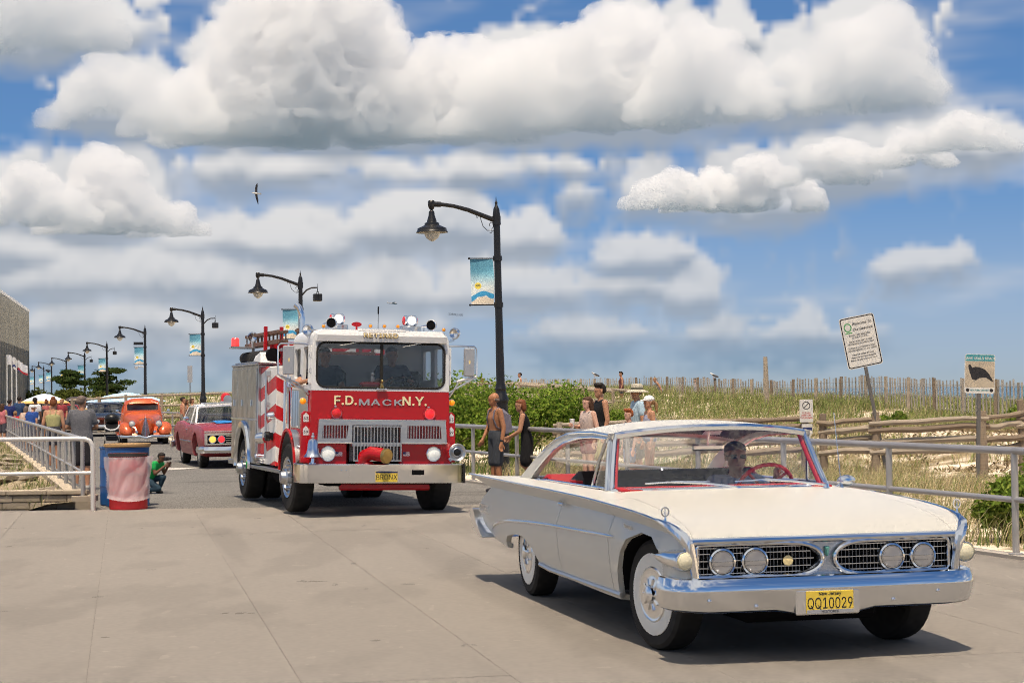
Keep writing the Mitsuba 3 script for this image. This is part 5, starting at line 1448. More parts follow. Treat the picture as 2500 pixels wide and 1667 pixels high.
    for y in (-.62, .385):
        A('flag_decal', box(.90, .903, y - .05, y + .05, .855, .915), WHITE)
        A('flag_stripes', cat([box(.9032, .9042, y - .05, y + .05, z, z + .005) for z in np.arange(.858, .914, .0115)]), RED, kind='stuff')
        A('flag_canton', box(.9045, .9055, y - .05, y - .008, .885, .915), NAVY)
    # bumper with plate, bell, siren and suction elbow
    P = V([(.60, -1.215), (.86, -1.215), (1.02, -1.205), (1.075, -1.17), (1.095, -1.10), (1.10, -.5), (1.10, .5), (1.095, 1.10), (1.075, 1.17), (1.02, 1.205), (.80, 1.215)])
    A('front_bumper', sweep(P, [(-.06, .478), (0, .472), (.006, .48), (.006, .738), (0, .745), (-.06, .74)]), CHROME, smooth=25)
    A('bumper_tray', box(.82, 1.09, -1.16, 1.16, .725, .742), CHROME)
    A('bumper_box', hull([(x, y, z) for z in (.485, .735) for x, y in ((1.10, -1.17), (1.17, -1.13), (1.175, -.52), (1.10, -.50))]), CHROME, smooth=10)
    A('bumper_bolt', lathe([(.001, 0), (.014, 0), (.010, .008), (.001, .01)], (1.175, -.64, .655), (1, 0, 0), 10), CHROME)
    A('bumper_bolt', lathe([(.001, 0), (.014, 0), (.010, .008), (.001, .01)], (1.175, -.57, .655), (1, 0, 0), 10), CHROME)
    A('bumper_vent', box(1.10, 1.11, .42, .60, .592, .662), DARK)
    A('bumper_corner_guard', cat(box(.98, 1.09, 1.205, 1.235, .47, .75, .012)), BLACK)
    k = A('license_plate', box(1.108, 1.116, -.122, .205, .488, .645, .004), YELLOW)
    A('plate_band', box(1.1162, 1.1172, -.118, .201, .618, .643), NAVY, under=k)
    A('plate_number', text('BRONX', .078, (1.1165, .042, .56), (0, 1, 0), (0, 0, 1), .002, wide=.86), INK, under=k, smooth=False)
    A('suction_elbow', tube([(.92, -.30, .66), (.95, -.29, .76), (.98, -.25, .86), (1.03, -.17, .90), (1.10, -.08, .885), (1.17, .0, .87)], [.085, .095, .10, .10, .10, .098], 16), RED, smooth=40)
    k = A('suction_cap', lathe([(.001, 0), (.10, 0), (.112, .012), (.112, .05), (.10, .062), (.001, .068)], (1.165, -.005, .87), (.82, .55, -.08), 24), BRASS)
    A('elbow_valve', ball((1.0, -.22, .745), (.06, .09, .045)), RED)
    A('coupling', lathe([(.001, 0), (.05, 0), (.05, .07), (.06, .07), (.06, .09), (.001, .09)], (1.0, .07, .742), n=16), BLACKPAINT)
    k = A('bell', lathe([(.001, 1.11), (.03, 1.108), (.058, 1.09), (.073, 1.04), (.078, .97), (.092, .90), (.125, .855), (.138, .845), (.130, .842), (.08, .9), (.001, .95)], (1.03, -1.03, 0), n=32), BELLMETAL)
    A('bell_finial', cat(ball((1.03, -1.03, 1.135), .026, 2), ball((1.03, -1.03, 1.175), .018, 2)), CHROME, under=k)
    A('bell_stand', cat(rod((1.03, -1.03, .74), (1.03, -1.03, .83), .03, .022), lathe([(.001, 0), (.055, 0), (.05, .02), (.001, .02)], (1.03, -1.03, .742), n=16)), CHROME)
    k = A('siren', lathe([(.001, -.22), (.07, -.20), (.085, -.06), (.125, -.01), (.130, .0), (.122, .008), (.085, -.025), (.068, -.03), (.066, .0), (.060, .004), (.058, -.02), (.001, -.02)], (1.03, 1.125, .917), (1, 0, 0), 32), BRUSHED)
    A('siren_hub', lathe([(.001, -.02), (.052, -.02), (.050, .004), (.03, .008), (.001, .012)], (1.03, 1.125, .917), (1, 0, 0), 20), BLACKPAINT, under=k)
    A('siren_bracket', rod((.95, 1.02, .80), (.95, 1.10, .86), .03), CHROME)
    # roof equipment
    for y in (-.565, .545):
        k = A('beacon', lathe([(.001, 0), (.165, 0), (.165, .10), (.155, .112), (.001, .115)], (.40, y, 2.66), n=28), BRIGHT)
        for a, lit in ((0.05, 'w'), (1.65, 'r'), (-1.55, 'r'), (3.1, 'w')):
            dx, dy = math.cos(a), math.sin(a)
            o = (.40 + .06 * dx, y + .06 * dy, 2.855)
            A('lamp_pod', lathe([(.001, -.06), (.04, -.05), (.074, -.005), (.078, .02), (.072, .034), (.001, .03)], o, (dx, dy, 0), 18), CHROME, under=k)
            A('pod_lens', lathe([(.068, .032), (.055, .046), (.001, .052)], o, (dx, dy, 0), 16), LAMPGLASS if lit == 'w' else REDLENS, under=k, **({'emitter': light((.5, .5, .47))} if a == .05 else {}))
        A('pod_post', rod((.40, y, 2.77), (.40, y, 2.86), .05), CHROME, under=k)
    for y in (-.716, .79):
        k = A('air_horn', lathe([(.015, -.55), (.022, -.3), (.03, -.12), (.05, -.04), (.078, 0), (.082, .006), (.07, .0), (.04, -.05), (.001, -.08)], (.72, y, 2.785), (1, 0, 0), 24), CHROME, smooth=60)
        A('horn_throat', lathe([(.062, -.012), (.04, -.05), (.001, -.07)], (.722, y, 2.785), (1, 0, 0), 16), DARK, under=k)
        A('horn_foot', cat(rod((.62, y, 2.66), (.62, y, 2.76), .014), rod((.3, y, 2.66), (.3, y, 2.77), .014)), CHROME, under=k)
    for y, z in ((-.86, 2.715), (-.165, 2.735), (.044, 2.735), (.247, 2.737), (.946, 2.705)):
        k = A('clearance_lamp', lathe([(.001, -.06), (.02, -.05), (.03, -.01), (.033, .004), (.001, .004)], (.84, y, z + .01), (1, 0, 0), 16), CHROME)
        A('lens', ball((.846, y, z + .01), (.016, .026, .026), 2), AMBER, under=k)
        A('lamp_foot', rod((.83, y, z - .05), (.83, y, z), .014), CHROME, under=k)
    for s, y in ((-1, -1.05), (1, 1.17)):
        k = A('spotlight', lathe([(.001, -.10), (.04, -.09), (.075, -.04), (.086, .0), (.082, .012), (.074, .004), (.05, -.03), (.001, -.05)], (.66, y, 2.672), (1, 0, 0), 24), CHROME)
        A('spotlight_arm', tube([(.62, y, 2.59), (.62, y, 2.57), (.62, y - s * .10, 2.555), (.62, s * .99, 2.55)], .014, 6), CHROME, under=k)
    A('roof_aerial', cat(rod((.70, -.015, 2.70), (.70, -.015, 2.93), .004), rod((.70, -.015, 2.93), (.70, -.015, 3.04), .011)), BLACKPAINT)
    A('roof_emblem', cat(prism([(-.34 + .075 * math.cos(a), 2.77 + .035 * math.sin(a)) for a in np.linspace(0, 6.28, 21)[:-1]], 'x', .70, .715), rod((.705, -.34, 2.69), (.705, -.34, 2.74), .015)), RED)
    # mirrors
    for s, y, zz in ((-1, -1.343, 2.23), (1, 1.377, 2.245)):
        k = A('mirror', box(.70, .76, y - .08, y + .08, zz - .21, zz + .21, .012), SILVER)
        A('mirror_badge', hull([(.762, y + a, zz + b) for a, b in ((-.012, .03), (.012, .03), (.016, 0), (0, -.035), (-.016, 0))] + [(.758, y, zz)]), GOLD, under=k)
        A('mirror_bracket', cat(tube([(.70, s * 1.02, zz + .235), (.72, s * 1.25, zz + .24), (.72, s * 1.46, zz + .235), (.72, s * 1.495, zz + .20), (.72, s * 1.495, zz - .20), (.72, s * 1.43, zz - .25), (.72, s * 1.03, zz - .48)], .013, 8), rod((.72, y, zz - .3), (.72, y, zz + .24), .012)), CHROME, under=k)
    A('grab_bar', tube([(.72, 1.19, 1.95), (.72, 1.30, 1.985), (.72, 1.49, 2.03)], .022, 8), WHITE)
    A('grab_bar', tube([(.72, 1.07, 1.72), (.73, 1.14, 1.82), (.72, 1.21, 1.93)], .016, 8), BRIGHT)
    A('grab_bar', tube([(.72, -1.06, 1.72), (.73, -1.13, 1.82), (.72, -1.20, 1.90), (.72, -1.45, 2.0)], .016, 8), BRIGHT)
    # front wings and wheels
    for s in (-1, 1):
        ang = np.radians(np.linspace(-4, 184, 25))
        cx, cz = -.13, .60
        S = [[(cx + .60 * math.cos(a), s * y, cz + .62 * math.sin(a)) for y in (1.165, 1.02, .90)] for a in ang]
        A('front_wing', plate(S, V([0, 0, .0]) + V([0, 0, -.012])), BRUSHED, smooth=40)
        A('wing_lip', skin([[(cx + r * math.cos(a), s * y, cz + (r + .02) * math.sin(a)) for r, y in ((.57, 1.165), (.615, 1.165), (.615, 1.195), (.57, 1.195))] for a in ang]), RED, smooth=40)
        A('cab_step', box(.46, .86, s * .9, s * 1.19, .50, .58, .006), TREAD)
        A('side_skin', box(-.50, .70, s * 1.035, s * 1.05, 1.24, 1.82, .004), CHROME)
        for x in (-.4, -.22, -.05):
            A('side_rib', box(x, x + .03, s * 1.05, s * 1.07, 1.26, 1.80, .006), CHROME)
        A('hand_rail', tube([(.30, s * 1.07, 1.84), (-.05, s * 1.13, 1.86), (-.38, s * 1.13, 1.84), (-.44, s * 1.12, 1.76), (-.44, s * 1.11, 1.30)], .016, 8), CHROME)
        def cap(t, k, M, fix, hw):
            t.add('wheel_disc', fix(lathe([(.10, .5 * hw), (.16, .55 * hw), (.235, .80 * hw), (.29, 1.02 * hw), (.30, 1.06 * hw), (.30, .8 * hw), (.1, .3 * hw)], axis=(0, -1, 0), n=36)), BRIGHT, under=k, M=M)
            t.add('hub', fix(lathe([(.001, .3 * hw), (.13, .5 * hw), (.13, 1.15 * hw), (.10, 1.3 * hw), (.085, 1.75 * hw), (.001, 1.8 * hw)], axis=(0, -1, 0), n=20)), BRUSHED, under=k, M=M)
            for q in range(10):
                a = q * .628
                t.add('wheel_nut', fix(rod((.18 * math.cos(a), -.6 * hw, .18 * math.sin(a)), (.18 * math.cos(a), -1.28 * hw, .18 * math.sin(a)), .02, .014, 6)), CHROME, under=k, M=M)
            for q in range(5):
                a = q * 1.257 + .3
                t.add('hand_hole', fix(lathe([(.03, 0), (.03, .01), (.001, .012)], (.245 * math.cos(a), -.84 * hw, .245 * math.sin(a)), (.0, -1, 0), 12)), DARK, under=k, M=M)
        wheel(t, 0, s * 1.045, .515, .29, .27, .04, None, cap, s)
        wheel(t, -3.93, s * 1.03, .515, .29, .27, 0, None, cap, s)
        wheel(t, -3.93, s * .70, .515, .29, .27, 0, None, None, s)
    A('chassis', cat(box(-5.0, .8, -.42, .42, .55, .80), rod((0, -1, .5), (0, 1, .5), .07), rod((-3.93, -1, .5), (-3.93, 1, .5), .10), box(.3, .9, -.8, .8, .42, .50, .02)), DARK)
    A('front_apron', box(.80, .90, -.60, .75, .36, .50, .02), RED)
    A('fuel_tank', rod((-2.0, -.85, .52), (-1.2, -.85, .52), .20, n=20), DARK)
    # pump house and body
    A('pump_house', tri(man(box(-2.52, -1.2, -1.15, 1.15, .64, 2.18, .012)) - man(box(-2.6, -1.0, -.75, .75, 1.2, 2.3))), STRIPES, smooth=20)
    body = man(box(-5.07, -2.53, -1.2, 1.2, .62, 2.22, .01)) - man(box(-4.9, -2.6, -.85, .85, 1.5, 2.4))
    for s in (-1, 1):
        body = body - arch(-3.86, .60, .60, s * .55, s * 1.4)
    A('body', body, ENGRAVED, smooth=20)
    A('body_cap', cat(box(-5.09, -2.51, -1.215, -.84, 2.222, 2.26, .01), box(-5.09, -2.51, .84, 1.215, 2.222, 2.26, .01)), BRUSHED)
    for s in (-1, 1):
        for x0, x1 in ((-5.0, -4.45), (-4.42, -3.45), (-3.42, -2.6)):
            k = A('locker_door', box(x0, x1, s * 1.2, s * 1.216, 1.36, 2.17, .004), ENGRAVED)
            A('latch', box((x0 + x1) / 2 - .03, (x0 + x1) / 2 + .03, s * 1.216, s * 1.235, 1.55, 1.66, .006), CHROME, under=k)
        A('locker_door', box(-3.15, -2.6, s * 1.2, s * 1.216, .72, 1.32, .004), ENGRAVED)
        A('drip_moulding', box(-5.05, -2.55, s * 1.2, s * 1.222, 1.325, 1.35, .004), CHROME)
        ang = np.radians(np.linspace(-6, 186, 29))
        A('rear_arch', skin([[(-3.86 + r * math.cos(a), s * y, .60 + r * math.sin(a)) for r, y in ((.59, 1.195), (.72, 1.205), (.70, 1.245), (.60, 1.25))] for a in ang]), CHROME, smooth=40)
        A('running_board', box(-3.15, -.62, s * .85, s * 1.2, .545, .60, .006), TREAD)
        A('rear_step', box(-5.25, -4.5, s * .7, s * 1.22, .55, .63, .006), TREAD)
        # pump fittings on the flank
        A('pump_pole', cat(rod((-1.72, s * 1.21, .74), (-1.72, s * 1.21, 2.12), .022), box(-1.76, -1.68, s * 1.15, s * 1.23, 1.55, 1.62, .01), box(-1.76, -1.68, s * 1.15, s * 1.23, 2.02, 2.12, .01)), BRIGHT)
        k = A('pump_inlet', lathe([(.001, -.1), (.06, -.1), (.06, .04), (.075, .05), (.075, .12), (.001, .13)], (-1.45, s * 1.15, 1.09), (0, s, 0), 18), BLACKPAINT)
        A('inlet_cap', lathe([(.001, 0), (.085, 0), (.085, .10), (.07, .13), (.001, .135)], (-1.62, s * 1.25, 1.07), (-.5, s * .8, -.2), 18), CHROME, under=k)
        A('discharge_cap', lathe([(.001, 0), (.05, 0), (.06, .02), (.06, .10), (.045, .12), (.001, .12)], (-1.3, s * 1.15, 1.42), (-.2, s, -.2), 16), CHROME)
        A('discharge_cap', lathe([(.001, 0), (.05, 0), (.06, .02), (.06, .16), (.045, .18), (.001, .18)], (-2.2, s * 1.12, .74), (0, s, 0), 16), CHROME)
        A('standpipe', cat(tube([(-.85, s * 1.0, .9), (-.85, s * 1.02, 1.9), (-.95, s * 1.0, 2.0)], .03, 10), tube([(-1.0, s * 1.05, .9), (-1.0, s * 1.05, 1.95)], .025, 10)), CHROME)
    k = A('hard_suction_hose', rod((-4.75, -1.03, 2.37), (-2.2, -1.03, 2.37), .105, n=20), BLACK)
    A('hose_end', lathe([(.001, 0), (.11, 0), (.115, .02), (.115, .10), (.001, .11)], (-2.22, -1.03, 2.37), (1, 0, 0), 20), DARK, under=k)
    A('hose_tray', box(-4.8, -2.4, -1.2, -.9, 2.262, 2.285, .006), BRUSHED)
    A('siren_box', cat(hull([(x, y, z) for x, y, z in ((-2.75, -1.24, 2.29), (-2.10, -1.24, 2.25), (-2.10, -.99, 2.25), (-2.75, -.99, 2.29), (-2.70, -1.22, 2.36), (-2.25, -1.22, 2.42), (-2.25, -1.0, 2.42), (-2.70, -1.0, 2.36))])), WHITE, smooth=10)
    A('hose_bed_board', tri(man(box(-2.62, -2.58, -1.0, 1.0, 2.2, 2.60, .004))), RED)
    for y in (-.92, -.62, -.2, .2, .62):
        A('board_stripe', prism([(y, 2.45), (y + .22, 2.45), (y + .22, 2.56)], 'x', -2.58, -2.574), WHITE)
    for y in (-1.06, -.80):
        A('ladder_post', box(-2.72, -2.66, y - .028, y + .028, 2.35, 2.85, .004), RED)
    k = A('ladder', cat(box(-4.9, -1.9, -1.02, -.98, 2.55, 2.62, .004), box(-4.9, -1.9, -.88, -.84, 2.55, 2.62, .004), box(-4.9, -1.9, -1.02, -.98, 2.72, 2.77, .004), box(-4.9, -1.9, -.88, -.84, 2.72, 2.77, .004)), LADDER)
    for x in np.linspace(-4.8, -2.0, 9):
        A('rung', cat(rod((x, -1.0, 2.58), (x, -1.0, 2.75), .012, n=6), rod((x, -.86, 2.58), (x, -.86, 2.75), .012, n=6)), LADDER, under=k)
    A('rear_cab_wall_rack', cat([box(-1.85, -1.80, y, y + .04, 2.15, 2.80) for y in (-.72, -.5, -.3, .3, .5)] + [box(-1.86, -1.79, -.74, .56, z, z + .04) for z in (2.4, 2.6, 2.74)]), LADDER)
    A('exhaust_stack', tube([(-1.0, -.80, 2.0), (-1.0, -.80, 2.85), (-1.0, -.81, 2.98), (-1.02, -.85, 3.09), (-1.05, -.90, 3.13)], [.045, .045, .046, .047, .048], 14), CHROME)
    k = A('bracket_beacon', lathe([(.001, 0), (.075, 0), (.075, .02), (.001, .02)], (-4.4, -1.27, 2.55), n=20), BLACKPAINT)
    A('beacon_dome', lathe([(.068, .02), (.066, .14), (.05, .165), (.001, .17)], (-4.4, -1.27, 2.55), n=20), REDLENS, under=k, emitter=light((.9, .04, .035)))
    A('beacon_shelf', cat(box(-4.5, -3.9, -1.36, -.98, 2.53, 2.55), box(-4.3, -4.24, -1.0, -.96, 2.24, 2.54), rod((-4.0, -1.04, 2.55), (-4.0, -1.04, 2.64), .02)), SILVER)
    A('rear_spotlight', lathe([(.001, -.10), (.04, -.09), (.075, -.04), (.088, .0), (.082, .012), (.074, .004), (.05, -.03), (.001, -.05)], (-4.0, -1.04, 2.72), (1, -.1, 0), 20), CHROME)
    return t


SEAL = mat('seal_print', (.66, .66, .66), .5)
SEALINK = mat('seal_ink', (.22, .25, .32), .5)
BRONZEINK = mat('bronze_ink', (.10, .05, .02), .5)
GOLDLEAF = mat('cream_lettering', (.82, .70, .42), .4)
LOUVRE = mat('louvre_red', (.26, .05, .05), .5)
RADIATOR = mat('radiator_core', proc(lambda p, n, uv: mix((.05, .05, .05), (.16, .15, .14), smoothstep(.3, .7, noise(p.x * 60, p.y * 60, p.z * 220)))), .6)
LAMPGLASS = mat('lamp_glass', (.62, .62, .60), .12, coat=1)
BELLMETAL = mat('bell_metal', (.62, .66, .74), .22, metal=1)
TREAD = mat('tread_plate', (.55, .56, .57), .35, metal=1)
LADDER = mat('ladder_wood', (.13, .075, .05), .6)
ENGRAVED = mat('engine_turned_panel', proc(lambda p, n, uv: mix((.44, .43, .41), (.70, .70, .69), smoothstep(.3, .75, fbm(p.x * 5, p.y * 5, p.z * 2.2, 3)))), .20, metal=1)
ENGINE = engine()
# ---------------------------------------------------------------- other vehicles
def saloon(name, label, cat_, M, paint, roofpaint, L, glass='tinted_glass', front='grille', beacon=False, group=None, wall=False):
    """L: front overhang, wheelbase, rear overhang, half width, sill, belt, roof height."""
    fo, wb, ro, w, zs, zb, zr = L
    t = Thing(name, label, cat_, M, group)
    x0, x1 = -wb - ro, fo
    S = lambda ww, zlo, zmid, ztop, crown: [(0, zlo), (ww * .8, zlo), (ww * .95, zlo + .05), (ww, zmid), (ww * .985, ztop - .12), (ww * .93, ztop - .02), (ww * .8, ztop), (0, ztop + crown)]
    st = {x0: S(w * .90, zs + .12, .62, zb - .10, .02), x0 + .12: S(w * .95, zs + .06, .62, zb - .03, .03), -wb: S(w, zs, .60, zb + .05, .04), -wb * .45: S(w, zs - .02, .58, zb - .02, .03), -.6: S(w, zs - .02, .58, zb, .04), .4: S(w * .98, zs, .60, zb - .03, .03), x1 - .15: S(w * .955, zs + .05, .60, zb - .10, .02), x1: S(w * .92, zs + .10, .58, zb - .17, .01)}
    body = man(loft_body(st, 50)) - man(hull([(x, y, z) for x in (-.75, -wb + .05) for y in (-w * .8, w * .8) for z in (zs + .15, zb + .3)]))
    for s in (-1, 1):
        for ax in (0, -wb):
            body = body - man(rod((ax, s * w * .45, .36), (ax, s * 1.3, .36), .43 if ax == 0 else .40, n=28))
    for s in (-1, 1):
        body = body - man(box(-.62, -.606, s * w * .9, s * 1.2, zs + .08, zb + .1)) - man(box(-wb * .53, -wb * .53 - .014, s * w * .9, s * 1.2, zs + .08, zb + .1))
    t.add('body', body, paint, smooth=30)
    t.add('inner_body', box(-wb - .1, .1, -w * .86, w * .86, zs + .02, zs + .16), DARK)
    xa, xb, xc, xd = -.72, -1.28, -wb + .38, -wb - .22
    G = [[(xc - .05 + (xb + .08 - xc) * v, u * w * .74, zr - .055 * abs(u) ** 2.4 - .035 * abs(2 * v - 1) ** 3) for u in np.linspace(-1, 1, 13)] for v in np.linspace(0, 1, 11)]
    t.add('roof', plate(G, .05), roofpaint, smooth=50)
    for s in (-1, 1):
        yb, yt = s * w * .86, s * w * .735
        zt = zr - .085
        for a, b, r in ((xa, xb, .030), (xc + .95 - (xc + .95 - xb) * .35, xc + .86 - (xc + .95 - xb) * .35, .026), (xd + .12, xc, .05)):
            t.add('pillar', hull([(p[0] + dx, p[1] + dy, p[2]) for p in ((a, yb, zb - .02), (b, yt, zt)) for dx in (-r, r) for dy in (-.018, .018)]), roofpaint)
        t.add('side_window', tm([(xa, yb, zb), (xb, yt, zt), (xc, yt, zt), (xd + .1, yb, zb)], [[0, 1, 2], [0, 2, 3]]), glass, smooth=False)
        t.add('window_trim', tube([(xa + .03, yb, zb + .005), (xd + .1, yb, zb + .005)], .012, 6), CHROME)
        t.add('door_handle', box(-1.4, -1.22, s * w * .985, s * (w * .985 + .02), zb - .15, zb - .125, .005), CHROME)
        t.add('side_trim', box(-wb + .55, -.55, s * w, s * (w + .012), .56, .585, .004), CHROME)
    t.add('windshield', sheet([[(xa + .02 - .05 * u * u + (xb - xa) * v, u * w * (.85 - .115 * v), zb + (zr - .075 - zb) * v) for u in np.linspace(-1, 1, 9)] for v in (0, .5, 1)]), glass, smooth=True)
    t.add('windshield_frame', tube([(xa + .02 - .05 * u * u, u * w * .85, zb + .01) for u in np.linspace(-1, 1, 9)] + [(xb + .02 - .05 * u * u, u * w * .735, zr - .07) for u in np.linspace(1, -1, 9)], .014, 6, True), CHROME)
    t.add('rear_window', sheet([[(xd + .1 + (xc - xd - .1) * v, u * w * (.80 - .07 * v), zb + (zr - .085 - zb) * v) for u in np.linspace(-1, 1, 5)] for v in (0, 1)]), glass, smooth=True)
    t.add('seat', cat(box(-1.75, -1.6, -w * .7, w * .7, .5, zb + .10, .05), box(-wb + .02, -wb + .18, -w * .7, w * .7, .5, zb + .02, .05)), DARK_TRIM)
    t.add('dashboard', box(-.95, -.75, -w * .8, w * .8, zb - .2, zb + .01, .03), DARK_TRIM)
    fz = zb - .17
    P = [(x1 - .5, -w * 1.0), (x1 - .12, -w * .985), (x1 + .05, -w * .90), (x1 + .10, -w * .6), (x1 + .11, 0), (x1 + .10, w * .6), (x1 + .05, w * .90), (x1 - .12, w * .985), (x1 - .5, w * 1.0)]
    t.add('front_bumper', sweep(P, [(-.05, zs + .10), (0, zs + .10), (.02, zs + .16), (0, zs + .24), (-.05, zs + .25)]), CHROME, smooth=30)
    t.add('rear_bumper', sweep([(2 * (x0 + x1) / 2 - a, b) for a, b in P][::-1], [(-.05, zs + .12), (0, zs + .12), (.02, zs + .18), (0, zs + .26), (-.05, zs + .27)][::-1] if False else [(.05, zs + .12), (0, zs + .12), (-.02, zs + .18), (0, zs + .26), (.05, zs + .27)]), CHROME, smooth=30)
    t.add('grille_frame', prism([[(-w * .90, zs + .28), (w * .90, zs + .28), (w * .90, fz - .02), (-w * .90, fz - .02)], [(-w * .84, zs + .31), (w * .84, zs + .31), (w * .84, fz - .07), (-w * .84, fz - .07)]], 'x', x1 - .04, x1 + .09), CHROME)
    t.add('grille_backing', box(x1 - .03, x1 + .03, -w * .85, w * .85, zs + .30, fz - .06), DARK)
    zc = (zs + .31 + fz - .07) / 2
    for z in np.linspace(zs + .33, fz - .09, 4):
        t.add('grille_bar', box(x1 + .03, x1 + .06, -w * .42, w * .42, z - .008, z + .008), CHROME)
    for y in (-.72, -.52, .52, .72):
        k = t.add('headlight', lathe([(.001, 0), (.085, 0), (.088, .05), (.078, .055), (.001, .05)], (x1 + .02, y * w, zc), (1, 0, 0), 20), CHROME)
        if beacon:
            lit = abs(y) < .6
            t.add('lens', lathe([(.075, .0), (.06, .02), (.001, .03)], (x1 + .072, y * w, zc), (1, 0, 0), 16), REDLENS if lit else AMBER, under=k, emitter=light((.5, .02, .025) if lit else (.6, .36, .08)))
        else:
            t.add('lens', lathe([(.075, .0), (.06, .02), (.001, .03)], (x1 + .072, y * w, zc), (1, 0, 0), 16), LAMPGLASS, under=k)
    t.add('bonnet_trim', box(x1 - .02, x1 + .0, -w * .9, w * .9, fz - .005, fz + .02, .005), CHROME)
    t.add('wing_mirror', cat(rod((-.75, -w * .93, zb), (-.75, -w * 1.05, zb + .1), .012, n=6), ball((-.75, -w * 1.08, zb + .12), (.02, .07, .05), 1)), CHROME)
    if beacon:
        k = t.add('roof_beacon', lathe([(.001, 0), (.13, 0), (.13, .05), (.001, .05)], (-1.75, 0, zr - .01), n=20), CHROME)
        t.add('beacon_dome', lathe([(.12, .04), (.12, .14), (.09, .20), (.04, .225), (.001, .23)], (-1.75, 0, zr), n=20), REDLENS, under=k)
        k = t.add('roof_siren', lathe([(.001, -.15), (.05, -.14), (.07, -.03), (.10, 0), (.001, .0)], (-1.45, 0, zr + .08), (1, 0, 0), 18), CHROME)
        t.add('roof_rack', box(-1.95, -1.3, -.55, .55, zr - .02, zr + .01, .006), CHROME)
    for s in (-1, 1):
        def cap(t, k, M, fix, hw):
            t.add('hubcap', fix(lathe([(.001, .6 * hw), (.11, .8 * hw), (.17, 1.03 * hw), (.15, 1.1 * hw), (.08, 1.12 * hw), (.001, 1.2 * hw)], axis=(0, -1, 0), n=20)), CHROME, under=k, M=M)
        for ax in (0, -wb):
            wheel(t, ax, s * (w - .2), .345, .19, .21, 0, (.175, .255) if wall else None, cap, s)
    return t


POLRED = mat('saloon_red', (.26, .035, .042), .3, coat=1)
MAROON = mat('far_red', (.42, .03, .04), .3, coat=1)
NIGHT = mat('night_blue_paint', (.018, .026, .045), .25, coat=1)
CARWHITE = mat('car_white', (.80, .80, .79), .25, coat=1)
GREYBLUE = mat('grey_blue_paint', (.26, .33, .38), .3, coat=1)
COPPER = mat('copper_paint', proc(lambda p, n, uv: mix((.56, .095, .022), (.66, .135, .04), noise(p.x * 3, p.y * 3, p.z * 3))), .26, metal=.25, coat=1.0)

POL = saloon('red_saloon', 'red saloon with white roof, red roof beacon and lit lamps, left of the fire engine', 'car', pose(-6.58, 43.72, 0, math.radians(-72.6), 1.06), POLRED, CARWHITE, (.92, 3.0, 1.25, .98, .24, .97, 1.43), beacon=True)
POL.add('bonnet_cloth', plate([[(-.62 + .85 * v, -.50 + 1.0 * u, 1.028 - .012 * u + .01 * math.sin(7 * u + 5 * v) - .035 * v) for u in np.linspace(0, 1, 7)] for v in np.linspace(0, 1, 6)], .006), mat('blue_cloth', (.02, .16, .42), .7), smooth=50)  # thin blue patch lying just over the bonnet
saloon('dark_saloon', 'dark blue vintage saloon with chrome bars, close behind the orange coupe', 'car', pose(-17.6, 79.5, 0, math.radians(-73), 1.0), NIGHT, NIGHT, (.85, 2.9, 1.1, .97, .26, .98, 1.46))
saloon('distant_saloon', 'distant red saloon partly hidden behind the grey-shirted man', 'car', pose(-21.9, 89.5, 0, math.radians(-73), .98), MAROON, MAROON, (.85, 2.8, 1.1, .92, .24, .92, 1.40))
saloon('distant_saloon', 'distant white-roofed saloon under the small striped parasol', 'car', pose(-25.9, 103, 0, math.radians(-73), 1.0), GREYBLUE, CARWHITE, (.85, 2.8, 1.1, .95, .25, .95, 1.45))


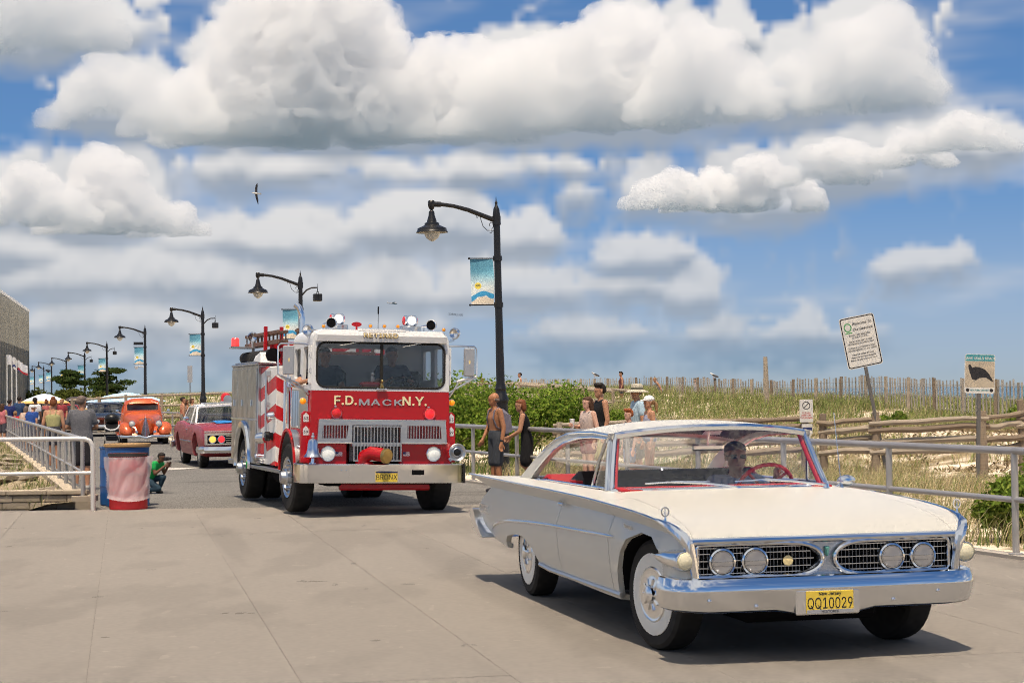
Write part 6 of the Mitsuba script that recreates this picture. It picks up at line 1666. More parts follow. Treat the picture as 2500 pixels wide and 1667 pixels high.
def coupe(name, label, M, paint, dark=False):
    """A tall 1930s car: separate wings, V grille, upright cab. x = 0 at the front axle."""
    t = Thing(name, label, 'car', M)
    # bonnet and cowl
    st = {-1.35: [(0, .38), (.55, .38), (.64, .45), (.67, .70), (.66, .95), (.58, 1.08), (.35, 1.13), (0, 1.145)],
          -.9: [(0, .38), (.50, .38), (.57, .45), (.60, .70), (.58, .92), (.48, 1.05), (.26, 1.10), (0, 1.12)],
          -.2: [(0, .36), (.36, .36), (.42, .44), (.44, .68), (.42, .85), (.34, .97), (.18, 1.035), (0, 1.06)],
          .32: [(0, .34), (.22, .34), (.26, .42), (.285, .66), (.27, .80), (.21, .90), (.11, .96), (0, .985)],
          .50: [(0, .36), (.12, .36), (.15, .42), (.17, .62), (.16, .74), (.12, .82), (.06, .865), (0, .88)]}
    t.add('bonnet', loft_body(st, 30), paint, smooth=40)
    # cab
    cs = {-3.35: [(0, .42), (.40, .42), (.50, .50), (.54, .70), (.50, .88), (.40, .98), (.2, 1.03), (0, 1.05)],
          -2.9: [(0, .38), (.56, .38), (.66, .46), (.70, .80), (.66, 1.15), (.52, 1.36), (.3, 1.44), (0, 1.46)],
          -2.3: [(0, .36), (.60, .36), (.70, .44), (.74, .85), (.68, 1.25), (.57, 1.50), (.34, 1.585), (0, 1.605)],
          -1.75: [(0, .36), (.60, .36), (.70, .44), (.73, .85), (.67, 1.25), (.575, 1.50), (.35, 1.585), (0, 1.605)],
          -1.50: [(0, .36), (.58, .36), (.68, .44), (.71, .85), (.65, 1.22), (.56, 1.44), (.34, 1.53), (0, 1.55)],
          -1.28: [(0, .36), (.56, .36), (.65, .44), (.68, .80), (.64, 1.05), (.56, 1.13), (.34, 1.15), (0, 1.155)]}
    cab = man(loft_body(cs, 36)) - man(hull([(x, y, z) for x in (-2.85, -1.42) for y in (-.56, .56) for z in (.6, 1.10)] + [(x, y, 1.45) for x in (-2.5, -1.7) for y in (-.48, .48)]))
    wsp = [(-.54, 1.17), (-.545, 1.36), (-.50, 1.41), (.50, 1.41), (.545, 1.36), (.54, 1.17)]
    cab = cab - man(prism(wsp, 'x', -1.8, -1.0))
    for s in (-1, 1):
        cab = cab - man(prism([(-1.52, 1.10), (-1.62, 1.38), (-2.05, 1.41), (-2.05, 1.10)], 'y', s * .3, s * 1)) - man(prism([(-2.13, 1.10), (-2.13, 1.41), (-2.42, 1.36), (-2.50, 1.14)], 'y', s * .3, s * 1))
        cab = cab - man(box(-2.10, -2.088, s * .6, s * 1, .42, 1.08)) - man(box(-1.42, -1.408, s * .6, s * 1, .42, 1.08))
    t.add('cab', cab, paint, smooth=40)
    t.add('windshield', tm([(-1.40, -.55, 1.16), (-1.40, .55, 1.16), (-1.50, .55, 1.42), (-1.50, -.55, 1.42)], [[0, 1, 2], [0, 2, 3]]), 'tinted_glass', smooth=False)
    t.add('seat', box(-2.5, -2.35, -.55, .55, .5, 1.18, .06), DARK_TRIM)
    for s in (-1, 1):
        t.add('wiper', tube([(-1.37, s * .30, 1.49), (-1.35, s * .42, 1.46), (-1.34, s * .52, 1.415)], .010, 5), CHROME)
    # wings
    for s in (-1, 1):
        R = []
        for x, zc, ry, rz, yc in ((-.62, .30, .15, .08, .60), (-.45, .44, .20, .16, .66), (-.22, .52, .235, .22, .69), (.02, .545, .245, .235, .70), (.25, .52, .235, .23, .69), (.42, .46, .20, .20, .66), (.52, .40, .12, .12, .62), (.55, .38, .03, .03, .61)):
            a = np.linspace(0, 2 * math.pi, 25)[:-1]
            R.append(np.stack([a * 0 + x, s * (yc + ry * np.cos(a)), zc + rz * np.sin(a)], -1))
        wing = man(skin(R)) - man(rod((0, s * .60, .33), (0, s * 1.2, .33), .36, n=24)) - man(box(-.9, .9, s * .2, s * 1.2, -.2, .20))
        t.add('front_wing', wing, paint, smooth=45)
        t.add('wing_valance', hull([(x, s * y, z) for x, y, z in ((.40, .28, .30), (.40, .60, .30), (.20, .30, .62), (.15, .60, .60), (-.5, .35, .30), (-.5, .6, .3))]), paint, smooth=40)
        R = []
        for x, zc, ry, rz, yc in ((-3.55, .45, .06, .08, .68), (-3.40, .48, .16, .22, .70), (-3.1, .50, .20, .29, .72), (-2.8, .50, .20, .29, .73), (-2.5, .46, .16, .23, .72), (-2.32, .40, .08, .12, .70)):
            a = np.linspace(0, 2 * math.pi, 21)[:-1]
            R.append(np.stack([a * 0 + x, s * (yc + ry * np.cos(a)), zc + rz * np.sin(a)], -1))
        t.add('rear_wing', skin(R), paint, smooth=45)
        t.add('running_board', box(-2.5, -.5, s * .60, s * .86, .28, .33, .02), paint)
        k = t.add('headlight', lathe([(.001, -.20), (.04, -.17), (.085, -.09), (.108, 0), (.11, .015), (.098, .02), (.001, .01)], (.42, s * .46, .715), (1, 0, 0), 22), CHROME)
        t.add('lens', lathe([(.095, .016), (.07, .032), (.001, .042)], (.42, s * .46, .715), (1, 0, 0), 18), LAMPGLASS, under=k)
        t.add('headlight_post', rod((.36, s * .46, .5), (.36, s * .46, .64), .03, n=8), CHROME)
        t.add('horn', lathe([(.001, -.05), (.03, -.04), (.055, .0), (.05, .02), (.001, .03)], (.56, s * .31, .43), (1, 0, 0), 14), CHROME)
        t.add('side_mirror', cat(rod((-1.2, s * .66, 1.02), (-1.15, s * .86, 1.13), .010, n=6), lathe([(.001, -.03), (.05, -.01), (.055, .01), (.001, .015)], (-1.15, s * .89, 1.15), (1, 0, 0), 14)), CHROME)
        def cap(t, k, M, fix, hw):
            t.add('hubcap', fix(lathe([(.001, .6 * hw), (.12, .9 * hw), (.15, 1.0 * hw), (.08, 1.15 * hw), (.001, 1.25 * hw)], axis=(0, -1, 0), n=18)), CHROME, under=k, M=M)
        for ax, y in ((0, .70), (-2.85, .70)):
            wheel(t, ax, s * y, .335, .19, .19, 0, None, cap, s)
    # V grille of fine vertical bars, ornament, wavy bumper
    gl = [(-.20, .86), (-.195, .70), (-.155, .40), (-.09, .29), (0, .27), (.09, .29), (.155, .40), (.195, .70), (.20, .86), (.12, .90), (0, .915)]
    m = tri(man(prism(gl, 'x', 0, .02)).refine_to_length(.06)); v = m.vertices.copy(); v[:, 0] += .575 - .55 * np.abs(v[:, 1]) - .14 * (v[:, 2] - .3); m.vertices = v
    t.add('grille', m, mat('grille_mesh_grey', (.16, .13, .12), .4, metal=.5) if not dark else 'grille_mesh_grey', smooth=False)
    for y in np.linspace(-.165, .165, 12):
        z0 = .30 + .9 * max(0, abs(y) - .09)
        t.add('grille_bar', tube([(.604 - .55 * abs(y) - .14 * (z - .3), y * (.72 + .28 * (z - .28) / .6), z) for z in np.linspace(z0, .88, 4)], .0065, 5), BRIGHT)
    t.add('grille_spine', tube([(.612 - .14 * (z - .3), 0, z) for z in np.linspace(.27, .93, 6)], .013, 6), BRIGHT)
    t.add('bonnet_ornament', hull([(.50, -.02, .90), (.50, .02, .90), (.53, 0, .97), (.42, 0, 1.03), (.30, 0, 1.05), (.42, -.02, .95), (.42, .02, .95)]), CHROME)
    P = [(.30, -.95), (.50, -.86), (.66, -.6), (.72, -.3), (.74, 0), (.72, .3), (.66, .6), (.50, .86), (.30, .95)]
    Q = PchipInterpolator(range(9), V(P))(np.linspace(0, 8, 41))
    t.add('front_bumper', skin([[(q[0] + a, q[1], .285 - .075 * math.exp(-(q[1] / .16) ** 2) + .015 * math.cos(q[1] * 5) + b) for a, b in ((0, -.05), (.025, -.03), (.03, 0), (.025, .03), (0, .05))] for q in Q]), CHROME, smooth=40)
    t.add('chassis', box(-3.2, .3, -.5, .5, .25, .38), DARK)
    return t


coupe('orange_coupe', 'glossy copper orange vintage coupe with upright grille and round wings', pose(-13.12, 65.2, 0, math.radians(-75.5), 1.02), COPPER)
coupe('old_brown_car', 'dark brown upright vintage car far back in the parade line', pose(-22.9, 97, 0, math.radians(-73), 1.08), mat('brown_paint', (.06, .042, .036), .3, coat=1), True)

# stroller left of the coupe
t = Thing('stroller', 'black folding stroller with a white curved trim, in front of the orange coupe', 'stroller', pose(-13.72, 62.6, 0, math.radians(-78)))
t.add('seat', hull([(-.22, -.22, .55), (-.22, .22, .55), (.24, -.22, .50), (.24, .22, .50), (-.30, -.2, .85), (-.30, .2, .85), (.2, .2, .66), (.2, -.2, .66)]), BLACKPAINT)
t.add('hood', hull(np.vstack([ball((-.18, 0, .95), (.22, .25, .18), 2).vertices])), BLACKPAINT)
t.add('trim', tube([(.26, -.25, .72), (.30, -.20, .62), (.31, -.05, .56), (.31, .08, .57), (.30, .20, .63), (.26, .25, .74)], .028, 8), WHITE)
t.add('frame', cat(tube([(-.45, -.24, 1.02), (-.2, -.24, .7), (.28, -.24, .12)], .014, 6), tube([(-.45, .24, 1.02), (-.2, .24, .7), (.28, .24, .12)], .014, 6), tube([(.1, -.24, .45), (-.3, -.24, .1)], .014, 6), tube([(.1, .24, .45), (-.3, .24, .1)], .014, 6), rod((-.45, -.24, 1.02), (-.45, .24, 1.02), .016)), IRON)
for x in (.28, -.3):
    for s in (-1, 1):
        t.add('wheel', tube([(x + .10 * math.cos(a), s * .25, .10 + .10 * math.sin(a)) for a in np.linspace(0, 6.28, 15)[:-1]], .018, 6, True), BLACK)
t.add('basket', box(-.25, .2, -.2, .2, .2, .36, .03), BLACKPAINT)
# ---------------------------------------------------------------- people
_S = trimesh.creation.icosphere(1).vertices


def sph(c, r):
    return V(c, float) + _S * np.broadcast_to(r, 3)


def bone(*cr):
    return m3.Manifold.hull_points(np.vstack([sph(c, r) for c, r in cr]))


def blend(bones, ln, it=8):
    m = m3.Manifold.batch_boolean(bones, m3.OpType.Add)
    m = tri(m.refine_to_length(ln))
    if it:
        m = trimesh.Trimesh(m.vertices, m.faces, process=True)
        trimesh.smoothing.filter_taubin(m, iterations=it)
    return m


SKIN = {k: mat(f'skin_{k}', c, .5, spec=.35) for k, c in dict(pale=(.58, .34, .25), tan=(.46, .235, .14), bronze=(.38, .17, .085), dark=(.16, .075, .045)).items()}
HAIR = {k: mat(f'hair_{k}', c, .6, spec=.3) for k, c in dict(black=(.02, .015, .012), brown=(.075, .035, .018), auburn=(.18, .06, .022), ginger=(.30, .085, .03), blonde=(.32, .19, .09), grey=(.16, .12, .10)).items()}
_cloth = {}


def cloth(c):
    if isinstance(c, str):
        return c
    if c not in _cloth:
        _cloth[c] = mat(f'cloth_{len(_cloth)}', proc(lambda p, n, uv, c=c: mix(V(c) * .86, V(c) * 1.1, noise(p.x * 38, p.y * 38, p.z * 26))), .85, sheen=.3, spec=.2)
    return _cloth[c]


HEATHER = mat('heather_grey', proc(lambda p, n, uv: mix((.075, .078, .092), (.17, .17, .185), noise(p.x * 90, p.y * 90, p.z * 60))), .9, spec=.2)


def person(label, x, y, face, h, z=0.0, skin='tan', hair=None, style='short', lean=0.0, twist=0.0, head=0.0, nod=0.0, g=1.0, top=None, topc=None, bottom=None, botc=None, sleeve=.6, leg=.5, L=None, arms=None, legs=None, fine=True, shoes=(.03, .03, .035), group=None, bust=0.0, extra=None, parts=True):
    """Facing angle in degrees of world heading; joints are for 1.75 m and scaled to h. arms: {1: (elbow, wrist), -1: ...}."""
    t = Thing('person', label, 'person', pose(x, y, z, math.radians(face), h / 1.75), group)
    cl, sl = math.cos(lean), math.sin(lean)
    ct_, st_ = math.cos(twist), math.sin(twist)

    def up(p):     # the upper body: twist about z, lean about the hips
        p = V(p, float)
        p = V([p[0] * ct_ - p[1] * st_, p[0] * st_ + p[1] * ct_, p[2]])
        q = p - [0, 0, .95]
        return V([q[0] * cl + q[2] * sl, q[1], -q[0] * sl + q[2] * cl + .95]) + V(root)
    root = (0, 0, 0) if L is None else L
    ch, sh_ = math.cos(head), math.sin(head)
    hc = up((.015, 0, 1.615))
    fx = V([math.cos(head) * cl, math.sin(head), -sl * .4]); fx = fx + [0, 0, -nod]; fx /= np.linalg.norm(fx)
    fy = np.cross([0, 0, 1.0], fx); fy /= np.linalg.norm(fy); fz = np.cross(fx, fy)
    H = lambda a, b, c: hc + fx * a + fy * b + fz * c
    arms = arms or {}
    A, Lg = {}, {}
    for s in (-1, 1):
        sh = V((0, s * .175, 1.425)); el, wr = arms.get(s, ((-.02, s * .235, 1.14), (.05, s * .245, .90)))
        A[s] = [up(sh), up(el), up(wr)]
        hp = V((0, s * .085, .92)) + V(root)
        kn, an = (legs or {}).get(s, ((.015, s * .095, .50), (-.02, s * .10, .085)))
        Lg[s] = [hp, V(kn) + (root if legs is None else 0), V(an) + (root if legs is None else 0)]
    T_ = lambda y_, z_, r, dx=0: (up((dx, y_, z_)), r)
    B = []
    pelv = [T_(-.075, .955, .098 * g), T_(.075, .955, .098 * g)]
    wst = [T_(-.055 * g, 1.10, .085 * g), T_(.055 * g, 1.10, .085 * g)]
    cst = [T_(-.085, 1.30, .10 * (1 + (g - 1) * .6), .0), T_(.085, 1.30, .10 * (1 + (g - 1) * .6), 0)]
    shl = [T_(-.14, 1.415, .058), T_(.14, 1.415, .058)]
    B += [bone(*pelv, *wst), bone(*wst, *cst), bone(*cst, *shl)]
    B.append(bone((up((0, 0, 1.42)), .058), (up((.008, 0, 1.54)), .052)))
    B.append(bone((H(-.012, 0, .045), .088), (H(.022, 0, .03), .078)))
    B.append(bone((H(.02, 0, .0), .070), (H(.045, 0, -.075), .042), (H(.02, .03, -.05), .04), (H(.02, -.03, -.05), .04)))
    B.append(bone((H(.092, 0, -.01), .013), (H(.080, 0, .03), .012)))
    for s in (-1, 1):
        B.append(bone((H(-.005, s * .079, .005), (.018, .012, .03))))
        a, e, w = A[s]
        B += [bone((a, .056), (e, .041)), bone((e, .041), (w, .029))]
        d = (w - e); d /= np.linalg.norm(d)
        c = w + d * .085
        q = np.cross(d, [0, 1.0, 0] if abs(d[1]) < .8 else [1.0, 0, 0]); q /= np.linalg.norm(q); p = np.cross(d, q) * s
        B.append(bone((w + d * .02, .028), (c + q * .022, .020), (c - q * .022, .020)))
        if fine:
            for i, o in enumerate((-.030, -.010, .010, .029)):
                l = (.066, .078, .074, .058)[i]
                k0 = c + q * o; k1 = k0 + d * l * .55 + p * -.008; k2 = k1 + d * l * .4 + p * -.03
                B += [bone((k0, .0105), (k1, .0098)), bone((k1, .0098), (k2, .0085))]
            k0 = w + d * .035 - q * .026; k1 = k0 + d * .035 - q * .03 - p * .008; k2 = k1 + d * .032 - q * .006 - p * .016
            B += [bone((k0, .013), (k1, .0115)), bone((k1, .0115), (k2, .0095))]
        hp, kn, an = Lg[s]
        B += [bone((hp, .092 * (1 + (g - 1) * .7)), ((hp * .35 + kn * .65), .066 * (1 + (g - 1) * .5)), (kn, .054)), bone((kn, .054), ((kn * .68 + an * .32), .056), (an, .038))]
        tf = V([.13, s * .015, -.05]) if an[2] < .14 or legs is None else V([.10, 0, -.06])
        B.append(bone((an - [.03, 0, .045], .034), (an + tf, .030), (an, .036)))
    t.add('body', blend(B, .03 if fine else .05, 5 if fine else 6), SKIN[skin], smooth=True)

    def grow(prs, o):
        return [(c, r + o) for c, r in prs]
    if bottom in ('shorts', 'trousers', 'bikini'):
        C = [bone(*grow(pelv, .014), *([T_(-.06 * g, 1.04, .09 * g + .012), T_(.06 * g, 1.04, .09 * g + .012)] if bottom != 'bikini' else []))]
        for s in (-1, 1):
            hp, kn, an = Lg[s]
            f = leg
            if bottom == 'shorts':
                C.append(bone((hp, .108 * g), (hp + (kn - hp) * f, .088 * g + .004)))
            elif bottom == 'trousers':
                C += [bone((hp, .104 * g), (kn, .07)), bone((kn, .07), (an, .052))]
        t.add('shorts' if bottom != 'trousers' else 'trousers', blend(C, .05, 4), cloth(botc), smooth=True)
    if top in ('shirt', 'tank', 'bikini', 'dress', 'camisole'):
        C = []
        if top == 'bikini':
            C.append(bone(*grow([T_(-.085, 1.29, .10), T_(.085, 1.29, .10)], .008), *grow([T_(-.08, 1.34, .085), T_(.08, 1.34, .085)], .008)))
        elif top == 'camisole':
            C += [bone(*grow(wst, .014), *grow(cst, .010))]
            for s in (-1, 1):
                t.add('strap', tube([up((.10, s * .07, 1.36)), up((.05, s * .085, 1.47)), up((-.05, s * .075, 1.475)), up((-.105, s * .06, 1.37))], .010, 6), cloth(topc))
        else:
            C += [bone(*grow(cst, .016), *grow(shl, .010 if top == 'tank' else .016)), bone(*grow(wst, .020), *grow(cst, .016))]
            if top == 'dress':
                hem = [(V([.02, s * .15, .56]) + root, .12) for s in (-1, 1)]
                C += [bone(*grow(wst, .016), *grow(pelv, .025)), bone(*grow(pelv, .025), *hem)]
            else:
                C.append(bone(*grow(wst, .022), *grow(pelv, .024)))
            if top == 'shirt':
                for s in (-1, 1):
                    a, e, w = A[s]
                    C.append(bone((a, .074), (a + (e - a) * sleeve, .062)))
        t.add({'shirt': 'shirt', 'tank': 'vest', 'bikini': 'swim_top', 'dress': 'dress', 'camisole': 'camisole'}[top], blend(C, .05, 3), cloth(topc), smooth=True)
    if hair:
        C = []
        if style == 'fringe':      # bald on top
            C = [bone((H(-.03, s * .05, .01), (.055, .036, .035)), (H(-.07, s * .02, .0), (.03, .05, .035))) for s in (-1, 1)]
        else:
            C = [bone((H(-.02, 0, .062), (.094, .089, .078)), (H(.018, 0, .085), (.070, .078, .042))), bone((H(-.045, 0, .03), (.072, .086, .07)))]
        if style == 'curly':
            C += [bone((H(.02 + .05 * math.cos(a), .065 * math.sin(a), .115), .04)) for a in np.arange(0, 6.3, .9)]
        if style == 'long':
            C += [bone((H(-.06, 0, .02), (.06, .09, .07)), (H(-.085, 0, -.16), (.035, .075, .05))), bone((H(-.01, .07, .02), .03), (H(-.05, .075, -.12), .03)), bone((H(-.01, -.07, .02), .03), (H(-.05, -.075, -.12), .03))]
        if style == 'bob':
            C += [bone((H(-.05, 0, .02), (.065, .092, .07)), (H(-.065, 0, -.07), (.05, .085, .045)))]
        if style == 'bun':
            C += [bone((H(-.05, 0, .13), .055)), bone((H(-.06, 0, .0), (.05, .075, .05)))]
        if style == 'ponytail':
            C += [bone((H(-.09, 0, .03), .035), (H(-.15, 0, -.03), .035)), bone((H(-.15, 0, -.03), .038), (H(-.16, 0, -.16), .022))]
        t.add('hair', blend(C, .03, 2), HAIR[hair], smooth=True)
    if fine:
        t.add('eyes', cat([ball(H(.078, s * .031, .012), .011, 1) for s in (-1, 1)]), INK)
        t.add('mouth', bone((H(.079, -.018, -.052), .006), (H(.083, 0, -.052), .007), (H(.079, .018, -.052), .006)), LIPS)
    if shoes is not None:
        for s in (-1, 1):
            an = Lg[s][2]
            tf = V([.14, s * .015, -.05]) if legs is None or an[2] < .14 else V([.10, 0, -.06])
            t.add('shoe', bone((an - [.04, 0, .045], .040), (an + tf, .036), (an + [0.0, 0, -.02], .044)), cloth(shoes), smooth=40)
    if extra:
        extra(t, H, up, A, Lg)
    return t


LIPS = mat('lips', (.36, .12, .10), .5)


def cap_hat(c, brim):
    def f(t, H, up, A, Lg):
        k = t.add('cap', bone((H(-.01, 0, .075), (.105, .098, .072)), (H(.0, 0, .06), (.104, .098, .05))), cloth(c), smooth=50)
        t.add('peak', bone((H(.10, -.05, .052), (.03, .03, .008)), (H(.10, .05, .052), (.03, .03, .008)), (H(.165, 0, .040), (.03, .045, .007))), cloth(brim), under=k, smooth=50)
    return f


def bucket_hat(t, H, up, A, Lg):
    c = H(-.01, 0, .05); ax = H(-.01, 0, 1.05) - c
    k = t.add('sun_hat', lathe([(.205, -.035), (.21, -.025), (.15, .0), (.112, .015), (.105, .085), (.085, .11), (.001, .118), (.001, .10), (.08, .09), (.10, .01), (.15, -.012)], c, ax, 28), cloth((.46, .42, .33)), smooth=60)
    t.add('hat_band', lathe([(.114, .018), (.111, .052), (.109, .052), (.112, .018)], c, ax, 28), cloth((.12, .12, .09)), under=k)


def backpack(t, H, up, A, Lg):
    k = t.add('backpack', hull([up(p) for p in ((-.10, -.12, 1.40), (-.10, .12, 1.40), (-.12, -.14, 1.02), (-.12, .14, 1.02), (-.25, -.11, 1.33), (-.25, .11, 1.33), (-.27, -.12, 1.05), (-.27, .12, 1.05), (-.16, 0, 1.46))]), cloth((.16, .15, .19)), smooth=40)
    for s in (-1, 1):
        t.add('strap', tube([up(p) for p in ((-.10, s * .09, 1.42), (-.02, s * .10, 1.485), (.07, s * .105, 1.43), (.105, s * .12, 1.30), (.06, s * .15, 1.15), (-.10, s * .14, 1.06))], .020, 6, flat=.5), cloth((.16, .15, .19)), under=k)
    t.add('watch', bone((A[1][2] - V([0, 0, -.03]), .034)), INK)


def cup(t, H, up, A, Lg):
    w = A[-1][2] + V([.06, .02, .02])
    t.add('drink_cup', lathe([(.001, -.06), (.035, -.06), (.045, .09), (.048, .095), (.048, .115), (.001, .118)], w, n=16), CARWHITE)
    t.add('bag_strap', tube([up(p) for p in ((.11, -.10, 1.12), (.115, .02, 1.30), (.05, .11, 1.46), (-.08, .08, 1.40))], .012, 5), INK)


GR = 'onlookers behind the white car'
FACE_ROAD = 200
person('bald shirtless tanned man in dark shorts with a grey backpack, head turned to the parade', -.29, 31.0, 208, 1.69, skin='bronze', hair='grey', style='fringe', head=-.45, lean=.03, bottom='shorts', botc=(.055, .062, .075), leg=.92, shoes=(.04, .04, .05), extra=backpack, arms={1: ((-.03, .25, 1.13), (.03, .26, .88)), -1: ((.02, -.24, 1.14), (.14, -.22, .95))})
person('woman in a short black dress leaning on the railing beside the lamp post', .24, 31.6, 178, 1.58, skin='tan', hair='auburn', style='bob', lean=.16, top='dress', topc=(.012, .012, .014), g=.95, arms={1: ((.10, .22, 1.15), (.30, .16, 1.08)), -1: ((.10, -.22, 1.15), (.30, -.14, 1.06))}, legs={1: ((.03, .095, .48), (-.10, .10, .085)), -1: ((.10, -.09, .50), (-.22, -.08, .22))}, shoes=None)
person('dark-haired woman in a pale top and denim shorts holding a white cup', 1.30, 31.6, 212, 1.60, skin='pale', hair='brown', style='long', g=1.16, head=-.1, top='tank', topc=(.50, .40, .36), bottom='shorts', botc=(.26, .05, .07), leg=.42, extra=cup, arms={-1: ((.02, -.25, 1.16), (.24, -.12, 1.20)), 1: ((-.02, .27, 1.15), (.06, .28, .92))}, shoes=(.5, .5, .5))
person('curly dark-haired man in a black tank top and pale yellow shorts', 1.56, 32.4, 200, 1.82, skin='tan', hair='black', style='curly', g=1.05, top='tank', topc=(.015, .015, .017), bottom='shorts', botc=(.55, .50, .24), leg=.9, head=-.1)
person('man in a wide-brimmed beige sun hat and pale shirt', 2.22, 32.6, 195, 1.78, skin='tan', hair='grey', style='short', top='shirt', topc=(.42, .56, .66), bottom='shorts', botc=(.20, .18, .15), leg=.9, extra=bucket_hat)
person('woman in a white cap and striped bikini with a blonde ponytail', 2.33, 31.2, 192, 1.60, skin='tan', hair='blonde', style='ponytail', top='bikini', topc=(.35, .36, .46), bottom='bikini', botc=(.12, .16, .36), head=.1, extra=cap_hat((.78, .78, .77), (.78, .78, .77)), shoes=None)
person('ginger-haired child beside the woman in the white cap', 1.97, 31.0, 205, 1.38, skin='pale', hair='ginger', style='curly', top='tank', topc=(.03, .03, .045), bottom='shorts', botc=(.26, .30, .42), leg=.6, shoes=None)
# drivers
SIT = {s: ((.42, s * .12, .30), (.62, s * .12, -.08)) for s in (-1, 1)}


def glasses(t, H, up, A, Lg):
    t.add('sunglasses', cat([hull([H(.088 + a, s * (.014 + b), .018 + c) for a in (-.004, .006) for b in (0, .044) for c in (-.018, .014)]) for s in (-1, 1)] + [tube([H(.085, s * .055, .022), H(.0, s * .082, .022)], .004, 4) for s in (-1, 1)]), INK)


def w_of(F, p):
    return (F.M @ np.append(V(p, float), 1))[:3]


p = w_of(EDSEL, (-.33, .43, 0))
person('grey-haired driver in sunglasses and a pale shirt at the red steering wheel', p[0], p[1], math.degrees(-1.339), 1.74, z=-.45, skin='tan', hair='grey', style='short', top='shirt', topc=(.40, .44, .52), bottom='trousers', botc=(.05, .05, .07), legs={s: ((.40, s * .12, 1.02), (.62, s * .12, .90)) for s in (-1, 1)}, arms={1: ((.22, .26, 1.30), (.58, .12, 1.49)), -1: ((.18, -.24, 1.22), (.50, -.10, 1.34))}, head=-.1, extra=glasses)
p = w_of(ENGINE, (-.08, .45, 0))
person('driver in a dark patterned shirt behind the fire engine steering wheel', p[0], p[1], math.degrees(-1.256), 1.75, z=.62, skin='tan', hair='grey', style='short', top='shirt', topc=(.05, .06, .12), bottom='trousers', botc=(.03, .03, .05), legs={s: ((.40, s * .12, .92), (.62, s * .12, .66)) for s in (-1, 1)}, arms={1: ((.20, .26, 1.20), (.42, .16, 1.25)), -1: ((.20, -.26, 1.20), (.42, -.16, 1.25))}, shoes=None)
p = w_of(ENGINE, (-.08, -.58, 0))
person('passenger in a dark shirt with his forearm out of the fire engine window', p[0], p[1], math.degrees(-1.256), 1.75, z=.62, skin='tan', hair='black', style='short', top='shirt', topc=(.02, .025, .05), bottom='trousers', botc=(.03, .03, .05), legs={s: ((.40, s * .12, .92), (.62, s * .12, .66)) for s in (-1, 1)}, arms={-1: ((.26, -.50, 1.22), (.46, -.36, 1.27)), 1: ((.1, .24, 1.16), (.3, .2, 1.05))}, shoes=None)
# left of the road
person('man in a heather grey T-shirt and dark shorts leaning at the left road railing', -7.92, 33.6, 100, 1.73, skin='tan', hair='grey', style='short', g=1.18, top='shirt', topc=HEATHER, bottom='shorts', botc=(.035, .033, .038), leg=.92, lean=.06, head=-.5, sleeve=.7, arms={1: ((.06, .27, 1.16), (.28, .12, 1.14)), -1: ((.06, -.27, 1.16), (.28, -.10, 1.14))}, shoes=(.35, .34, .33))
person('woman seen from behind in a yellow-green camisole with her hair in a bun', -10.45, 41.6, 95, 1.68, skin='tan', hair='auburn', style='bun', g=1.05, top='camisole', topc=(.40, .38, .18), bottom='shorts', botc=(.05, .05, .06), leg=.5, lean=.05, shoes=(.3, .3, .3))


def camera(t, H, up, A, Lg):
    o = H(.16, 0, .02)
    t.add('camera', cat(box(o[0] - .04, o[0] + .04, o[1] - .07, o[1] + .07, o[2] - .045, o[2] + .045, .01), rod(o + [.04, 0, 0], o + [.13, 0, 0], .035, n=12)), INK)


person('photographer in a bright green shirt crouching with a camera behind the bins', -6.36, 32.2, -25, 1.20, z=-.26, skin='dark', hair='black', style='short', top='shirt', topc=(.02, .38, .09), bottom='trousers', botc=(.025, .05, .075), lean=.62, L=(-.10, 0, -.20), legs={1: ((.26, .14, .78), (.10, .14, .46)), -1: ((.30, -.12, .50), (-.05, -.14, .46))}, arms={1: ((.20, .20, 1.25), (.26, .08, 1.52)), -1: ((.20, -.20, 1.25), (.26, -.08, 1.52))}, sleeve=.5, extra=camera)
person('shirtless tanned man walking on the far side of the orange coupe', -12.0, 66.5, 20, 1.66, skin='tan', hair='black', style='short', bottom='shorts', botc=(.20, .20, .17), leg=.8, fine=False, shoes=None)
person('dark-haired walker low behind the red saloon and railing', -13.2, 74, 30, 1.60, z=-.05, skin='bronze', hair='brown', style='bob', top='tank', topc=(.25, .18, .14), bottom='shorts', botc=(.1, .1, .1), fine=False, shoes=None)
person('walker in a pale green top in front of the timber boardwalk', -12.9, 73.5, 15, 1.62, z=-.02, skin='tan', hair='brown', style='bob', top='tank', topc=(.42, .46, .28), bottom='shorts', botc=(.3, .3, .3), fine=False, shoes=None)
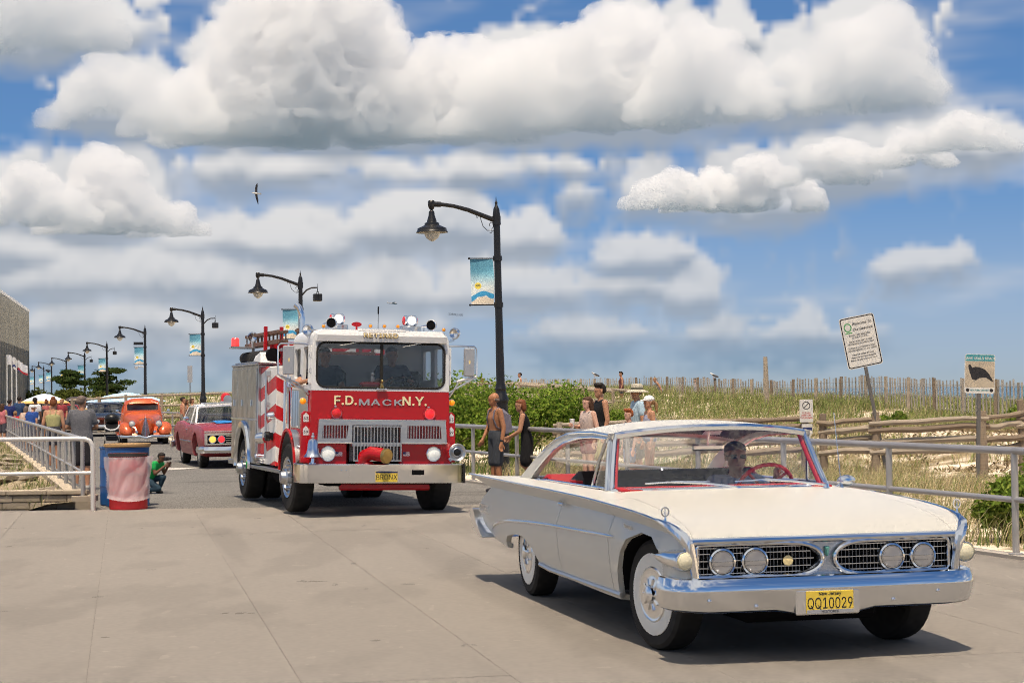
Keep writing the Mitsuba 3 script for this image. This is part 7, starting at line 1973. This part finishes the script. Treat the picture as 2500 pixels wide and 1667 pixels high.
for x, y, z, a, h, kw in ((-13.55, 92.3, .86, 100, 1.20, dict(label='walker in black on the far boardwalk, left of the red beacon', top='tank', topc=(.02, .02, .02), bottom='shorts', botc=(.25, .25, .25))), (-13.0, 92.5, .86, 100, 1.2, dict(label='walker in dark blue on the far boardwalk, nearest the red beacon', top='tank', topc=(.03, .04, .12), bottom='shorts', botc=(.4, .3, .3))),
                          (-1.4, 85, .8, 200, 1.55, dict(label='fair-haired walker on the boardwalk above the bald man', hair='blonde', style='bob', top='tank', topc=(.5, .4, .34))), (.35, 84, .95, 190, 1.62, dict(label='shirtless walker with a white bag on the boardwalk right of the lamp post', hair='black', top='tank', topc=(.6, .6, .6), bottom='shorts', botc=(.3, .3, .3))),
                          (5.0, 84, .95, 185, 1.60, dict(label='walker with dark curly hair at the slat fence, left of the sun hat', hair='black', style='curly', top='tank', topc=(.15, .06, .06), bottom='shorts', botc=(.1, .1, .1))), (6.9, 85, .85, 185, 1.5, dict(label='bending walker in a straw hat beyond the slat fence', hair='blonde', lean=.5, top='tank', topc=(.3, .28, .26), bottom='shorts', botc=(.1, .1, .1))), (8.6, 86, .72, 190, 1.5, dict(label='walker half hidden in the dune grass beyond the slat fence', hair='brown', style='curly', top='tank', topc=(.4, .4, .42), bottom='shorts', botc=(.2, .2, .2)))):
    person(x=x, y=y, z=z, face=a, h=h, fine=False, shoes=None, hair=kw.pop('hair', 'brown'), **kw)
CROWD = [(4, 66, 985, 'person in a pink top at the left edge of the crowd', dict(hair='brown', style='long', top='tank', topc=(.50, .16, .18))), (22, 68, 974, 'person in a navy shirt in the crowd at far left', dict(hair='black', top='shirt', topc=(.02, .03, .12))), (36, 63, 993, 'child in a bright red shirt in the crowd at far left', dict(hair='blonde', top='shirt', topc=(.50, .02, .03), h=1.25)),
         (46, 72, 967, 'tall person in a dark denim shirt in the crowd at far left', dict(hair='black', top='shirt', topc=(.03, .06, .14))), (57, 60, 990, 'grey-haired woman in a pale top bending in the crowd', dict(hair='grey', style='bob', top='tank', topc=(.50, .38, .32), lean=.25)), (72, 58, 986, 'big person in a blue shirt and white cap bending at the railing', dict(hair=None, top='shirt', topc=(.02, .06, .24), g=1.35, lean=.35, cap=True)), (84, 66, 970, 'dark-skinned man in a white shirt standing in the crowd', dict(hair='black', skin='dark', top='shirt', topc=(.66, .66, .68))),
         (98, 70, 985, 'person in black beside the white-shirted man in the crowd', dict(hair='black', top='shirt', topc=(.02, .02, .02))), (112, 78, 976, 'person with auburn hair behind the woman with the bun', dict(hair='auburn', style='bun', top='tank', topc=(.35, .10, .10))), (150, 75, 973, 'fair-haired person beyond the grey-shirted man', dict(hair='blonde', top='shirt', topc=(.30, .05, .06))), (236, 100, 968, 'fair-haired person above the dark saloon roof', dict(hair='blonde', style='bob', top='shirt', topc=(.1, .12, .3))), (254, 100, 966, 'person in dark clothes under the pale blue parasol', dict(hair='black', top='shirt', topc=(.03, .04, .1)))]
for px, Y, py, lb, kw in CROWD:
    X = (px - 1250) / 4464 * Y
    hz_ = 971.6 - .0125 * px
    h = kw.pop('h', None) or float(np.clip(1.7 - (py - hz_) / 4464 * Y, 1.45, 1.85))
    ex = cap_hat((.72, .72, .72), (.5, .05, .05)) if kw.pop('cap', False) else None
    person(lb, X, Y, 75 if px < 140 else 250, h, skin=kw.pop('skin', 'tan'), bottom='shorts', botc=(.08, .08, .10), leg=.8, fine=False, shoes=None, extra=ex, **kw)
